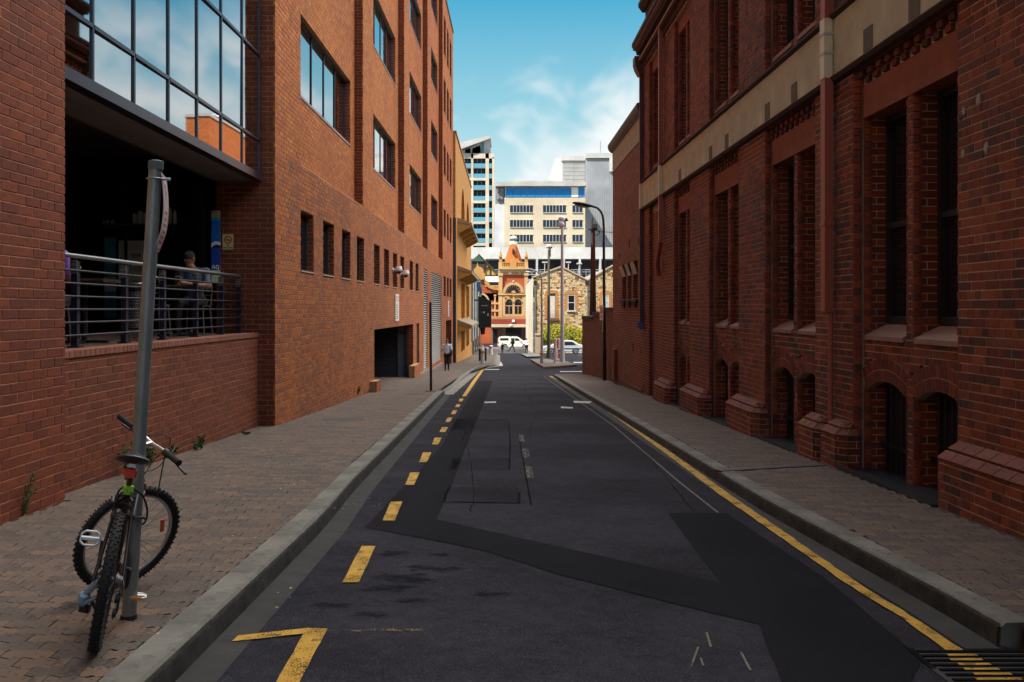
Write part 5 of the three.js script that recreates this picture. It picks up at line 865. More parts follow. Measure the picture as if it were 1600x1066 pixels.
// bicycle: local axes x forward, y up, z to its right; the rear tyre meets the ground at the origin
{
  const rub = std([0.012, 0.012, 0.013], { roughness: 0.85 }), blk = std([0.014, 0.014, 0.018], { roughness: 0.35 }), silver = std([0.55, 0.56, 0.58], { roughness: 0.28, metalness: 0.9 }), alloyW = std([0.62, 0.62, 0.60], { roughness: 0.4, metalness: 0.5 }), spokeM = std([0.10, 0.10, 0.11], { roughness: 0.35, metalness: 0.7 });
  const root = G(148, 1016), bike = thing('bicycle', 'black mountain bicycle leaning on the leaning post, red rear light under its saddle', 'bicycle', root);
  const yaw = Math.PI / 2 + 0.31, lean = 0.168;
  const Mw = new THREE.Matrix4().makeTranslation(root.x, root.y, root.z).multiply(new THREE.Matrix4().makeRotationX(-0.033)).multiply(new THREE.Matrix4().makeRotationY(yaw)).multiply(new THREE.Matrix4().makeRotationX(lean));
  const headTop = V(0.83, 0.80, 0), headBot = V(0.87, 0.69, 0), hAx = headTop.clone().sub(headBot).normalize(), steer = -0.92;
  const Ms = new THREE.Matrix4().makeTranslation(headBot.x, headBot.y, headBot.z).multiply(new THREE.Matrix4().makeRotationAxis(hAx, steer)).multiply(new THREE.Matrix4().makeTranslation(-headBot.x, -headBot.y, -headBot.z));
  const put = (gs, steered) => { const g = merge(gs).clone(); if (steered) g.applyMatrix4(Ms); g.applyMatrix4(Mw); return g; };
  const R = 0.322, wheel = (c, label, steered, rear) => {
    const tyre = new THREE.TorusGeometry(R - 0.026, 0.0235, 14, 64); tyre.translate(c.x, c.y, 0);
    const knobs = []; for (let i = 0; i < 110; i++) { const a = i / 110 * Math.PI * 2; for (const [z, s] of (i & 1 ? [[-0.007, 0.012], [0.021, 0.010]] : [[0.007, 0.012], [-0.021, 0.010]])) { const k = new THREE.BoxGeometry(0.0075, 0.008, s); k.translate(0, R - (Math.abs(z) > 0.015 ? 0.009 : 0.004), z); k.rotateZ(a); k.translate(c.x, c.y, 0); knobs.push(k); } }
    const w = part(bike, 'wheel', put([new THREE.CylinderGeometry(0.022, 0.022, 0.09, 16).rotateX(Math.PI / 2).translate(c.x, c.y, 0), new THREE.TorusGeometry(0.026, 0.005, 8, 20).translate(c.x, c.y, 0.032), new THREE.TorusGeometry(0.026, 0.005, 8, 20).translate(c.x, c.y, -0.032)], steered), rear ? blk : silver, label);
    part(w, 'tyre', put([tyre, ...knobs], steered), rub);
    const rim = new THREE.LatheGeometry([[0.278, -0.013], [0.262, -0.010], [0.256, 0], [0.262, 0.010], [0.278, 0.013], [0.278, -0.013]].map((q) => new THREE.Vector2(q[0], q[1])), 64); rim.rotateX(Math.PI / 2); rim.translate(c.x, c.y, 0);
    part(w, 'rim', put([rim], steered), rear ? std([0.14, 0.14, 0.15], { roughness: 0.35, metalness: 0.8 }) : silver);
    const sp = []; for (let i = 0; i < 32; i++) { const a = i / 32 * Math.PI * 2, z = i & 1 ? 0.030 : -0.030, a2 = a + (i & 2 ? 0.9 : -0.9); sp.push(cyl(V(c.x + 0.026 * Math.cos(a2), c.y + 0.026 * Math.sin(a2), z), V(c.x + 0.258 * Math.cos(a), c.y + 0.258 * Math.sin(a), 0), 0.0011, 0.0011, 5)); }
    part(w, 'spokes', put(sp, steered), spokeM);
    if (!rear) part(w, 'reflector', put([bevelBox(c.x, c.y + 0.215, 0, 0.085, 0.026, 0.014, 0.004).translate(-c.x, -c.y, 0).rotateZ(-1.1).rotateY(0).translate(c.x, c.y, 0)], steered), std([0.75, 0.10, 0.03], { roughness: 0.25 }));
    return w;
  };
  const rh = V(0, R, 0), fh = V(1.03, R + 0.01, 0), bb = V(0.42, 0.29, 0), st = V(0.275, 0.69, 0);
  wheel(rh, 'rear wheel seen edge-on', false, true); wheel(fh, 'front wheel turned towards the camera', true, false);
  const fr = part(bike, 'frame', put([cyl(bb, st, 0.017), cyl(st.clone().add(V(0.012, -0.03, 0)), headTop.clone().add(V(0, -0.02, 0)), 0.017), cyl(bb, headBot.clone().add(V(0, 0.015, 0)), 0.021), cyl(headBot, headTop, 0.022), ball(bb, 0.035, 1, 1, 1.2), cyl(bb.clone().add(V(0, 0, -0.04)), bb.clone().add(V(0, 0, 0.04)), 0.024), ...[-1, 1].flatMap((s) => [cyl(V(0, R, 0.065 * s), V(0.30, 0.295, 0.045 * s), 0.010), cyl(V(0.30, 0.295, 0.045 * s), bb.clone().add(V(-0.02, 0, 0.03 * s)), 0.011), cyl(V(0, R, 0.065 * s), V(0.245, 0.655, 0.036 * s), 0.009), cyl(V(0.245, 0.655, 0.036 * s), st.clone().add(V(0, -0.02, 0.01 * s)), 0.009)])]), blk);
  part(fr, 'seat_post', put(cyl(st, V(0.215, 0.86, 0), 0.0135)), std([0.09, 0.075, 0.055], { roughness: 0.35, metalness: 0.5 }));
  part(fr, 'seat_clamp', put([new THREE.CylinderGeometry(0.026, 0.026, 0.042, 18).translate(st.x - 0.007, st.y + 0.022, 0), bevelBox(st.x - 0.03, st.y + 0.025, -0.014, 0.03, 0.022, 0.022, 0.005)]), std([0.35, 0.75, 0.06], { roughness: 0.4 }));
  { // saddle: wide at the back, a long nose
    const g = new THREE.SphereGeometry(1, 28, 16), p = g.attributes.position;
    for (let i = 0; i < p.count; i++) { let x = p.getX(i), y = p.getY(i), z = p.getZ(i); const t = (x + 1) / 2, wz = lerp(0.098, 0.024, step01(0.18, 0.75, t)); p.setXYZ(i, 0.20 + x * 0.135, 0.888 + y * (y < 0 ? 0.034 : 0.020) - z * z * 0.018 * (1 - t) + (t < 0.25 ? (0.25 - t) * 0.06 : 0) + (t > 0.8 ? -(t - 0.8) * 0.04 : 0), z * wz); }
    g.computeVertexNormals(); const s = part(bike, 'saddle', put(g), blk);
    part(s, 'rails', put([tube([V(0.09, 0.868, 0.025), V(0.16, 0.852, 0.02), V(0.28, 0.862, 0.012)], 0.004), tube([V(0.09, 0.868, -0.025), V(0.16, 0.852, -0.02), V(0.28, 0.862, -0.012)], 0.004), bevelBox(0.205, 0.85, 0, 0.05, 0.03, 0.05, 0.006)]), silver);
  }
  part(bike, 'rear_light', put([bevelBox(0.185, 0.805, 0, 0.034, 0.042, 0.062, 0.008), cyl(V(0.20, 0.80, -0.028), V(0.20, 0.80, 0.028), 0.016)]), std([0.85, 0.06, 0.02], { roughness: 0.25 }));
  // rear V-brake and mudguard stub
  const br = part(bike, 'rear_brake', put([...[-1, 1].flatMap((s) => [cyl(V(0.20, 0.575, 0.048 * s), V(0.245, 0.685, 0.040 * s), 0.008), bevelBox(0.19, 0.60, 0.032 * s, 0.05, 0.014, 0.012, 0.003)]), tube([V(0.245, 0.685, 0.04), V(0.25, 0.71, 0), V(0.245, 0.685, -0.04)], 0.003)]), blk);
  part(br, 'lever', put([cyl(V(0.195, 0.60, 0.052), V(0.24, 0.70, 0.052), 0.006), cyl(V(0.195, 0.66, -0.055), V(0.215, 0.69, -0.055), 0.008)]), silver);
  part(bike, 'rear_guard', put([new THREE.TorusGeometry(R + 0.012, 0.03, 8, 12, 0.42).scale(1, 1, 1.7).rotateZ(Math.PI / 2 - 0.55).translate(0, R, 0)]), blk);
  // fork, stem, bar
  const fk = part(bike, 'fork', put([...[-1, 1].flatMap((s) => [cyl(fh.clone().add(V(-0.01, 0, 0.058 * s)), V(0.905, 0.60, 0.058 * s), 0.014, 0.017), cyl(V(0.905, 0.60, 0.058 * s), V(0.892, 0.665, 0.055 * s), 0.013)]), bevelBox(0.885, 0.672, 0, 0.05, 0.04, 0.15, 0.01), tube([V(0.93, 0.585, 0.058), V(0.955, 0.62, 0.03), V(0.955, 0.62, -0.03), V(0.93, 0.585, -0.058)], 0.010)], true), std([0.10, 0.015, 0.013], { roughness: 0.35 }));
  part(fk, 'front_brake', put([...[-1, 1].map((s) => cyl(V(0.935, 0.575, 0.05 * s), V(0.915, 0.69, 0.04 * s), 0.008)), tube([V(0.915, 0.69, 0.04), V(0.91, 0.715, 0), V(0.915, 0.69, -0.04)], 0.003)], true), blk);
  const barC = V(0.865, 0.905, 0), hb = part(bike, 'handlebar', put([cyl(headTop, headTop.clone().addScaledVector(hAx, 0.09), 0.015), cyl(headTop.clone().addScaledVector(hAx, 0.075), barC, 0.017), tube([V(0.83, 0.925, -0.30), V(0.855, 0.915, -0.12), barC, V(0.855, 0.915, 0.12), V(0.83, 0.925, 0.30)], 0.0125, 32, 10)], true), silver);
  part(hb, 'grip', put([cyl(V(0.83, 0.925, -0.305), V(0.843, 0.92, -0.18), 0.0175, 0.0165, 14)], true), rub); part(hb, 'grip', put([cyl(V(0.83, 0.925, 0.305), V(0.843, 0.92, 0.18), 0.0175, 0.0165, 14)], true), rub);
  for (const s of [-1, 1]) part(hb, 'brake_lever', put([cyl(V(0.855, 0.915, 0.165 * s), V(0.895, 0.895, 0.155 * s), 0.012), tube([V(0.895, 0.895, 0.155 * s), V(0.915, 0.88, 0.20 * s), V(0.905, 0.875, 0.27 * s), V(0.89, 0.878, 0.325 * s)], 0.0065, 16, 8), cyl(V(0.85, 0.918, 0.145 * s), V(0.85, 0.918, 0.175 * s), 0.021)], true), blk);
  part(hb, 'cable', put([tube([V(0.90, 0.89, 0.14), V(0.98, 0.93, 0.05), V(0.96, 0.82, -0.02), V(0.92, 0.71, 0.0)], 0.0028, 24, 6), tube([V(0.90, 0.89, -0.14), V(1.0, 0.95, -0.05), V(0.97, 0.80, 0.03), V(0.86, 0.72, 0.02)], 0.0028, 24, 6)], true), blk);
  { const a = V(0.84, 0.90, 0.17).applyMatrix4(Ms), c = a.clone().add(V(0.02, -0.23, 0.0)); part(hb, 'hanging_cable', put([tube([a, a.clone().add(V(0.01, -0.1, 0.0)), c], 0.0035, 12, 6)]), blk); part(hb, 'cable_end', put([cyl(c, c.clone().add(V(0, -0.02, 0)), 0.004)]), alloyW); }
  // cranks, pedals, chain, derailleur
  const ca = 2.05, cr = 0.17, dir = (s) => V(Math.cos(ca) * s, Math.sin(ca) * s, 0), L0 = bb.clone().add(V(0, 0, -0.075)), L1 = L0.clone().addScaledVector(dir(1), cr), R0 = bb.clone().add(V(0, 0, 0.075)), R1 = R0.clone().addScaledVector(dir(-1), cr);
  part(bike, 'crankset', put([cyl(L0, L1, 0.012, 0.010), cyl(R0, R1, 0.012, 0.010), cyl(L0, R0, 0.012), ...[0.088, 0.068].map((r, i) => new THREE.TorusGeometry(r, 0.004, 6, 40).translate(bb.x, bb.y, 0.05 + i * -0.008)), ...[0, 1, 2, 3, 4].map((k) => cyl(bb.clone().add(V(0, 0, 0.05)), bb.clone().add(V(0.088 * Math.cos(k * 1.257), 0.088 * Math.sin(k * 1.257), 0.05)), 0.007))]), blk);
  const pedal = (c, tilt, sgn, withRef, label) => {
    const w = 0.085, d = 0.07, T = (g) => { g.rotateZ(tilt); g.translate(c.x, c.y, c.z + sgn * 0.06); return g; }, o = [[-d / 2, -w * 0.3], [-d * 0.3, -w / 2], [d * 0.3, -w / 2], [d / 2, -w * 0.3], [d / 2, w * 0.3], [d * 0.3, w / 2], [-d * 0.3, w / 2], [-d / 2, w * 0.3]];
    const bars = o.map((a, i) => { const b = o[(i + 1) % 8]; return T(cyl(V(a[0], 0, a[1]), V(b[0], 0, b[1]), 0.006, 0.006, 8)); });
    const pd = part(bike, 'pedal', put([...bars, T(cyl(V(0, 0, -w / 2), V(0, 0, w / 2), 0.010, 0.010, 10)), T(bevelBox(0, 0, 0, 0.02, 0.014, w * 0.95, 0.003))]), alloyW, label);
    if (withRef) part(pd, 'reflector', put([T(bevelBox(-d / 2 - 0.007, 0, 0, 0.006, 0.016, 0.05, 0.002))]), std([0.85, 0.28, 0.03], { roughness: 0.25 }));
  };
  pedal(L1, 1.15, -1, false, 'left pedal, standing on edge'); pedal(R1, 0.1, 1, true, 'right pedal with an amber reflector');
  const zc = 0.05, ch = []; for (const [a, b] of [[V(bb.x, bb.y + 0.088, zc), V(0, R + 0.04, zc)], [V(bb.x, bb.y - 0.088, zc), V(0.03, 0.14, zc)]]) ch.push(cyl(a, b, 0.0045, 0.0045, 6));
  part(bike, 'chain', put(ch), std([0.06, 0.05, 0.045], { roughness: 0.4, metalness: 0.6 }));
  part(bike, 'cassette', put([0.045, 0.04, 0.035, 0.03, 0.026].map((r, i) => new THREE.CylinderGeometry(r, r, 0.003, 24).rotateX(Math.PI / 2).translate(0, R, 0.036 + i * 0.006))), std([0.20, 0.19, 0.18], { roughness: 0.35, metalness: 0.8 }));
  part(bike, 'derailleur', put([bevelBox(0.02, 0.22, zc + 0.012, 0.03, 0.10, 0.012, 0.004), cyl(V(0.02, 0.17, zc - 0.006), V(0.02, 0.17, zc + 0.012), 0.022), cyl(V(0.015, 0.24, zc - 0.006), V(0.015, 0.24, zc + 0.012), 0.022), tube([V(0, 0.29, 0.07), V(-0.08, 0.27, 0.075), V(-0.06, 0.33, 0.07), V(0.05, 0.33, 0.06)], 0.003)]), blk);
  const mid = bike; // loop of cable lock round the post
  const pc = G(201, 966), lockY = pc.y + 0.50, lx = pc.x + 0.042, lk = [];
  for (let i = 0; i < 14; i++) { const a = i / 14 * Math.PI * 2; lk.push(V(lx + 0.055 * Math.cos(a) - 0.012, lockY + 0.03 * Math.sin(a * 1) + 0.018 * Math.cos(a), pc.z + 0.055 * Math.sin(a))); }
  const lk2 = [V(lx - 0.09, lockY + 0.16, pc.z + 0.02), V(lx - 0.02, lockY + 0.20, pc.z + 0.055), V(lx + 0.045, lockY + 0.15, pc.z + 0.045), V(lx + 0.055, lockY + 0.05, pc.z), V(lx + 0.01, lockY - 0.02, pc.z - 0.05), V(lx - 0.08, lockY + 0.04, pc.z - 0.03)];
  solo('cable_lock', [tube(lk, 0.0055, 60, 8, true), tube(lk2, 0.0055, 50, 8, true)], blk, 'black cable lock looped around the leaning post and the bicycle', 'bicycle lock');
  { // pale blue derailleur guard by the rear hub
    const c = P(142, 926, 4.80), q = (x, y, z) => c.clone().add(V(x, y, z)), T = (g, a, p) => { g.rotateZ(a); g.translate(p.x, p.y, p.z); return g; };
    part(bike, 'hub_guard', [T(bevelBox(0, 0, 0, 0.030, 0.125, 0.05, 0.008), -0.72, q(0, 0.02, 0)), T(bevelBox(0, 0, 0, 0.045, 0.06, 0.055, 0.012), -0.4, q(-0.035, -0.03, 0.01)), T(bevelBox(0, 0, 0, 0.02, 0.07, 0.03, 0.006), -1.1, q(0.0, -0.035, 0.02)), cyl(q(0.045, 0.06, 0), q(0.062, 0.12, 0), 0.012, 0.012, 10)], std([0.26, 0.36, 0.44], { roughness: 0.35, metalness: 0.2 }));
    part(bike, 'guard_strap', [T(bevelBox(0, 0, 0, 0.05, 0.045, 0.05, 0.01), -0.2, q(-0.03, -0.075, 0.0)), T(bevelBox(0, 0, 0, 0.012, 0.08, 0.02, 0.004), 0.5, q(0.02, -0.055, 0.02))], blk);
  }
}
{ // weeds along the foot of the wall
  const leafM = std([0.055, 0.115, 0.025], { roughness: 0.8, side: THREE.DoubleSide }), stemM = std([0.08, 0.11, 0.03], { roughness: 0.8 });
  const weed = (px, py, h, spread, n, label, feather) => {
    const b = G(px, py), t = thing('weed', label, 'weed', b, 'weeds growing along the foot of the left wall'), L = [], S = [];
    for (let i = 0; i < n; i++) {
      const a = rr(0, 6.283), s = rr(0.3, 1) * spread, hh = h * rr(0.55, 1), tip = V(b.x + Math.cos(a) * s, b.y + hh, b.z + Math.sin(a) * s * 0.8); if (tip.x < wallL(-b.z) + 0.03) tip.x = wallL(-b.z) + rr(0.03, 0.08);
      const mid = b.clone().lerp(tip, 0.5).add(V(0, hh * 0.12, 0)); S.push(tube([b, mid, tip], 0.0025, 6, 5));
      const k = feather ? 16 : 9; for (let q = 1; q <= k; q++) { const u = q / k, c = u < 0.5 ? b.clone().lerp(mid, u * 2) : mid.clone().lerp(tip, u * 2 - 1), sz = (feather ? 0.022 : 0.032) * rr(0.6, 1.2), g = new THREE.PlaneGeometry(sz, sz * (feather ? 0.4 : 0.62), 2, 1); g.translate(sz / 2, 0, 0); g.attributes.position.setZ(1, 0.25 * sz); g.attributes.position.setZ(4, 0.25 * sz); g.rotateX(rr(-0.8, 0.8)); g.rotateZ(rr(-0.5, 0.7)); g.rotateY(rr(0, 6.28)); g.translate(c.x, c.y, c.z); L.push(g); }
    }
    part(t, 'stem', S, stemM); part(t, 'leaves', L, leafM);
  };
  weed(36, 806, 0.36, 0.16, 7, 'tall thin feathery weed at the foot of the near brick pier', true);
  weed(199, 742, 0.36, 0.2, 16, 'bushy green weed by the wall behind the bicycle saddle', false);
  weed(232, 728, 0.22, 0.14, 10, 'low yellow green weed just right of the leaning post', false);
  weed(267, 715, 0.16, 0.1, 8, 'small round weed right of the handlebar grip', false);
  weed(306, 704, 0.13, 0.12, 6, 'dark low tuft of weed left of the last tall weed', false);
  weed(314, 702, 0.22, 0.07, 7, 'upright weed at the wall, tallest right of the bicycle', false);
  weed(384, 679, 0.035, 0.08, 7, 'flat green tuft of weed near the end of the low wall', false);
  weed(557, 620, 0.28, 0.1, 8, 'green weed at the foot of the facade beside the garage', false);
}
// ------------------------------------------------------------------ small fittings on the left facade
for (const [d, h, label] of [[32.0, 1.31, 'first white dome camera from the near end of the slit windows'], [34.05, 1.26, 'second white dome camera from the near end of the slit windows']]) {
  const c = at(FL, d, h, 0.2), t = thing('security_camera', label, 'camera', at(FL, d, h, 0), 'dome cameras on the orange facade');
  part(t, 'arm', [cyl(at(FL, d, h, 0), at(FL, d, h, 0.16), 0.03), cyl(at(FL, d, h, 0), at(FL, d, h, 0.02), 0.07, 0.07, 16)], M.white);
  part(t, 'housing', [ball(c, 0.12, 1, 0.85, 1, 18), cyl(c.clone().add(V(0, 0.02, 0)), c.clone().add(V(0, 0.12, 0)), 0.12, 0.09, 18)], M.white); part(t, 'dome', ball(c.clone().add(V(0, -0.06, 0.02)), 0.085, 1, 1, 1, 16), M.black);
}
{
  const draw = (x, w, h) => { x.fillStyle = '#e6e2dc'; x.fillRect(0, 0, w, h); x.fillStyle = '#c0392b'; x.fillRect(w * 0.2, h * 0.06, w * 0.6, h * 0.22); x.fillStyle = '#e6e2dc'; x.beginPath(); x.arc(w / 2, h * 0.17, w * 0.14, 0, 7); x.fill(); x.fillStyle = '#5a5a5a'; for (let i = 0; i < 9; i++) x.fillRect(w * 0.12, h * (0.36 + i * 0.066), w * (0.5 + 0.26 * ((i * 37) % 10) / 10), h * 0.022); };
  const m = facing(FL, 33.0, 0.05, 0.015); solo('wall_sign', plate(0.95, 0.92, 0.03, 0, 0, m), std([1, 1, 1], { map: canvasTex(128, 128, draw), roughness: 0.6 }), 'white notice with a red panel on the facade above the garage', 'sign');
  const m2 = facing(FL, 58.4, 0.02, 0.015); solo('wall_sign', plate(0.9, 0.95, 0.03, 0, 0, m2), std([1, 1, 1], { map: canvasTex(128, 128, draw), roughness: 0.6 }), 'pale narrow notice above the far doorway where the man walks', 'sign');
  const b = G(673.5, 611.5), t = thing('street_pole', 'slim dark metal pole at the kerb end on the left footpath', 'pole', b), yt = P(672.5, 473, -b.z).y;
  part(t, 'pole', cyl(b, V(b.x - 0.02, yt, b.z), 0.038, 0.036, 14), std([0.045, 0.042, 0.042], { roughness: 0.5 })); part(t, 'base_plate', new THREE.BoxGeometry(0.3, 0.02, 0.3).translate(b.x, b.y + 0.01, b.z), rough([0.14, 0.08, 0.06])); part(t, 'cap', ball(V(b.x - 0.02, yt, b.z), 0.04, 1, 0.5, 1), M.black);
  for (const [px, py, w, d, label] of [[645, 617, 0.5, 0.5, 'dark square service cover in the left footpath near the slim pole'], [533, 657, 0.75, 0.5, 'worn bluish service cover in the left footpath before the garage'], [608, 611, 0.45, 0.35, 'small service cover in the left footpath before the garage']]) { const c = G(px, py), g = new THREE.BoxGeometry(w, 0.012, d); g.rotateX(0.033); g.translate(c.x, c.y + 0.004, c.z); solo('service_cover', g, rough([0.09, 0.085, 0.085]), label, 'manhole cover'); }
}
{ // cover strip across the right footpath
  const a = G(1121, 736), b = G(1285, 727), g = [new THREE.BoxGeometry(1, 1, 1)]; const m = new THREE.Mesh(); const L = a.distanceTo(b), d = b.clone().sub(a).normalize(), q = new THREE.BoxGeometry(L, 0.02, 0.16); q.applyQuaternion(new THREE.Quaternion().setFromUnitVectors(V(1, 0, 0), d)); q.translate((a.x + b.x) / 2, (a.y + b.y) / 2 + 0.003, (a.z + b.z) / 2);
  solo('channel_cover', q, std([0.075, 0.055, 0.06], { roughness: 0.55, metalness: 0.3 }), 'dark metal channel cover crossing the right footpath from wall to kerb', 'drain cover');
}
{ // stormwater grate and pit lid at the lower right corner
  const c = gp(1556, 1040), t = thing('drain_grate', 'black stormwater grate with worn yellow paint on its bars, lower right corner', 'drain', V(2.15, gy(4.4) + ROAD, -4.4)), bars = [], paint = [];
  const x0 = 2.03, x1 = 2.62, D0 = 3.82, D1 = 4.86;
  part(t, 'pit', groundPoly([[x0, D0], [x1, D0], [x1, D1], [x0, D1]], ROAD + 0.005), M.black);
  for (let k = 0; k < 15; k++) { const D = D1 - 0.035 - k * 0.0675, y = gy(D) + ROAD + 0.008; part(t, 'bar', box(x0 + 0.03, x1 - 0.02, y - 0.02, y + 0.003, -D - 0.013, -D + 0.013), ga(patchTex, [0.012, 0.012, 0.014])); if (k > 0) part(t, 'painted_bar', box(2.18 + rr(-0.02, 0.02), 2.35 + rr(-0.03, 0.03), y + 0.003, y + 0.006, -D - 0.012, -D + 0.012), MG.yellow); }
  part(t, 'rim', [box(x0, x0 + 0.03, gy(D0) + ROAD - 0.02, gy(D1) + ROAD + 0.012, -D1, -D0)].map((g) => g), ga(patchTex, [0.016, 0.016, 0.018]));
  const yk = gy(4.1); const lid = part(t, 'pit_lid', [new THREE.BoxGeometry(0.75, 0.03, 1.1).rotateX(0.033).translate(3.02, yk + 0.008, -4.30)], std([0.035, 0.037, 0.05], { roughness: 0.5, metalness: 0.5 }));
  part(t, 'throat', [box(2.62, 2.66, yk - 0.3, yk - 0.02, -4.86, -3.3)], M.black);
}
{ // litter: leaves and scraps, scattered
  const q = []; for (const [x0, y0, x1, y1, n] of [[520, 780, 640, 800, 14], [640, 760, 640, 765, 0], [1340, 735, 1480, 800, 34], [1180, 690, 1260, 715, 26], [60, 830, 460, 1000, 24], [330, 700, 480, 800, 12]]) for (let i = 0; i < n; i++) { const c = G(rr(x0, x1), rr(y0, y1)), s = rr(0.004, 0.014), g = new THREE.PlaneGeometry(s * 1.6, s, 1, 1); g.rotateX(-Math.PI / 2 + rr(-0.3, 0.3)); g.rotateY(rr(0, 6)); g.translate(c.x, c.y + 0.012, c.z); q.push(g); }
  const m = solo('litter', q, std([0.42, 0.38, 0.32], { side: THREE.DoubleSide }), 'scattered pale scraps and dry leaves on the footpaths', 'litter'); m.userData.kind = 'stuff';
}
// ------------------------------------------------------------------ further down: walls, poles, island
{ // boundary walls beyond the wing, three lengths stepping down
  const A = V(3.86, EYE, -33.9), Bq = V(3.42, EYE, -42.8), d = Bq.clone().sub(A).setY(0).normalize(), f = frame(A, d, V(-1, 0, -d.x / d.z * -1).set(d.z, 0, -d.x).multiplyScalar(1)), L = A.distanceTo(Bq);
  if (f.n.x > 0) f.n.negate();
  const lab = ['tallest length of red brick boundary wall, with dark coping, next to the wing', 'middle length of red brick boundary wall behind the black lamp post', 'farthest and lowest length of red brick boundary wall at the corner'];
  [[0, 2.3, 0.06], [2.3, 5.6, -0.12], [5.6, L, -0.30]].forEach(([a, b, top], i) => {
    const w = thing('boundary_wall', lab[i], 'wall', at(f, (a + b) / 2, gy(-A.z) - EYE, 0), 'stepped boundary walls'); delete w.userData.group;
    w.palette = [[0.25, 0.065, 0.034], [0.22, 0.056, 0.030], [0.28, 0.075, 0.036], [0.19, 0.05, 0.03], [0.15, 0.045, 0.035]]; const mo = [];
    brickFace(w, f, { D0: a, D1: b, h0: -3.1, h1: top - 0.16, course: CR, len: LR, tones: [0, 1, 2, 3, 4], mortar: mo, ground: gy });
    brickFace(w, jamb(f, a), { D0: i ? -0.02 : -0.35, D1: 0, h0: -2.9, h1: top - 0.16, course: CR, len: LR, tones: [3, 4], mortar: mo, back: 0.05 });
    mo.push(fbox(f, a, b, -4, top - 0.16, -0.12, -0.35)); part(w, 'mortar', mo, M.mortarDark);
    part(w, 'coping', fbox(f, a - 0.01, b + 0.01, top - 0.16, top, 0.03, -0.38), rough([0.07, 0.03, 0.028]));
    if (i === 2) part(w, 'end_face', fbox(f, b, b + 0.02, -4, top - 0.16, 0, -0.35), rough([0.24, 0.06, 0.03]));
    if (i === 1) part(w, 'notice', fbox(f, a + 0.35, a + 0.5, -0.9, -0.35, 0.02, 0), M.white);
  });
}
{ // orange brick store behind them, seen mirrored in the glass bay
  const s = thing('brick_store', 'sunlit orange brick store behind the boundary wall, mirrored in the glass bay', 'building', V(9, gy(48), -48));
  const brickTex = makeTex(512, (u, v, x, y) => { const c = Math.floor(v * 16), o = (c & 1) * 0.0625, k = Math.floor((u + o) * 8), fx = ((u + o) * 8) % 1, fy = (v * 16) % 1, m = fx < 0.05 || fy < 0.13, t = hash3(((k % 8) + 8) % 8, c, 3); const n = 0.85 + 0.2 * hash3(x, y, 5); return m ? [0.80 * n, 0.70 * n, 0.55 * n] : [(0.82 + 0.16 * t) * n, (0.50 + 0.14 * t) * n, (0.26 + 0.10 * t) * n]; });
  part(s, 'wall', box(7.6, 8.8, -6, EYE + 9.9, -63, -49), rough([0.75, 0.52, 0.36], { map: rep(brickTex, 0.55, 0.75), bumpMap: null }));
  part(s, 'coping', box(7.55, 8.85, EYE + 9.9, EYE + 10.05, -63.05, -48.95), M.offWhite);
  part(s, 'roof_vent', [cyl(V(8.2, EYE + 10, -52), V(8.2, EYE + 10.4, -52), 0.3, 0.45, 24), ball(V(8.2, EYE + 10.4, -52), 0.45, 1, 0.5, 1, 24)], std([0.30, 0.31, 0.33], { roughness: 0.4, metalness: 0.5 }));
}
const island = struct('traffic_island', (() => { // raised kerbed island
  const pts = [[829, 561.4], [850, 573.6], [877, 571.8], [901, 570], [887, 565], [847.6, 560.4]].map(([x, y]) => gp(x, y, 0)), top = groundPoly(pts, 0.0), out = [top];
  pts.forEach((a, i) => { const b = pts[(i + 1) % pts.length], g = new THREE.BufferGeometry(); g.setAttribute('position', new THREE.Float32BufferAttribute([a[0], gy(a[1]), -a[1], b[0], gy(b[1]), -b[1], b[0], gy(b[1]) - 0.14, -b[1], a[0], gy(a[1]), -a[1], b[0], gy(b[1]) - 0.14, -b[1], a[0], gy(a[1]) - 0.14, -a[1]], 3)); g.computeVertexNormals(); out.push(g); });
  return out; })(), gm(rep(concTex, 0.3), [0.40, 0.34, 0.28]));
struct('island_footpath', groundPoly([[814, 552.6], [823, 557.4], [846, 556.6], [846, 552.6]].map(([x, y]) => gp(x, y, 0)), 0.0), MG.pale);
const poleOn = (px, py) => G(px, py, 0);
const yAt = (py, D) => EYE + (CY - py) * D / FOC;
const lampBlack = std([0.018, 0.018, 0.022], { roughness: 0.45, metalness: 0.3 }), lampGrey = std([0.50, 0.52, 0.54], { roughness: 0.5 });
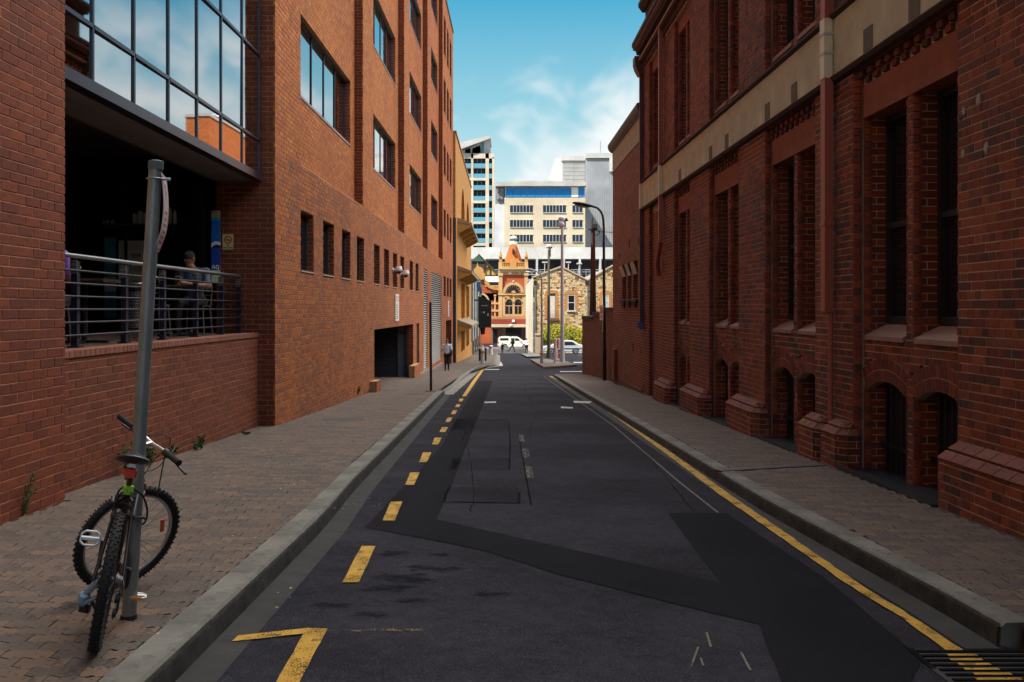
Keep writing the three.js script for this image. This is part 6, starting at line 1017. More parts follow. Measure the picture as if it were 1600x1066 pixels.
{ // black street lamp by the boundary wall
  const b = G(944.5, 594.5), D = -b.z, t = thing('street_lamp', 'black street lamp with a curved arm and flat head on the right footpath', 'street lamp', b), X = (px) => (px - CX) * D / FOC;
  part(t, 'pole', [cyl(b, V(b.x, b.y + 1.1, b.z), 0.075, 0.07, 18), cyl(V(b.x, b.y + 1.1, b.z), V(X(943.5), yAt(380, D), b.z), 0.058, 0.048, 18), tube([V(X(943.5), yAt(380, D), b.z), V(X(943.5), yAt(355, D), b.z), V(X(940.5), yAt(334, D), b.z), V(X(934), yAt(325.5, D), b.z), V(X(924), yAt(322, D), b.z)], 0.042, 40, 14), new THREE.TorusGeometry(0.075, 0.012, 8, 20).rotateX(Math.PI / 2).translate(b.x, b.y + 1.1, b.z)], lampBlack);
  const g = new THREE.SphereGeometry(1, 24, 14); g.scale(0.40, 0.085, 0.17); g.rotateZ(-0.17); g.translate(X(911), yAt(319.5, D), b.z); part(t, 'lamp_head', g, lampBlack);
  const l = new THREE.SphereGeometry(1, 18, 10); l.scale(0.26, 0.05, 0.12); l.rotateZ(-0.17); l.translate(X(909), yAt(322.2, D), b.z); part(t, 'lens', l, std([0.35, 0.35, 0.33], { roughness: 0.2 }));
  const tex = canvasTex(128, 256, (x, w, h) => { x.fillStyle = '#e8e4df'; x.fillRect(0, 0, w, h); x.strokeStyle = '#b5242a'; x.lineWidth = 16; x.beginPath(); x.arc(64, 90, 44, 0, 7); x.stroke(); x.beginPath(); x.moveTo(36, 58); x.lineTo(92, 122); x.stroke(); x.fillStyle = '#b5242a'; x.fillRect(24, 180, 80, 14); x.fillRect(34, 206, 60, 12); });
  part(t, 'sign_plate', new THREE.BoxGeometry(0.02, 0.55, 0.26).rotateY(0.35).translate(X(942) - 0.06, yAt(489, D), b.z + 0.10), std([1, 1, 1], { map: tex, roughness: 0.6 }));
}
{ // timber utility pole with a box and wire
  const D = 62, x = (925 - CX) * D / FOC, t = thing('utility_pole', 'double timber utility pole with a black box near its top behind the boundary wall', 'utility pole', V(x, gy(D), -D)), y1 = yAt(345, D), wood = rough([0.085, 0.055, 0.042]);
  part(t, 'pole', [cyl(V(x - 0.08, gy(D), -D), V(x + 0.03, y1, -D), 0.13, 0.08, 12), cyl(V(x + 0.22, gy(D), -D - 0.1), V(x + 0.12, yAt(361, D), -D - 0.1), 0.12, 0.09, 12)], wood);
  part(t, 'crossbar', [box(x - 0.22, x + 0.32, yAt(359, D) - 0.06, yAt(359, D) + 0.06, -D + 0.05, -D + 0.15)], M.black);
  part(t, 'junction_box', bevelBox(x + 0.14, yAt(354, D), -D + 0.22, 0.36, 0.34, 0.26, 0.03).applyMatrix4(new THREE.Matrix4()), M.black); part(t, 'insulator', [cyl(V(x + 0.03, y1, -D), V(x + 0.03, y1 + 0.2, -D), 0.06, 0.05, 10), new THREE.TorusGeometry(0.18, 0.025, 8, 20).translate(x + 0.30, yAt(363, D), -D)], M.black);
  part(t, 'wire', tube([V(x + 0.3, yAt(362, D), -D), V(x + 3, yAt(364.5, D), -D), V(x + 9, yAt(365, D), -D), V(x + 14, yAt(360, D), -D)], 0.022, 40, 5), M.black);
}
const lampPole = (px, pyBase, pyTop, r, mat, label, head, lean = 0) => { const b = poleOn(px, pyBase), D = -b.z, t = thing('street_lamp', label, 'street lamp', b), yt = yAt(pyTop, D); part(t, 'pole', [cyl(b, V(b.x + lean, yt, b.z), r, r * 0.62, 14), cyl(b, b.clone().add(V(0, 0.6, 0)), r * 1.35, r * 1.2, 14)], mat); head(t, V(b.x + lean, yt, b.z), D); };
lampPole(878.5, 565.5, 352, 0.14, lampGrey, 'tallest pale street lamp pole on the traffic island, round white lamps on top', (t, p) => { part(t, 'lamp_head', [ball(p.clone().add(V(-0.02, 0.42, 0)), 0.26, 1, 0.8, 1), ball(p.clone().add(V(-0.08, 0.06, 0.1)), 0.24, 1, 1, 1), cyl(p.clone().add(V(0, -0.5, 0)), p.clone().add(V(0, 0.5, 0)), 0.09)], std([0.6, 0.61, 0.62], { roughness: 0.4 })); part(t, 'arm', [box(p.x - 0.1, p.x + 0.42, p.y + 0.28, p.y + 0.36, p.z - 0.05, p.z + 0.05), box(p.x + 0.2, p.x + 0.36, p.y + 0.36, p.y + 0.48, p.z - 0.08, p.z + 0.08)], M.black); });
lampPole(857.5, 559.5, 390, 0.15, rough([0.16, 0.13, 0.10]), 'brown street lamp pole with a small white globe behind the traffic island', (t, p) => { part(t, 'lamp_head', [ball(p.clone().add(V(0, 0.26, 0)), 0.24, 1, 0.8, 1)], std([0.6, 0.61, 0.62], { roughness: 0.4 })); part(t, 'arm', [box(p.x - 0.12, p.x + 0.3, p.y + 0.1, p.y + 0.2, p.z - 0.06, p.z + 0.06), cyl(p.clone().add(V(0.1, -0.6, 0)), p.clone().add(V(0.1, 0.1, 0)), 0.07)], M.black); });
lampPole(846.5, 568, 436, 0.085, lampGrey, 'slim grey street lamp with an arm curving left at the tip of the island', (t, p, D) => { const X = (q) => (q - CX) * D / FOC; part(t, 'arm', tube([p, V(X(845.5), yAt(430, D), p.z), V(X(840), yAt(425, D), p.z), V(X(832), yAt(422.5, D), p.z)], 0.045, 24, 8), lampGrey); const g = new THREE.SphereGeometry(1, 16, 10); g.scale(0.26, 0.07, 0.13); g.rotateZ(-0.12); g.translate(X(828.5), yAt(421.5, D), p.z); part(t, 'lamp_head', g, lampGrey); part(t, 'collar', cyl(V(p.x, yAt(553.5, D), p.z), V(p.x, yAt(551.5, D), p.z), 0.13, 0.13, 12), std([0.75, 0.22, 0.04])); });
{ // totem sign on the island, white post beside it
  const b = poleOn(873, 564.5), D = -b.z, t = thing('totem_sign', 'white sign board with red and blue print standing on the traffic island', 'sign', b), X = (q) => (q - CX) * D / FOC;
  const tex = canvasTex(128, 512, (x) => { x.fillStyle = '#f1efec'; x.fillRect(0, 0, 128, 512); x.fillStyle = '#d8452c'; x.fillRect(8, 10, 44, 210); x.fillStyle = '#33507c'; x.fillRect(38, 262, 60, 90); x.fillStyle = '#d22f2a'; x.beginPath(); x.ellipse(72, 400, 34, 92, 0.15, 0, 7); x.fill(); x.fillStyle = '#f1efec'; x.fillRect(66, 300, 10, 60); });
  part(t, 'board', bevelBox(X(873.5), (yAt(529.5, D) + yAt(563, D)) / 2, -D, X(878) - X(869), yAt(529.5, D) - yAt(563, D), 0.08, 0.01), std([1, 1, 1], { map: (tex.repeat.set(1 / 0.36, 1 / 1.42), tex.wrapS = tex.wrapT = THREE.RepeatWrapping, tex.offset.set(0.5 - X(873.5) / 0.36, 0.5 - (yAt(529.5, D) + yAt(563, D)) / 2 / 1.42), tex), roughness: 0.5 }));
  part(t, 'foot', box(X(868.5), X(878.5), gy(D), yAt(563, D), -D - 0.15, -D + 0.15), M.offWhite);
  const b2 = poleOn(867, 567), D2 = -b2.z; solo('marker_post', [cyl(b2, V(b2.x, yAt(530, D2), b2.z), 0.075, 0.075, 12), ball(V(b2.x, yAt(530, D2), b2.z), 0.075, 1, 0.6, 1), cyl(b2, b2.clone().add(V(0, 0.08, 0)), 0.12, 0.1, 12)], std([0.66, 0.55, 0.55], { roughness: 0.6 }), 'pale pink marker post just left of the totem sign', 'post');
}
// bollards and crate at the bulge of the left footpath
const bollard = (px, py, pyTop, label, bandCol) => { const b = G(px, py), D = -b.z, t = thing('bollard', label, 'bollard', b), yt = yAt(pyTop, D), r = 3.1 * D / FOC; part(t, 'post', [cyl(b, V(b.x, yt - 0.05, b.z), r, r, 18), ball(V(b.x, yt - 0.06, b.z), r, 1, 0.5, 1, 16)], M.white); part(t, 'band', cyl(V(b.x, yt - 0.30, b.z), V(b.x, yt - 0.16, b.z), r * 1.03, r * 1.03, 18), std(bandCol, { roughness: 0.5 })); };
bollard(754, 568, 545, 'nearer white bollard with an orange band on the left footpath', [0.72, 0.22, 0.05]);
bollard(767, 554, 540, 'farther white bollard with a red top near the kerb corner', [0.65, 0.14, 0.08]);
{
  const b = G(753.5, 564), D = -b.z, x0 = (747.5 - CX) * D / FOC, x1 = (760.5 - CX) * D / FOC, yt = yAt(544, D), t = thing('bin_enclosure', 'black slatted bin enclosure with pale lid behind the nearer white bollard', 'bin', b);
  part(t, 'body', box(x0 + 0.03, x1 - 0.03, b.y, yt - 0.03, b.z - 0.5, b.z - 0.04), M.black);
  for (let k = 0; k < 5; k++) part(t, 'slat', box(lerp(x0, x1, k / 5) + 0.015, lerp(x0, x1, (k + 1) / 5) - 0.015, b.y + 0.06, yt - 0.06, b.z - 0.04, b.z - 0.01), std([0.03, 0.032, 0.035], { roughness: 0.5 }));
  part(t, 'lid', [box(x0, x1, yt - 0.03, yt, b.z - 0.52, b.z), ball(V(x1 - 0.05, yt + 0.03, b.z - 0.2), 0.1, 1, 0.6, 1)], M.offWhite); part(t, 'spout', cyl(V((x0 + x1) / 2, yt, b.z - 0.25), V((x0 + x1) / 2, yAt(539.5, D), b.z - 0.25), 0.05, 0.05, 10), M.white);
}
// ------------------------------------------------------------------ vehicles
const carPaint = (c) => new THREE.MeshPhysicalMaterial({ color: lin(...c), roughness: 0.35, metalness: 0.1, clearcoat: 1, clearcoatRoughness: 0.08 });
const tint = new THREE.MeshPhysicalMaterial({ color: lin(0.02, 0.025, 0.03), roughness: 0.05 });
function wheelOn(car, x, y, z, r, wd, face) { const w = part(car, 'wheel', [new THREE.TorusGeometry(r - 0.07, 0.075, 12, 30).scale(1, 1, wd / 0.15).translate(x, y, z)], M.black); part(w, 'rim', [new THREE.CylinderGeometry(r - 0.1, r - 0.1, wd * 0.9, 22).rotateX(Math.PI / 2).translate(x, y, z), ...[0, 1, 2, 3, 4].map((k) => new THREE.BoxGeometry(0.07, r * 1.3, 0.03).rotateZ(k * 1.257).translate(x, y, z + face * (wd * 0.47)))], std([0.5, 0.5, 0.5], { roughness: 0.35, metalness: 0.8 })); }
{ // white utility vehicle with canopy, nose to the right
  const D = 143, x0 = (778 - CX) * D / FOC, y0 = gy(D) + ROAD, z0 = -D, t = thing('utility_vehicle', 'white utility vehicle with canopy and roof bars parked across the end of the street', 'utility vehicle', V(x0 + 2.4, y0, z0 - 0.9));
  const prof = [[0.02, 0.42], [0.0, 0.75], [0.10, 1.05], [0.12, 1.62], [0.28, 1.78], [1.72, 1.80], [1.85, 1.78], [2.9, 1.76], [3.08, 1.70], [3.75, 1.22], [4.70, 1.06], [4.92, 0.92], [4.98, 0.62], [4.92, 0.40], [4.50, 0.36], [4.42, 0.62], [4.22, 0.78], [3.98, 0.80], [3.74, 0.74], [3.58, 0.36], [1.52, 0.36], [1.40, 0.68], [1.18, 0.80], [0.92, 0.80], [0.70, 0.68], [0.58, 0.38]];
  const g = extrude(prof, 1.64, 0.05); g.translate(x0, y0, z0 - 1.72); part(t, 'body', g, carPaint([0.78, 0.78, 0.76]));
  const win = (pts) => { const q = extrude(pts, 0.02); q.translate(x0, y0, z0 - 0.045); return q; };
  part(t, 'window', win([[0.30, 1.28], [0.34, 1.62], [1.55, 1.64], [1.58, 1.28]]), tint, 'canopy window'); part(t, 'window', win([[1.98, 1.22], [1.98, 1.62], [2.48, 1.63], [2.50, 1.22]]), tint); part(t, 'window', win([[2.56, 1.22], [2.55, 1.63], [2.92, 1.61], [3.48, 1.24]]), tint);
  part(t, 'roof_bars', [box(x0 + 0.5, x0 + 1.6, y0 + 1.88, y0 + 1.92, z0 - 0.4, z0 - 0.35), box(x0 + 2.0, x0 + 2.9, y0 + 1.86, y0 + 1.90, z0 - 0.4, z0 - 0.35), ...[0.6, 1.5, 2.1, 2.8].map((q) => box(x0 + q, x0 + q + 0.06, y0 + 1.75, y0 + 1.88, z0 - 1.4, z0 - 0.35))], M.offWhite);
  part(t, 'bumper', [box(x0 - 0.08, x0 + 0.12, y0 + 0.40, y0 + 0.58, z0 - 1.7, z0 - 0.02), box(x0 + 1.6, x0 + 3.5, y0 + 0.30, y0 + 0.38, z0 - 0.06, z0 + 0.02)], M.aluPale); part(t, 'tail_light', box(x0 + 0.02, x0 + 0.12, y0 + 0.8, y0 + 1.1, z0 - 0.2, z0 + 0.006), std([0.5, 0.03, 0.02], { roughness: 0.2 })); part(t, 'headlight', box(x0 + 4.66, x0 + 4.9, y0 + 0.82, y0 + 0.98, z0 - 0.35, z0 + 0.004), std([0.7, 0.7, 0.7], { roughness: 0.1 }));
  for (const [x, z] of [[1.06, -0.08], [4.0, -0.08], [1.06, -1.62], [4.0, -1.62]]) wheelOn(t, x0 + x, y0 + 0.37, z0 + z, 0.37, 0.22, z > -1 ? 1 : -1);
  part(t, 'door_handle', [box(x0 + 2.05, x0 + 2.2, y0 + 1.08, y0 + 1.11, z0 + 0.0, z0 + 0.03)], M.alu); part(t, 'mirror', [box(x0 + 3.25, x0 + 3.42, y0 + 1.2, y0 + 1.36, z0 + 0.0, z0 + 0.2)], M.white);
}
{ // silver car, mostly behind the island signs
  const D = 103.5, x0 = (848 - CX) * D / FOC, y0 = gy(D) + ROAD, z0 = -D, t = thing('parked_car', 'silver car parked in front of the yellow shrubs and stone gables', 'car', V(x0 + 2.2, y0, z0 - 0.9));
  const prof = [[0.02, 0.40], [0.0, 0.62], [0.14, 0.80], [0.95, 0.92], [1.75, 1.36], [2.0, 1.43], [3.1, 1.43], [3.35, 1.36], [3.95, 0.98], [4.38, 0.92], [4.46, 0.70], [4.42, 0.36], [3.98, 0.28], [3.90, 0.52], [3.70, 0.66], [3.46, 0.66], [3.24, 0.52], [3.14, 0.28], [1.34, 0.28], [1.26, 0.52], [1.06, 0.66], [0.82, 0.66], [0.60, 0.52], [0.50, 0.30]];
  const g = extrude(prof, 1.56, 0.05); g.translate(x0, y0, z0 - 1.66); part(t, 'body', g, carPaint([0.52, 0.55, 0.58]));
  const win = (pts) => { const q = extrude(pts, 0.02); q.translate(x0, y0, z0 - 0.045); return q; };
  part(t, 'window', win([[1.25, 0.97], [1.80, 1.31], [2.28, 1.34], [2.28, 0.97]]), tint); part(t, 'window', win([[2.36, 0.97], [2.36, 1.34], [3.05, 1.34], [3.3, 1.28], [3.62, 0.99]]), tint);
  part(t, 'sill_trim', [box(x0 + 1.36, x0 + 3.12, y0 + 0.24, y0 + 0.30, z0 - 0.1, z0 + 0.0), box(x0 + 0.6, x0 + 4.2, y0 + 0.60, y0 + 0.65, z0 - 0.05, z0 + 0.008)], M.alu); part(t, 'tail_light', box(x0 + 4.28, x0 + 4.44, y0 + 0.72, y0 + 0.86, z0 - 0.3, z0 + 0.004), std([0.6, 0.12, 0.03], { roughness: 0.2 })); part(t, 'headlight', box(x0 + 0.03, x0 + 0.26, y0 + 0.62, y0 + 0.76, z0 - 0.3, z0 + 0.004), std([0.7, 0.7, 0.7], { roughness: 0.1 }));
  for (const [x, z] of [[0.94, -0.1], [3.57, -0.1], [0.94, -1.56], [3.57, -1.56]]) wheelOn(t, x0 + x, y0 + 0.31, z0 + z, 0.31, 0.2, z > -1 ? 1 : -1);
  part(t, 'mirror', [box(x0 + 1.42, x0 + 1.56, y0 + 0.98, y0 + 1.1, z0, z0 + 0.16)], M.black);
}
// ------------------------------------------------------------------ the end of the street, built at its real distance
const pxX = (px, D) => (px - CX) * D / FOC, pxY = (py, D) => EYE + (CY - py) * D / FOC;
// a box whose front face spans these photo pixels at distance D, `deep` metres thick, standing `proud` metres forward
const pb = (x0, x1, yT, yB, D, deep = 0.3, proud = 0) => box(pxX(x0, D), pxX(x1, D), pxY(yB, D), pxY(yT, D), -D - deep, -D + proud);
const pext = (pts, D, deep, proud = 0) => { const g = extrude(pts.map(([x, y]) => [pxX(x, D), pxY(y, D)]), deep + proud); g.translate(0, 0, -D - deep); return boxUV(g); };
const farM = (c, o = {}) => std(c, { map: rep(fineGrain, 0.06), roughness: 0.9, ...o });
const brickFar = makeTex(512, (u, v, x, y) => { const c = Math.floor(v * 32), o = (c & 1) / 32, k = Math.floor((u + o) * 16), fx = ((u + o) * 16) % 1, fy = (v * 32) % 1, m = fx < 0.06 || fy < 0.14, t = hash3(((k % 16) + 16) % 16, c, 3); return (m ? 0.92 : 0.72 + 0.2 * t) * (0.92 + 0.08 * hash3(x, y, 5)); });
const orangeFar = farM([0.80, 0.35, 0.060], { map: rep(brickFar, 0.26, 0.37), bumpMap: null }), orangeDeep = farM([0.52, 0.155, 0.035], { map: rep(brickFar, 0.26, 0.37), bumpMap: null });
{ // left: orange building with three bracketed canopies
  const f = frame(V(-3.3, EYE, 0), V(0, 0, -1), V(1, 0, 0)), t = thing('corniced_building', 'orange building with arched niches and three bracketed canopies, past the brick office', 'building', [-3.3, gy(75), -75]), dAt = (px) => 3.3 * FOC / (CX - px);
  const A = 63.2, Bd = 92, top = 11.6, niche = [[dAt(720.6), dAt(726.2)], [dAt(728.6), dAt(733.2)]], bands = [[6.3, 9.3], [-0.7, 2.0], [-5.2, -1.6]];
  const solid = []; // wall pieces around the tall recesses
  const cols = [[A, niche[0][0]], [niche[0][1], niche[1][0]], [niche[1][1], Bd]];
  cols.forEach(([a, b]) => solid.push(fbox(f, a, b, -6, top, 0, -0.5)));
  niche.forEach(([a, b]) => { let h = -6; for (const [h0, h1] of [...bands].reverse()) { solid.push(fbox(f, a, b, h, h0, 0, -0.5)); h = h1; } solid.push(fbox(f, a, b, h, top, 0, -0.5)); });
  part(t, 'wall', [...solid, fbox(f, A, Bd, -6, top - 0.05, -0.5, -11)], orangeFar);
  for (const [a, b] of niche) for (const [i, [h0, h1]] of bands.entries()) { const w = part(t, i ? 'window' : 'arched_niche', [fbox(f, a, b, h0, h1, -0.4, -0.45)], orangeDeep); if (i) { part(w, 'pane', fbox(f, lerp(a, b, 0.15), lerp(a, b, 0.85), h0 + 0.3, h1 - 0.2, -0.38, -0.4), std([0.10, 0.035, 0.02], { roughness: 0.3 })); part(w, 'sill', fbox(f, a - 0.2, b + 0.2, h0 - 0.15, h0, 0.12, -0.4), orangeFar); } else { const g = []; for (let k = 0; k < 2; k++) { const s = k ? 1 : -1, e = new THREE.Shape(), R = (b - a) / 2; e.moveTo(s * R, 0); for (let q = 0; q <= 8; q++) { const an = q / 8 * Math.PI / 2; e.lineTo(s * R * Math.cos(an), R * Math.sin(an)); } e.lineTo(s * R, R); e.closePath(); const x = new THREE.ExtrudeGeometry(e, { depth: 0.42, bevelEnabled: false }); x.applyMatrix4(new THREE.Matrix4().makeBasis(new THREE.Vector3().crossVectors(UPV, f.n), UPV, f.n).setPosition(at(f, (a + b) / 2, h1 - R, -0.42))); g.push(x); } part(w, 'arch_spandrel', g, orangeFar); } }
  part(t, 'coping', fbox(f, A, Bd, top, top + 0.15, 0.06, -0.5), orangeDeep);
  const canopy = (a, b, hT, out, drop, name) => {
    const c = part(t, 'canopy', [fprism(f, [[0, hT - 0.28], [out, hT - 0.55], [out, hT - 0.38], [0, hT]], a, b)], farM([0.40, 0.31, 0.22]));
    const n = 5; for (let k = 0; k < n; k++) { const x = lerp(a + 0.2, b - 0.2, k / (n - 1)); part(c, 'bracket', fprism(f, [[0, hT - drop], [0.12, hT - drop], [out - 0.08, hT - 0.62], [out - 0.08, hT - 0.545], [0, hT - 0.29]], x - 0.16, x + 0.16), farM([0.58, 0.36, 0.09])); }
  };
  canopy(65.5, 81.5, 6.25, 1.0, 1.05); canopy(65.5, 81.5, 2.98, 1.0, 0.95); canopy(65.5, 81.5, -0.72, 1.0, 0.86);
  part(t, 'downpipe', [cyl(at(f, A - 0.1, -5, -0.1), at(f, A - 0.1, 6, -0.1), 0.16, 0.16, 10)], M.black);
  part(t, 'base_course', [...cols, ...niche].map(([a, b]) => fbox(f, a + 0.001, b - 0.001, -7, -(EYE + gdrop(84)) + 1.0, 0.06, 0)), orangeFar);
}
{ // dark shop building beyond, with pipes and a big black hanging box
  const f = frame(V(-3.35, EYE, 0), V(0, 0, -1), V(1, 0, 0)), t = thing('dark_shop_building', 'narrow dark shop building with pale vertical strips beyond the orange canopied building', 'building', [-3.35, gy(110), -110]);
  part(t, 'wall', fbox(f, 92.1, 134, -7, 3.6, 0, -9), std([0.022, 0.026, 0.024], { roughness: 0.6 }));
  [96, 103, 113].forEach((d, i) => part(t, 'pale_strip', fbox(f, d, d + (i ? 2.4 : 2.0), -3.2, 3.4, 0.12, 0), M.offWhite)); [99.5, 108, 121].forEach((d) => part(t, 'shopfront', fbox(f, d, d + 2.6, -6, -2.0, 0.05, -0.02), M.darkGlass));
  part(t, 'brick_return', fbox(f, 125, 134.02, -7, -1, 0.03, 0), orangeDeep); part(t, 'parapet', fbox(f, 92.1, 134.05, 3.6, 3.8, 0.1, -9.05), M.black);
  const D = 100, b = thing('hanging_sign', 'large black box sign hanging over the left footpath with small pale print', 'sign', V(pxX(757, D), pxY(512, D), -D));
  part(b, 'box', [pext([[747.2, 463], [757, 465], [767.5, 471], [767.5, 512], [747.2, 512]], D, 1.6)], M.black);
  const tx = canvasTex(256, 512, (x) => { x.fillStyle = '#0b0b0d'; x.fillRect(0, 0, 256, 512); x.fillStyle = '#d6a98a'; for (let i = 0; i < 9; i++) x.fillRect(50 + i * 18, 54, 11, 22); x.fillStyle = '#cfd4d6'; x.beginPath(); x.arc(110, 210, 18, 0, 7); x.arc(200, 260, 14, 0, 7); x.fill(); x.fillRect(196, 230, 16, 60); x.fillStyle = '#3c4a3a'; x.fillRect(30, 190, 50, 40); });
  part(b, 'face', new THREE.PlaneGeometry(pxX(766, D) - pxX(749, D), pxY(473, D) - pxY(510, D)).translate(pxX(757.5, D), (pxY(473, D) + pxY(510, D)) / 2, -D + 0.01), std([1, 1, 1], { map: tx, roughness: 0.4 }));
  part(b, 'bracket', [box(-3.35, pxX(747.5, D), pxY(470, D), pxY(468, D), -D - 0.9, -D - 0.8), box(-3.35, pxX(747.5, D), pxY(506, D), pxY(504, D), -D - 0.9, -D - 0.8)], M.black); part(b, 'lantern', [cyl(V(pxX(754, D), pxY(523, D), -D - 0.8), V(pxX(754, D), pxY(512, D), -D - 0.8), 0.22, 0.3, 10)], M.black);
  const D2 = 97, g = thing('flag_sign', 'blue and white flag signs hanging above the black box sign', 'sign', V(pxX(748, D2), pxY(460, D2), -D2));
  part(g, 'flag', [pext([[744.5, 441], [749.5, 440], [751, 455], [746, 457]], D2, 0.06), pext([[749, 446], [752.5, 450], [753.2, 459], [750, 460]], D2 - 0.4, 0.06)], std([0.07, 0.13, 0.27], { roughness: 0.7 })); part(g, 'trim', [pext([[744.2, 439], [750, 438.5], [750, 440], [744.2, 441]], D2, 0.1, 0.02), pext([[746, 457], [751, 455], [752, 457], [747, 459]], D2, 0.1, 0.02)], M.white); part(g, 'bracket', cyl(V(-3.35, pxY(438.5, D2), -D2), V(pxX(752, D2), pxY(438.5, D2), -D2), 0.03), M.black);
}
const mCream = farM([0.68, 0.44, 0.22]), mRed = farM([0.50, 0.115, 0.045]), mOch = farM([0.62, 0.33, 0.10]);
{ // ornate red and cream building with a tower
  const D = 152, t = thing('ornate_tower_building', 'ornate red and cream building with small tower, fan window and pinnacles ending the street', 'building', V(pxX(800, D), -4.7, -D));
  part(t, 'wall', [pb(745, 827, 497, 556, D, 8, -0.6), pb(736, 782, 458, 500, D, 8, -0.1), pext([[740, 470], [740, 436], [757, 436], [766, 446], [778, 450], [796, 470]], D, 8, -0.1), pb(784, 820, 428, 500, D, 8)], mRed);
  part(t, 'shopfront', [pb(768, 790, 512, 547, D, 0.4, 0.0)], farM([0.20, 0.17, 0.09])); part(t, 'shopfront', [pb(785, 815, 512, 530, D, 0.3, -0.2), pb(770, 777, 514, 540, D, 0.2, 0.05)], M.darkGlass); part(t, 'shop_base', [pb(748, 778, 537, 546, D, 0.4, 0.25)], farM([0.10, 0.035, 0.045])); part(t, 'shop_pier', [pb(777, 785, 510, 548, D, 0.3, 0.1), pb(815, 825, 510, 548, D, 0.3, 0.1)], farM([0.18, 0.08, 0.07]));
  part(t, 'awning', [pb(766, 824, 506.5, 511, D, 0.5, 2.2)], farM([0.72, 0.62, 0.45])); part(t, 'fascia', [pb(766, 824, 498.5, 506.5, D, 0.5, 2.05)], farM([0.36, 0.055, 0.035]));
  part(t, 'balustrade', [pb(766, 825, 494.5, 496.5, D, 0.2, 0.5), pb(766, 825, 497.5, 499, D, 0.2, 0.5), ...Array.from({ length: 22 }, (_, k) => pb(768 + k * 2.6, 769.2 + k * 2.6, 496.5, 497.5, D, 0.15, 0.45)), pb(766, 779, 484, 487, D, 0.2, 0.35), pb(766, 779, 473, 475.5, D, 0.2, 0.3)], mCream);
  part(t, 'pilaster', [pb(779, 785, 430, 500, D, 0.5, 0.35), pb(778, 786, 427, 431, D, 0.5, 0.5), pb(779, 785, 410, 427, D, 0.5, 0.35)], mCream); part(t, 'pilaster', [pb(819.5, 825, 430, 500, D, 0.5, 0.35), pb(818.5, 826, 427, 431, D, 0.5, 0.5), pb(819.5, 825, 410, 427, D, 0.5, 0.35)], mCream);
  part(t, 'cornice', [pb(779, 826, 418.5, 421, D, 0.5, 0.75), pb(780, 825, 421, 426, D, 0.5, 0.4), pb(778, 826.5, 459, 461, D, 0.5, 0.5), ...Array.from({ length: 13 }, (_, k) => pb(785.5 + k * 2.7, 787 + k * 2.7, 426, 429, D, 0.3, 0.35))], mCream);
  part(t, 'parapet', [pb(785, 820, 409.5, 411, D, 0.4, 0.35), pb(785, 820, 416.5, 418.5, D, 0.4, 0.35), pb(785, 820, 411, 416.5, D, 0.3, 0.1), ...Array.from({ length: 12 }, (_, k) => pb(786 + k * 2.9, 787.4 + k * 2.9, 411, 416.5, D, 0.2, 0.3)), pext([[797, 418], [797, 409], [799, 405.5], [802, 404.5], [805, 405.5], [807, 409], [807, 418]], D, 0.4, 0.45)], mOch);
  for (const x of [782.2, 822.3]) part(t, 'pinnacle', [pb(x - 2.8, x + 2.8, 400.5, 402, D, 0.5, 0.5), pb(x - 2.4, x + 2.4, 402, 410, D, 0.5, 0.3), new THREE.ConeGeometry(0.27, 0.95, 8).translate(pxX(x, D), pxY(400.5, D) + 0.47, -D - 0.05), cyl(V(pxX(x, D), pxY(392, D), -D - 0.05), V(pxX(x, D), pxY(388.5, D), -D - 0.05), 0.03)], mOch);
  { // steep roof with a flat top, dormer lantern, and cupola
    const x0 = pxX(787.5, D), x1 = pxX(816.5, D), xt0 = pxX(797, D), xt1 = pxX(807.5, D), yb = pxY(410, D), yt = pxY(381, D), w = x1 - x0, zc = -D - 1.6, g = new THREE.BufferGeometry(), B4 = [[x0, zc + w / 2], [x1, zc + w / 2], [x1, zc - w / 2], [x0, zc - w / 2]], ht = (xt1 - xt0) / 2, T4 = [[xt0, zc + ht], [xt1, zc + ht], [xt1, zc - ht], [xt0, zc - ht]], p = [];
    for (let i = 0; i < 4; i++) { const j = (i + 1) % 4; p.push(B4[i][0], yb, B4[i][1], B4[j][0], yb, B4[j][1], T4[j][0], yt, T4[j][1], B4[i][0], yb, B4[i][1], T4[j][0], yt, T4[j][1], T4[i][0], yt, T4[i][1]); } p.push(T4[0][0], yt, T4[0][1], T4[1][0], yt, T4[1][1], T4[2][0], yt, T4[2][1], T4[0][0], yt, T4[0][1], T4[2][0], yt, T4[2][1], T4[3][0], yt, T4[3][1]);
    g.setAttribute('position', new THREE.Float32BufferAttribute(p, 3)); g.computeVertexNormals(); const roof = part(t, 'roof', boxUV(g), farM([0.60, 0.20, 0.045]));
    part(roof, 'roof_light', [box(pxX(800.5, D), pxX(804, D), pxY(396, D), pxY(390.5, D), -D - 1.1, -D + 0.1), new THREE.ConeGeometry(0.28, 0.35, 4).rotateY(0.785).translate(pxX(802.2, D), pxY(388.8, D), -D - 0.2)], M.black);
    part(roof, 'painted_roof_shade', pext([[805, 384.5], [807.5, 384.5], [816, 407], [806.5, 399]], D - 0.1, 0.1, 0.12), farM([0.42, 0.10, 0.035]));  // darker right half of the roof: its shade laid on as colour
    const cz = zc + 1, cx = (xt0 + xt1) / 2, cu = part(t, 'cupola', [cyl(V(cx, yt, zc), V(cx, yt + 0.5, zc), 0.62, 0.58, 16)], M.white);
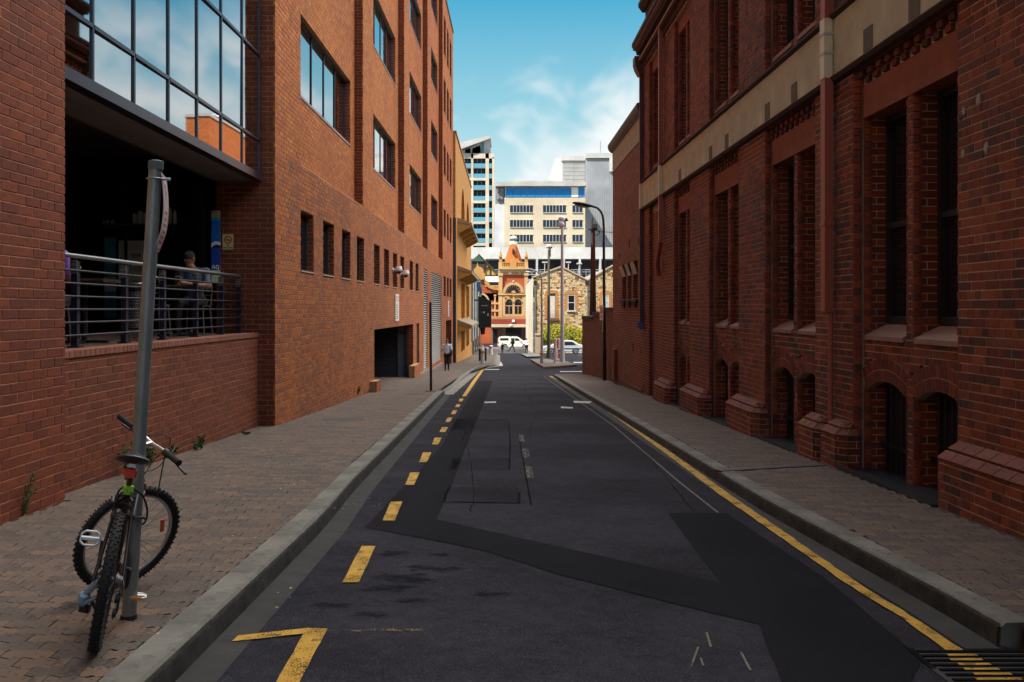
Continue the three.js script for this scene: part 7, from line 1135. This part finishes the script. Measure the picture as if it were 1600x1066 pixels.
    part(cu, 'dome', [ball(V(cx, yt + 0.95, zc), 0.62, 1, 0.75, 1, 20), cyl(V(cx, yt + 0.86, zc), V(cx, yt + 0.96, zc), 0.72, 0.72, 20)], farM([0.60, 0.62, 0.58])); part(cu, 'column', [0, 1, 2, 3, 4, 5, 6, 7].map((k) => cyl(V(cx + 0.55 * Math.cos(k * 0.785 + 0.39), yt + 0.4, zc + 0.55 * Math.sin(k * 0.785 + 0.39)), V(cx + 0.55 * Math.cos(k * 0.785 + 0.39), yt + 0.9, zc + 0.55 * Math.sin(k * 0.785 + 0.39)), 0.06)), farM([0.16, 0.33, 0.28]));
  }
  { // fan window in a half-round arch, and twin arched windows
    const cx = pxX(802.3, D), cy = pxY(457.5, D), R = 16.6 * D / FOC, s = new THREE.Shape(); s.absarc(0, 0, R, 0, Math.PI, false); s.lineTo(-R * 0.74, 0); s.absarc(0, 0, R * 0.74, Math.PI, 0, true); s.closePath();
    part(t, 'arch', [new THREE.ExtrudeGeometry(s, { depth: 0.4, bevelEnabled: false, curveSegments: 24 }).translate(cx, cy, -D), ball(V(cx, cy + R + 0.06, -D + 0.3), 0.22)], mCream);
    const p2 = new THREE.Shape(); p2.absarc(0, 0, R * 0.74, 0, Math.PI, false); const fan = part(t, 'fan_window', new THREE.ExtrudeGeometry(p2, { depth: 0.12, bevelEnabled: false, curveSegments: 24 }).translate(cx, cy, -D), mCream);
    for (let k = 0; k < 9; k++) { const a = Math.PI * (k + 0.5) / 9, e = new THREE.Shape(); e.absellipse(0.62 * R * 0.74, 0, 0.34 * R * 0.74, 0.085 * R * 0.74, 0, 6.283); const g = new THREE.ExtrudeGeometry(e, { depth: 0.03, bevelEnabled: false }); g.rotateZ(a); g.translate(cx, cy, -D + 0.12); part(fan, 'pane', g, M.darkGlass); }
    const pan = part(t, 'window_panel', [pb(786, 819, 461, 494, D, 0.3, 0.15)], mOch);
    for (const xc of [795.4, 809.4]) { const w = 5 * D / FOC, c2 = pxX(xc, D), yS = pxY(472.5, D), yB = pxY(490.5, D), sh = new THREE.Shape(); sh.moveTo(-w, yB - yS); sh.lineTo(w, yB - yS); sh.lineTo(w, 0); sh.absarc(0, 0, w, 0, Math.PI, false); sh.closePath(); const win = part(t, 'window', new THREE.ExtrudeGeometry(sh, { depth: 0.06, bevelEnabled: false, curveSegments: 16 }).translate(c2, yS, -D + 0.15), M.darkGlass); const ar = new THREE.Shape(); ar.absarc(0, 0, w * 1.3, 0, Math.PI, false); ar.lineTo(-w, 0); ar.absarc(0, 0, w, Math.PI, 0, true); ar.closePath(); part(win, 'hood', new THREE.ExtrudeGeometry(ar, { depth: 0.3, bevelEnabled: false, curveSegments: 16 }).translate(c2, yS, -D + 0.15), mCream); part(win, 'frame', [pb(xc - 5, xc + 5, 477.5, 478.5, D, 0.05, 0.26), pb(xc - 0.4, xc + 0.4, 478.5, 490, D, 0.05, 0.25)], mCream); part(win, 'green_head', new THREE.CircleGeometry(w * 0.9, 16, 0, Math.PI).translate(c2, yS, -D + 0.225), farM([0.05, 0.14, 0.09])); }
    part(t, 'window_band', [pb(786, 819, 491, 494, D, 0.3, 0.4), pb(785.5, 789, 461, 491, D, 0.3, 0.3), pb(800.8, 804, 461, 491, D, 0.3, 0.3), pb(816, 819.5, 461, 491, D, 0.3, 0.3)], mCream);
  }
  // curved gable of the left part
  part(t, 'gable_coping', [pext([[757, 436], [763, 441], [767, 447], [775, 449.5], [779, 449.5], [779, 453.5], [772, 453], [764, 450], [757, 443]], D, 0.5, 0.35), pext([[772, 449], [777, 449], [797, 465], [794, 468]], D - 0.1, 0.5, 0.3), pb(739, 758, 427, 437, D, 0.6, 0.35), pext([[740, 427], [740.5, 421], [744, 417.5], [748, 416.5], [752, 418], [755, 421], [756, 427]], D, 0.6, 0.35), new THREE.ConeGeometry(0.16, 0.8, 8).translate(pxX(746, D), pxY(413.5, D), -D - 0.1)], mOch);
  { const cx = pxX(750, D), cy = pxY(472, D), s = new THREE.Shape(); s.absarc(0, 0, 1.5, 0, Math.PI, false); s.lineTo(-1.2, 0); s.absarc(0, 0, 1.2, Math.PI, 0, true); s.closePath(); part(t, 'arch', new THREE.ExtrudeGeometry(s, { depth: 0.3, bevelEnabled: false, curveSegments: 20 }).translate(cx, cy, -D), mCream); part(t, 'urn', [pb(771.5, 775.5, 460.5, 463, D, 0.4, 0.3), pb(772.3, 774.5, 463, 500, D, 0.4, 0.25)], mCream); part(t, 'string_course', [pb(758, 779, 446, 448, D, 0.2, 0.25)], mCream); }
  part(t, 'wall_lamp', [pb(800, 804, 499.5, 503, D, 0.1, 2.25), ball(V(pxX(798, D), pxY(508, D), -D + 2.3), 0.22, 1, 0.9, 1)], M.white);
}
{ // half-timbered gable with a green roof top, behind
  const D = 168, t = thing('half_timbered_gable', 'yellow half timbered gable with a green roof tip and white band behind the ornate building', 'building', V(pxX(760, D), -4.7, -D));
  part(t, 'wall', [pext([[737, 432], [737, 407], [757, 407], [779, 431]], D, 5)], farM([0.66, 0.42, 0.10])); part(t, 'recess', pb(737, 757, 408, 427, D, 0.2, 0.12), farM([0.07, 0.055, 0.045])); part(t, 'roof', [pext([[736, 408.5], [747.6, 398], [758, 408.5]], D, 5, 0.4)], farM([0.07, 0.16, 0.11])); part(t, 'verge', [pext([[747, 397], [748.5, 397], [780.5, 429], [778.5, 430.5]], D, 5, 0.6)], farM([0.06, 0.075, 0.06]));
  part(t, 'timber', [pb(757, 758.3, 409, 431, D, 0.1, 0.25), pb(765, 766, 416, 431, D, 0.1, 0.22), pb(757, 779, 430, 431.3, D, 0.1, 0.25), pext([[757.5, 421], [764, 416], [765, 417], [758, 422.5]], D, 0.1, 0.2)], M.black); part(t, 'white_band', pb(737, 784, 432, 441, D, 5, 0.8), M.white); part(t, 'lower_wall', [pb(737, 790, 441, 560, D, 4, -0.2)], farM([0.22, 0.14, 0.09])); part(t, 'shopfront', pb(770, 779, 450, 457, D, 0.1, -0.1), farM([0.66, 0.32, 0.05]));
}
{ // stone building with twin gables
  const D = 112, x0 = pxX(833, D), t = thing('stone_gable_building', 'rubble stone building with two gables, brick trimmed openings and cream side wall', 'building', V(pxX(880, D), -5.4, -D));
  t.palette = [[0.80, 0.60, 0.34], [0.76, 0.50, 0.23], [0.84, 0.68, 0.42], [0.66, 0.37, 0.14], [0.26, 0.13, 0.07], [0.82, 0.54, 0.20], [0.50, 0.29, 0.14], [0.84, 0.72, 0.52]];
  const gable = (px) => { const seg = [[833, 434], [877, 417.5], [918, 438.5], [957, 416], [998, 440], [1100, 440]]; for (let i = 1; i < seg.length; i++) if (px <= seg[i][0]) return lerp(seg[i - 1][1], seg[i][1], (px - seg[i - 1][0]) / (seg[i][0] - seg[i - 1][0])); return 440; };
  part(t, 'mortar', [pext([[833, 560], [833, 434], [877, 417.5], [918, 438.5], [918, 560]], D, 0.4, -0.02), pext([[918, 560], [918, 438.5], [957, 416], [998, 440], [998, 560]], D, 0.4, -0.02)], farM([0.80, 0.66, 0.44]));
  part(t, 'side_wall', [box(x0 - 0.05, x0 + 0.3, -5.6, pxY(434, D), -150, -D - 0.02)], farM([0.84, 0.77, 0.62])); part(t, 'roof', [pext([[833, 434], [877, 417], [918, 438], [918, 442], [833, 442]], D + 0.4, 37), pext([[918, 438], [957, 415.5], [998, 440], [998, 444], [918, 442]], D + 0.4, 37)], farM([0.30, 0.28, 0.27]));
  part(t, 'gable_coping', [[833, 434, 877, 417.5], [877, 417.5, 918, 438.5], [918, 438.5, 957, 416], [957, 416, 998, 440]].map(([a, b, c, d]) => pext([[a, b], [a, b - 2.2], [c, d - 2.2], [c, d]], D, 0.5, 0.18)), farM([0.66, 0.50, 0.33]));
  const holes = [[849, 872, 452, 500], [881.5, 904, 454, 488], [937, 956, 454, 486], [883, 910, 508, 560]], fr = frame(V(0, EYE, -D), V(1, 0, 0), V(0, 0, 1)), k = FOC / D;
  for (let y = -5.2; y < 5.0;) { const h = rr(0.14, 0.24); for (let x = x0 + rr(-0.2, 0); x < pxX(990, D);) { const w = rr(0.16, 0.48), xc = x + w / 2, yc = y + h / 2, px = CX + xc * k, py = CY - yc * k; x += w; if (px < 834.5 || py - h * k * 0.6 < gable(px) + 0.6) continue; if (holes.some((H) => px > H[0] && px < H[1] && py > H[2] && py < H[3])) continue; piece(t, 'brick', new THREE.Matrix4().makeBasis(V(w - rr(0.02, 0.05), 0, 0), V(0, h - rr(0.02, 0.045), 0), V(0, 0, 0.1)).setPosition(xc, EYE + yc, -D + rr(0, 0.04)), toneOf([0, 0, 1, 2, 2, 3, 4, 5, 5, 6, 7]), V(0, 0, 1), w, h, 'stone'); } y += h; }
  const qo = farM([0.56, 0.25, 0.08]);
  const surround = (x0p, x1p, y0p, y1p, w) => { const out = []; const n = Math.round((y1p - y0p) / 2.6); for (let i = 0; i < n; i++) { const e = i & 1 ? 0 : 1.6; out.push(pb(x0p - w - e, x0p, lerp(y0p, y1p, i / n), lerp(y0p, y1p, (i + 0.92) / n), D, 0.2, 0.05), pb(x1p, x1p + w + e, lerp(y0p, y1p, i / n), lerp(y0p, y1p, (i + 0.92) / n), D, 0.2, 0.05)); } const m = Math.round((x1p - x0p + 2 * w) / 2); for (let i = 0; i < m; i++) { const a = lerp(x0p - w, x1p + w, i / m), arch = Math.sin((i + 0.5) / m * Math.PI) * 1.6; out.push(pb(a, a + 1.8, y0p - 4.6 - arch, y0p - 0.3, D, 0.2, 0.055)); } return out; };
  const door = part(t, 'door', pb(857, 867, 462, 497, D, 0.1, 0.06), farM([0.70, 0.66, 0.60])); part(door, 'door_surround', surround(855.8, 867.5, 459, 499, 4), qo); part(door, 'transom', pb(856, 867.5, 459, 462.4, D, 0.1, 0.07), M.black); part(door, 'landing', [pb(855, 872, 497.5, 501, D, 0.1, 0.9), ...[0, 1, 2, 3, 4].map((q) => pb(857 + q * 3, 857.6 + q * 3, 490, 497.5, D, -0.75, 0.82))], farM([0.22, 0.11, 0.07]));
  for (const [a, b, y0, y1, pale] of [[887, 898.5, 461, 485, 0], [941, 951.5, 461, 483, 1]]) { const w = part(t, 'window', [pb(a, a + 1.2, y0, y1, D, 0.1, 0.06), pb(b - 1.2, b, y0, y1, D, 0.1, 0.06), pb(a + 1.2, b - 1.2, y0, y0 + 1, D, 0.1, 0.06), pb(a + 1.2, b - 1.2, (y0 + y1) / 2 - 0.5, (y0 + y1) / 2 + 0.5, D, 0.1, 0.06)], M.offWhite, pale ? 'window with a pale blind' : undefined); part(w, 'pane', pb(a + 0.8, b - 0.8, y0 + 0.6, y1, D, 0.1, 0.03), pale ? farM([0.45, 0.52, 0.54]) : M.darkGlass); part(w, 'window_surround', surround(a, b, y0 - 0.5, y1, 4), qo); part(w, 'sill', pb(a - 2, b + 2, y1, y1 + 2.2, D, 0.1, 0.22), M.offWhite); }
  part(t, 'arch', Array.from({ length: 16 }, (_, i) => { const a = Math.PI * (i + 0.5) / 16, g = new THREE.BoxGeometry(0.30, 0.17, 0.3); g.translate(0.95, 0, 0); g.rotateZ(a); g.scale(1, 0.75, 1); g.translate(pxX(896, D), pxY(520, D), -D); return g; }), qo); part(t, 'vent', [pb(873.5, 877.5, 426.5, 431.5, D, 0.1, 0.06), pb(956, 963, 426.5, 431.5, D, 0.1, 0.06)], farM([0.28, 0.07, 0.04]));
  part(t, 'downpipe', [cyl(V(pxX(836, D), -5, -D + 0.15), V(pxX(836, D), pxY(445, D), -D + 0.15), 0.07), cyl(V(pxX(834.2, D), -5, -D + 0.2), V(pxX(834.2, D), pxY(472, D), -D + 0.2), 0.05), cyl(V(pxX(918, D), -5, -D + 0.15), V(pxX(918, D), pxY(445, D), -D + 0.15), 0.07)], M.aluPale); part(t, 'rainwater_head', [pb(834, 838.5, 438.5, 445, D, 0, 0.3), pb(914.5, 920, 439, 445, D, 0, 0.3)], M.black);
  part(t, 'bracket_lamp', [tube([V(x0, pxY(432, D), -D - 2), V(pxX(830, D), pxY(426, D), -D - 2), V(pxX(826.5, D), pxY(424, D), -D - 2)], 0.04, 12, 6), ball(V(pxX(825.5, D), pxY(424, D), -D - 2), 0.2, 1.6, 0.5, 1)], M.aluPale);
  const gp2 = thing('gate_pier', 'cream rendered gate pier in front of the corner of the stone building', 'pier', V(pxX(841, 108), gy(108), -108)); part(gp2, 'shaft', box(pxX(836.5, 108), pxX(845.5, 108), gy(108) - 0.1, pxY(524, 108), -108.6, -108), farM([0.56, 0.42, 0.26])); part(gp2, 'cap', box(pxX(836, 108), pxX(846, 108), pxY(524, 108), pxY(521.5, 108), -108.7, -107.9), farM([0.60, 0.48, 0.32]));
}
{ // yellow-green shrubs in front of it
  const cols = [[0.34, 0.38, 0.03], [0.52, 0.48, 0.04], [0.20, 0.27, 0.03], [0.62, 0.46, 0.05]];
  const bush = (px, pyB, pyT, wpx, D, label, seedCol) => {
    const b = V(pxX(px, D), gy(D), -D), H = pxY(pyT, D) - b.y, W = wpx * D / FOC / 2, t = thing('shrub', label, 'shrub', b, 'yellow green shrubs before the stone gables'); delete t.userData.group;
    const st = []; for (let i = 0; i < 14; i++) { const a = rr(0, 6.28), e = V(b.x + Math.cos(a) * W * rr(0.2, 0.9), b.y + H * rr(0.55, 0.95), b.z + Math.sin(a) * W * 0.5); st.push(tube([b, b.clone().lerp(e, 0.5).add(V(0, H * 0.1, 0)), e], 0.02, 6, 5)); } part(t, 'stems', st, farM([0.14, 0.07, 0.035]));
    for (let c = 0; c < 3; c++) { const p = [], n = 1300; for (let i = 0; i < n; i++) { const u = rr(-1, 1), a = rr(0, 6.28), r = Math.cbrt(rnd()) * (0.75 + 0.35 * pnoise(Math.cos(a) * 2 + 9, u * 3 + 9 + px, 500)), q = V(b.x + r * Math.cos(a) * Math.sqrt(1 - u * u) * W, b.y + H * (0.56 + 0.46 * r * u), b.z + r * Math.sin(a) * Math.sqrt(1 - u * u) * W * 0.6), s = rr(0.10, 0.20), d1 = V(rr(-1, 1), rr(-1, 1), rr(-1, 1)).normalize().multiplyScalar(s), d2 = V(rr(-1, 1), rr(-1, 1), rr(-1, 1)).normalize().multiplyScalar(s * 0.6); p.push(q.x, q.y, q.z, q.x + d1.x, q.y + d1.y, q.z + d1.z, q.x + d1.x * 0.5 + d2.x, q.y + d1.y * 0.5 + d2.y, q.z + d1.z * 0.5 + d2.z); } const g = new THREE.BufferGeometry(); g.setAttribute('position', new THREE.Float32BufferAttribute(p, 3)); g.computeVertexNormals(); part(t, 'leaves', g, std(cols[(c + seedCol) % 4], { roughness: 0.8, side: THREE.DoubleSide })); }
  };
  bush(858, 548, 508, 34, 109, 'leftmost yellow green shrub, between the two lamp poles', 0); bush(876, 548, 502, 32, 108.5, 'tallest yellow green shrub, behind the totem sign', 1); bush(894, 548, 507, 32, 109.5, 'yellow shrub above the rear of the silver car', 2); bush(909, 548, 509, 28, 109, 'yellow shrub at the right, beside the corner of the boundary wall', 1);
}
{ // raised white deck with columns, far behind
  const D = 195, t = thing('white_deck', 'long white car park deck on pale columns with dark bays, behind the gables', 'building', V(pxX(850, D), -4.7, -D));
  part(t, 'slab', [pb(735, 1010, 386.5, 404.5, D, 24)], farM([0.84, 0.83, 0.80])); part(t, 'back', pb(735, 1010, 404.5, 560, D + 7, 1), farM([0.13, 0.14, 0.16])); part(t, 'floor', [pb(735, 1010, 436, 440, D, 7), pb(735, 1010, 428, 429.5, D, 7, -1)], farM([0.40, 0.41, 0.42])); for (const x of [757, 797, 839, 881, 906, 938, 968]) part(t, 'column', pb(x - 1.6, x + 1.6, 404.5, 560, D, 1, 0.1), farM([0.72, 0.71, 0.68]));
  part(t, 'railing', [pb(735, 1010, 421, 422, D, 0.2), pb(735, 1010, 424.5, 425.3, D, 0.2), ...Array.from({ length: 40 }, (_, k) => pb(740 + k * 6.5, 740.6 + k * 6.5, 421, 436, D, 0.15))], farM([0.5, 0.51, 0.52])); for (const [x, y] of [[851, 409], [888, 409], [905, 411], [930, 425]]) part(t, 'deck_lamp', [pb(x - 4, x + 4, y, y + 2, D, 0.5, 0.6), pb(x - 0.5, x + 0.5, y + 2, y + 22, D, 0.3, 0.5)], farM([0.7, 0.7, 0.69]));
}
const winGrid = (t, D, xs, ys, w, h, frameMat, glass, nMull) => { for (const y of ys) for (const [a, b] of xs) { const win = part(t, 'window', [pb(a - 0.5, b + 0.5, y - 0.6, y, D, 0.2, 0.15), pb(a - 0.5, b + 0.5, y + h, y + h + 0.8, D, 0.2, 0.25)], frameMat); part(win, 'pane', pb(a, b, y, y + h, D, 0.2, 0.06), glass); const m = []; const n = Math.max(2, Math.round((b - a) / nMull)); for (let k = 1; k < n; k++) { const x = lerp(a, b, k / n); m.push(pb(x - 0.35, x + 0.35, y, y + h, D, 0.1, 0.18)); } part(win, 'mullion', m, frameMat); } };
const blueGlass = new THREE.MeshPhysicalMaterial({ color: lin(0.015, 0.20, 0.50), roughness: 0.2, specularIntensity: 0.5 }), slateGlass = new THREE.MeshPhysicalMaterial({ color: lin(0.02, 0.035, 0.06), roughness: 0.2, specularIntensity: 0.3 });
{ // beige hospital-like block with a blue glazed top storey
  const D = 240, t = thing('beige_block', 'beige block with rows of dark windows and a blue glazed top storey, behind the deck', 'building', V(pxX(850, D), -4.7, -D)), bg = farM([0.78, 0.66, 0.48]);
  part(t, 'wall', pb(788, 914.5, 309, 560, D, 25), bg); part(t, 'side_wall', pb(773, 788, 318, 560, D, 22, -1), farM([0.74, 0.76, 0.80])); part(t, 'roof', [pb(774, 916, 285.5, 291.5, D, 26, 1.2), pb(797, 882, 283, 287, D, 20, 0.6)], farM([0.60, 0.58, 0.54])); part(t, 'plant_screen', [pb(774, 788, 291.5, 318, D, 20, -1), ...[0, 1, 2, 3].map((k) => pb(776 + (k % 2) * 6, 780 + (k % 2) * 6, 294 + (k >> 1) * 12, 299 + (k >> 1) * 12, D, 0.3, -0.8))], farM([0.30, 0.31, 0.32]));
  const gl = part(t, 'glazed_storey', pb(789, 914.5, 291.5, 309, D, 20, -0.5), M.white); for (let k = 0; k < 11; k++) { const a = 790.3 + k * 11.4; if (a > 912) break; part(gl, 'pane', [pb(a, Math.min(a + 10.6, 913), 293, 308, D, 0.2, 0.05)], k === 9 ? M.white : blueGlass); }
  winGrid(t, D, [[797, 832.5], [848.5, 884], [894.5, 910]], [321, 344, 367], 0, 11, farM([0.66, 0.62, 0.55]), slateGlass, 5.1);
}
{
  const D = 265, t = thing('grey_tower', 'tall pale grey panelled tower with white corner block, rising behind the beige block', 'building', V(pxX(920, D), -4.7, -D)), gr = farM([0.40, 0.42, 0.45]);
  part(t, 'wall', [pb(879, 914, 251, 560, D, 20)], farM([0.46, 0.46, 0.46])); part(t, 'wall', [pb(914.5, 1030, 250, 560, D, 22, 2)], gr); part(t, 'parapet', [pb(877, 914, 244, 251, D, 20, 0.4), pb(914, 1030, 241.5, 249, D, 22, 2.5)], farM([0.66, 0.66, 0.65])); part(t, 'side_wall', [box(pxX(868, D), pxX(879, D), -5, pxY(246, D), -D - 40, -D - 1)], farM([0.80, 0.80, 0.79])); part(t, 'corner_block', pb(951, 990, 249, 270, D, 10, 2.6), farM([0.76, 0.76, 0.76]));
  for (let k = 0; k < 13; k++) part(t, 'panel_joint', pb(918 + k * 3.6, 918.35 + k * 3.6, 250, 400, D, 0.1, 2.04), farM([0.30, 0.31, 0.33])); for (let k = 0; k < 5; k++) part(t, 'panel_joint', pb(880, 914, 256 + k * 6, 256.4 + k * 6, D, 0.1, 0.04), farM([0.36, 0.36, 0.36])); part(t, 'panel_joint', pb(896.5, 897, 251, 290, D, 0.1, 0.045), farM([0.3, 0.3, 0.3])); part(t, 'mast', cyl(V(pxX(941, D), pxY(241, D), -D - 5), V(pxX(941, D), pxY(216, D), -D - 5), 0.08), M.aluPale);
}
{ // apartment tower with stacked glass balconies
  const D = 300, t = thing('apartment_tower', 'cream apartment tower with stacked glass balconies and a tilted roof, behind the left side', 'building', V(pxX(745, D), -4.7, -D)), cr = farM([0.80, 0.70, 0.55]), bal = new THREE.MeshPhysicalMaterial({ color: lin(0.10, 0.34, 0.46), roughness: 0.15 }), deep = farM([0.05, 0.055, 0.07]);
  part(t, 'recess', pb(700, 771, 248, 560, D + 1.6, 15), deep); part(t, 'wall', [pb(736, 739.5, 240, 560, D, 2), pb(758.5, 764, 240, 560, D, 2), pb(769, 772, 246, 560, D, 17), pb(700, 772, 240, 247.5, D, 3), ...[278, 313.5, 346, 380].map((y) => pb(700, 764, y, y + 4, D, 2, 0.02))], cr);
  for (const xs of [[722, 735.6], [739.6, 758.4], [764.2, 768.8]]) for (const y of [248, 264, 282, 299, 317.5, 332, 350, 365, 384]) { const b = part(t, 'balcony', pb(xs[0], xs[1], y + 13.6, y + 15, D, 1.6), farM([0.30, 0.27, 0.24])); part(b, 'glass_panel', pb(xs[0], xs[1], y + 7.4, y + 13.6, D, 0.1, -0.2), bal); part(b, 'window', [pb(xs[0] + 1, xs[1] - 1, y + 1, y + 13, D + 1.5, 0.1, 0.05)], slateGlass); if (xs[1] - xs[0] > 10) part(b, 'mullion', [0.33, 0.66].map((k) => pb(lerp(xs[0], xs[1], k) - 0.3, lerp(xs[0], xs[1], k) + 0.3, y + 1, y + 13, D + 1.4, 0.1, 0.05)), M.aluPale); }
  part(t, 'roof', [pext([[700, 226], [719, 224], [765.5, 213], [766.5, 213], [767, 217], [720, 234]], D, 16, 1.5)], farM([0.62, 0.62, 0.60])); part(t, 'roof_room', [pext([[722, 240], [722, 235], [765, 217.5], [767, 240]], D, 12, -0.5)], farM([0.56, 0.55, 0.53])); part(t, 'roof_glazing', [pext([[727, 239], [727, 234], [735, 231], [735, 239]], D, 0.2, -0.2), pext([[752, 239], [752, 223], [756, 221.5], [756, 239]], D, 0.2, -0.1)], farM([0.10, 0.26, 0.29])); part(t, 'roof_glazing', [pext([[738, 239], [738, 232], [750, 227], [751, 239]], D, 0.2, -0.2)], farM([0.66, 0.68, 0.70]));
}
flushPieces(brickGrain);
for (const c of [...scene.children]) shade(c);
renderer.render(scene, camera);
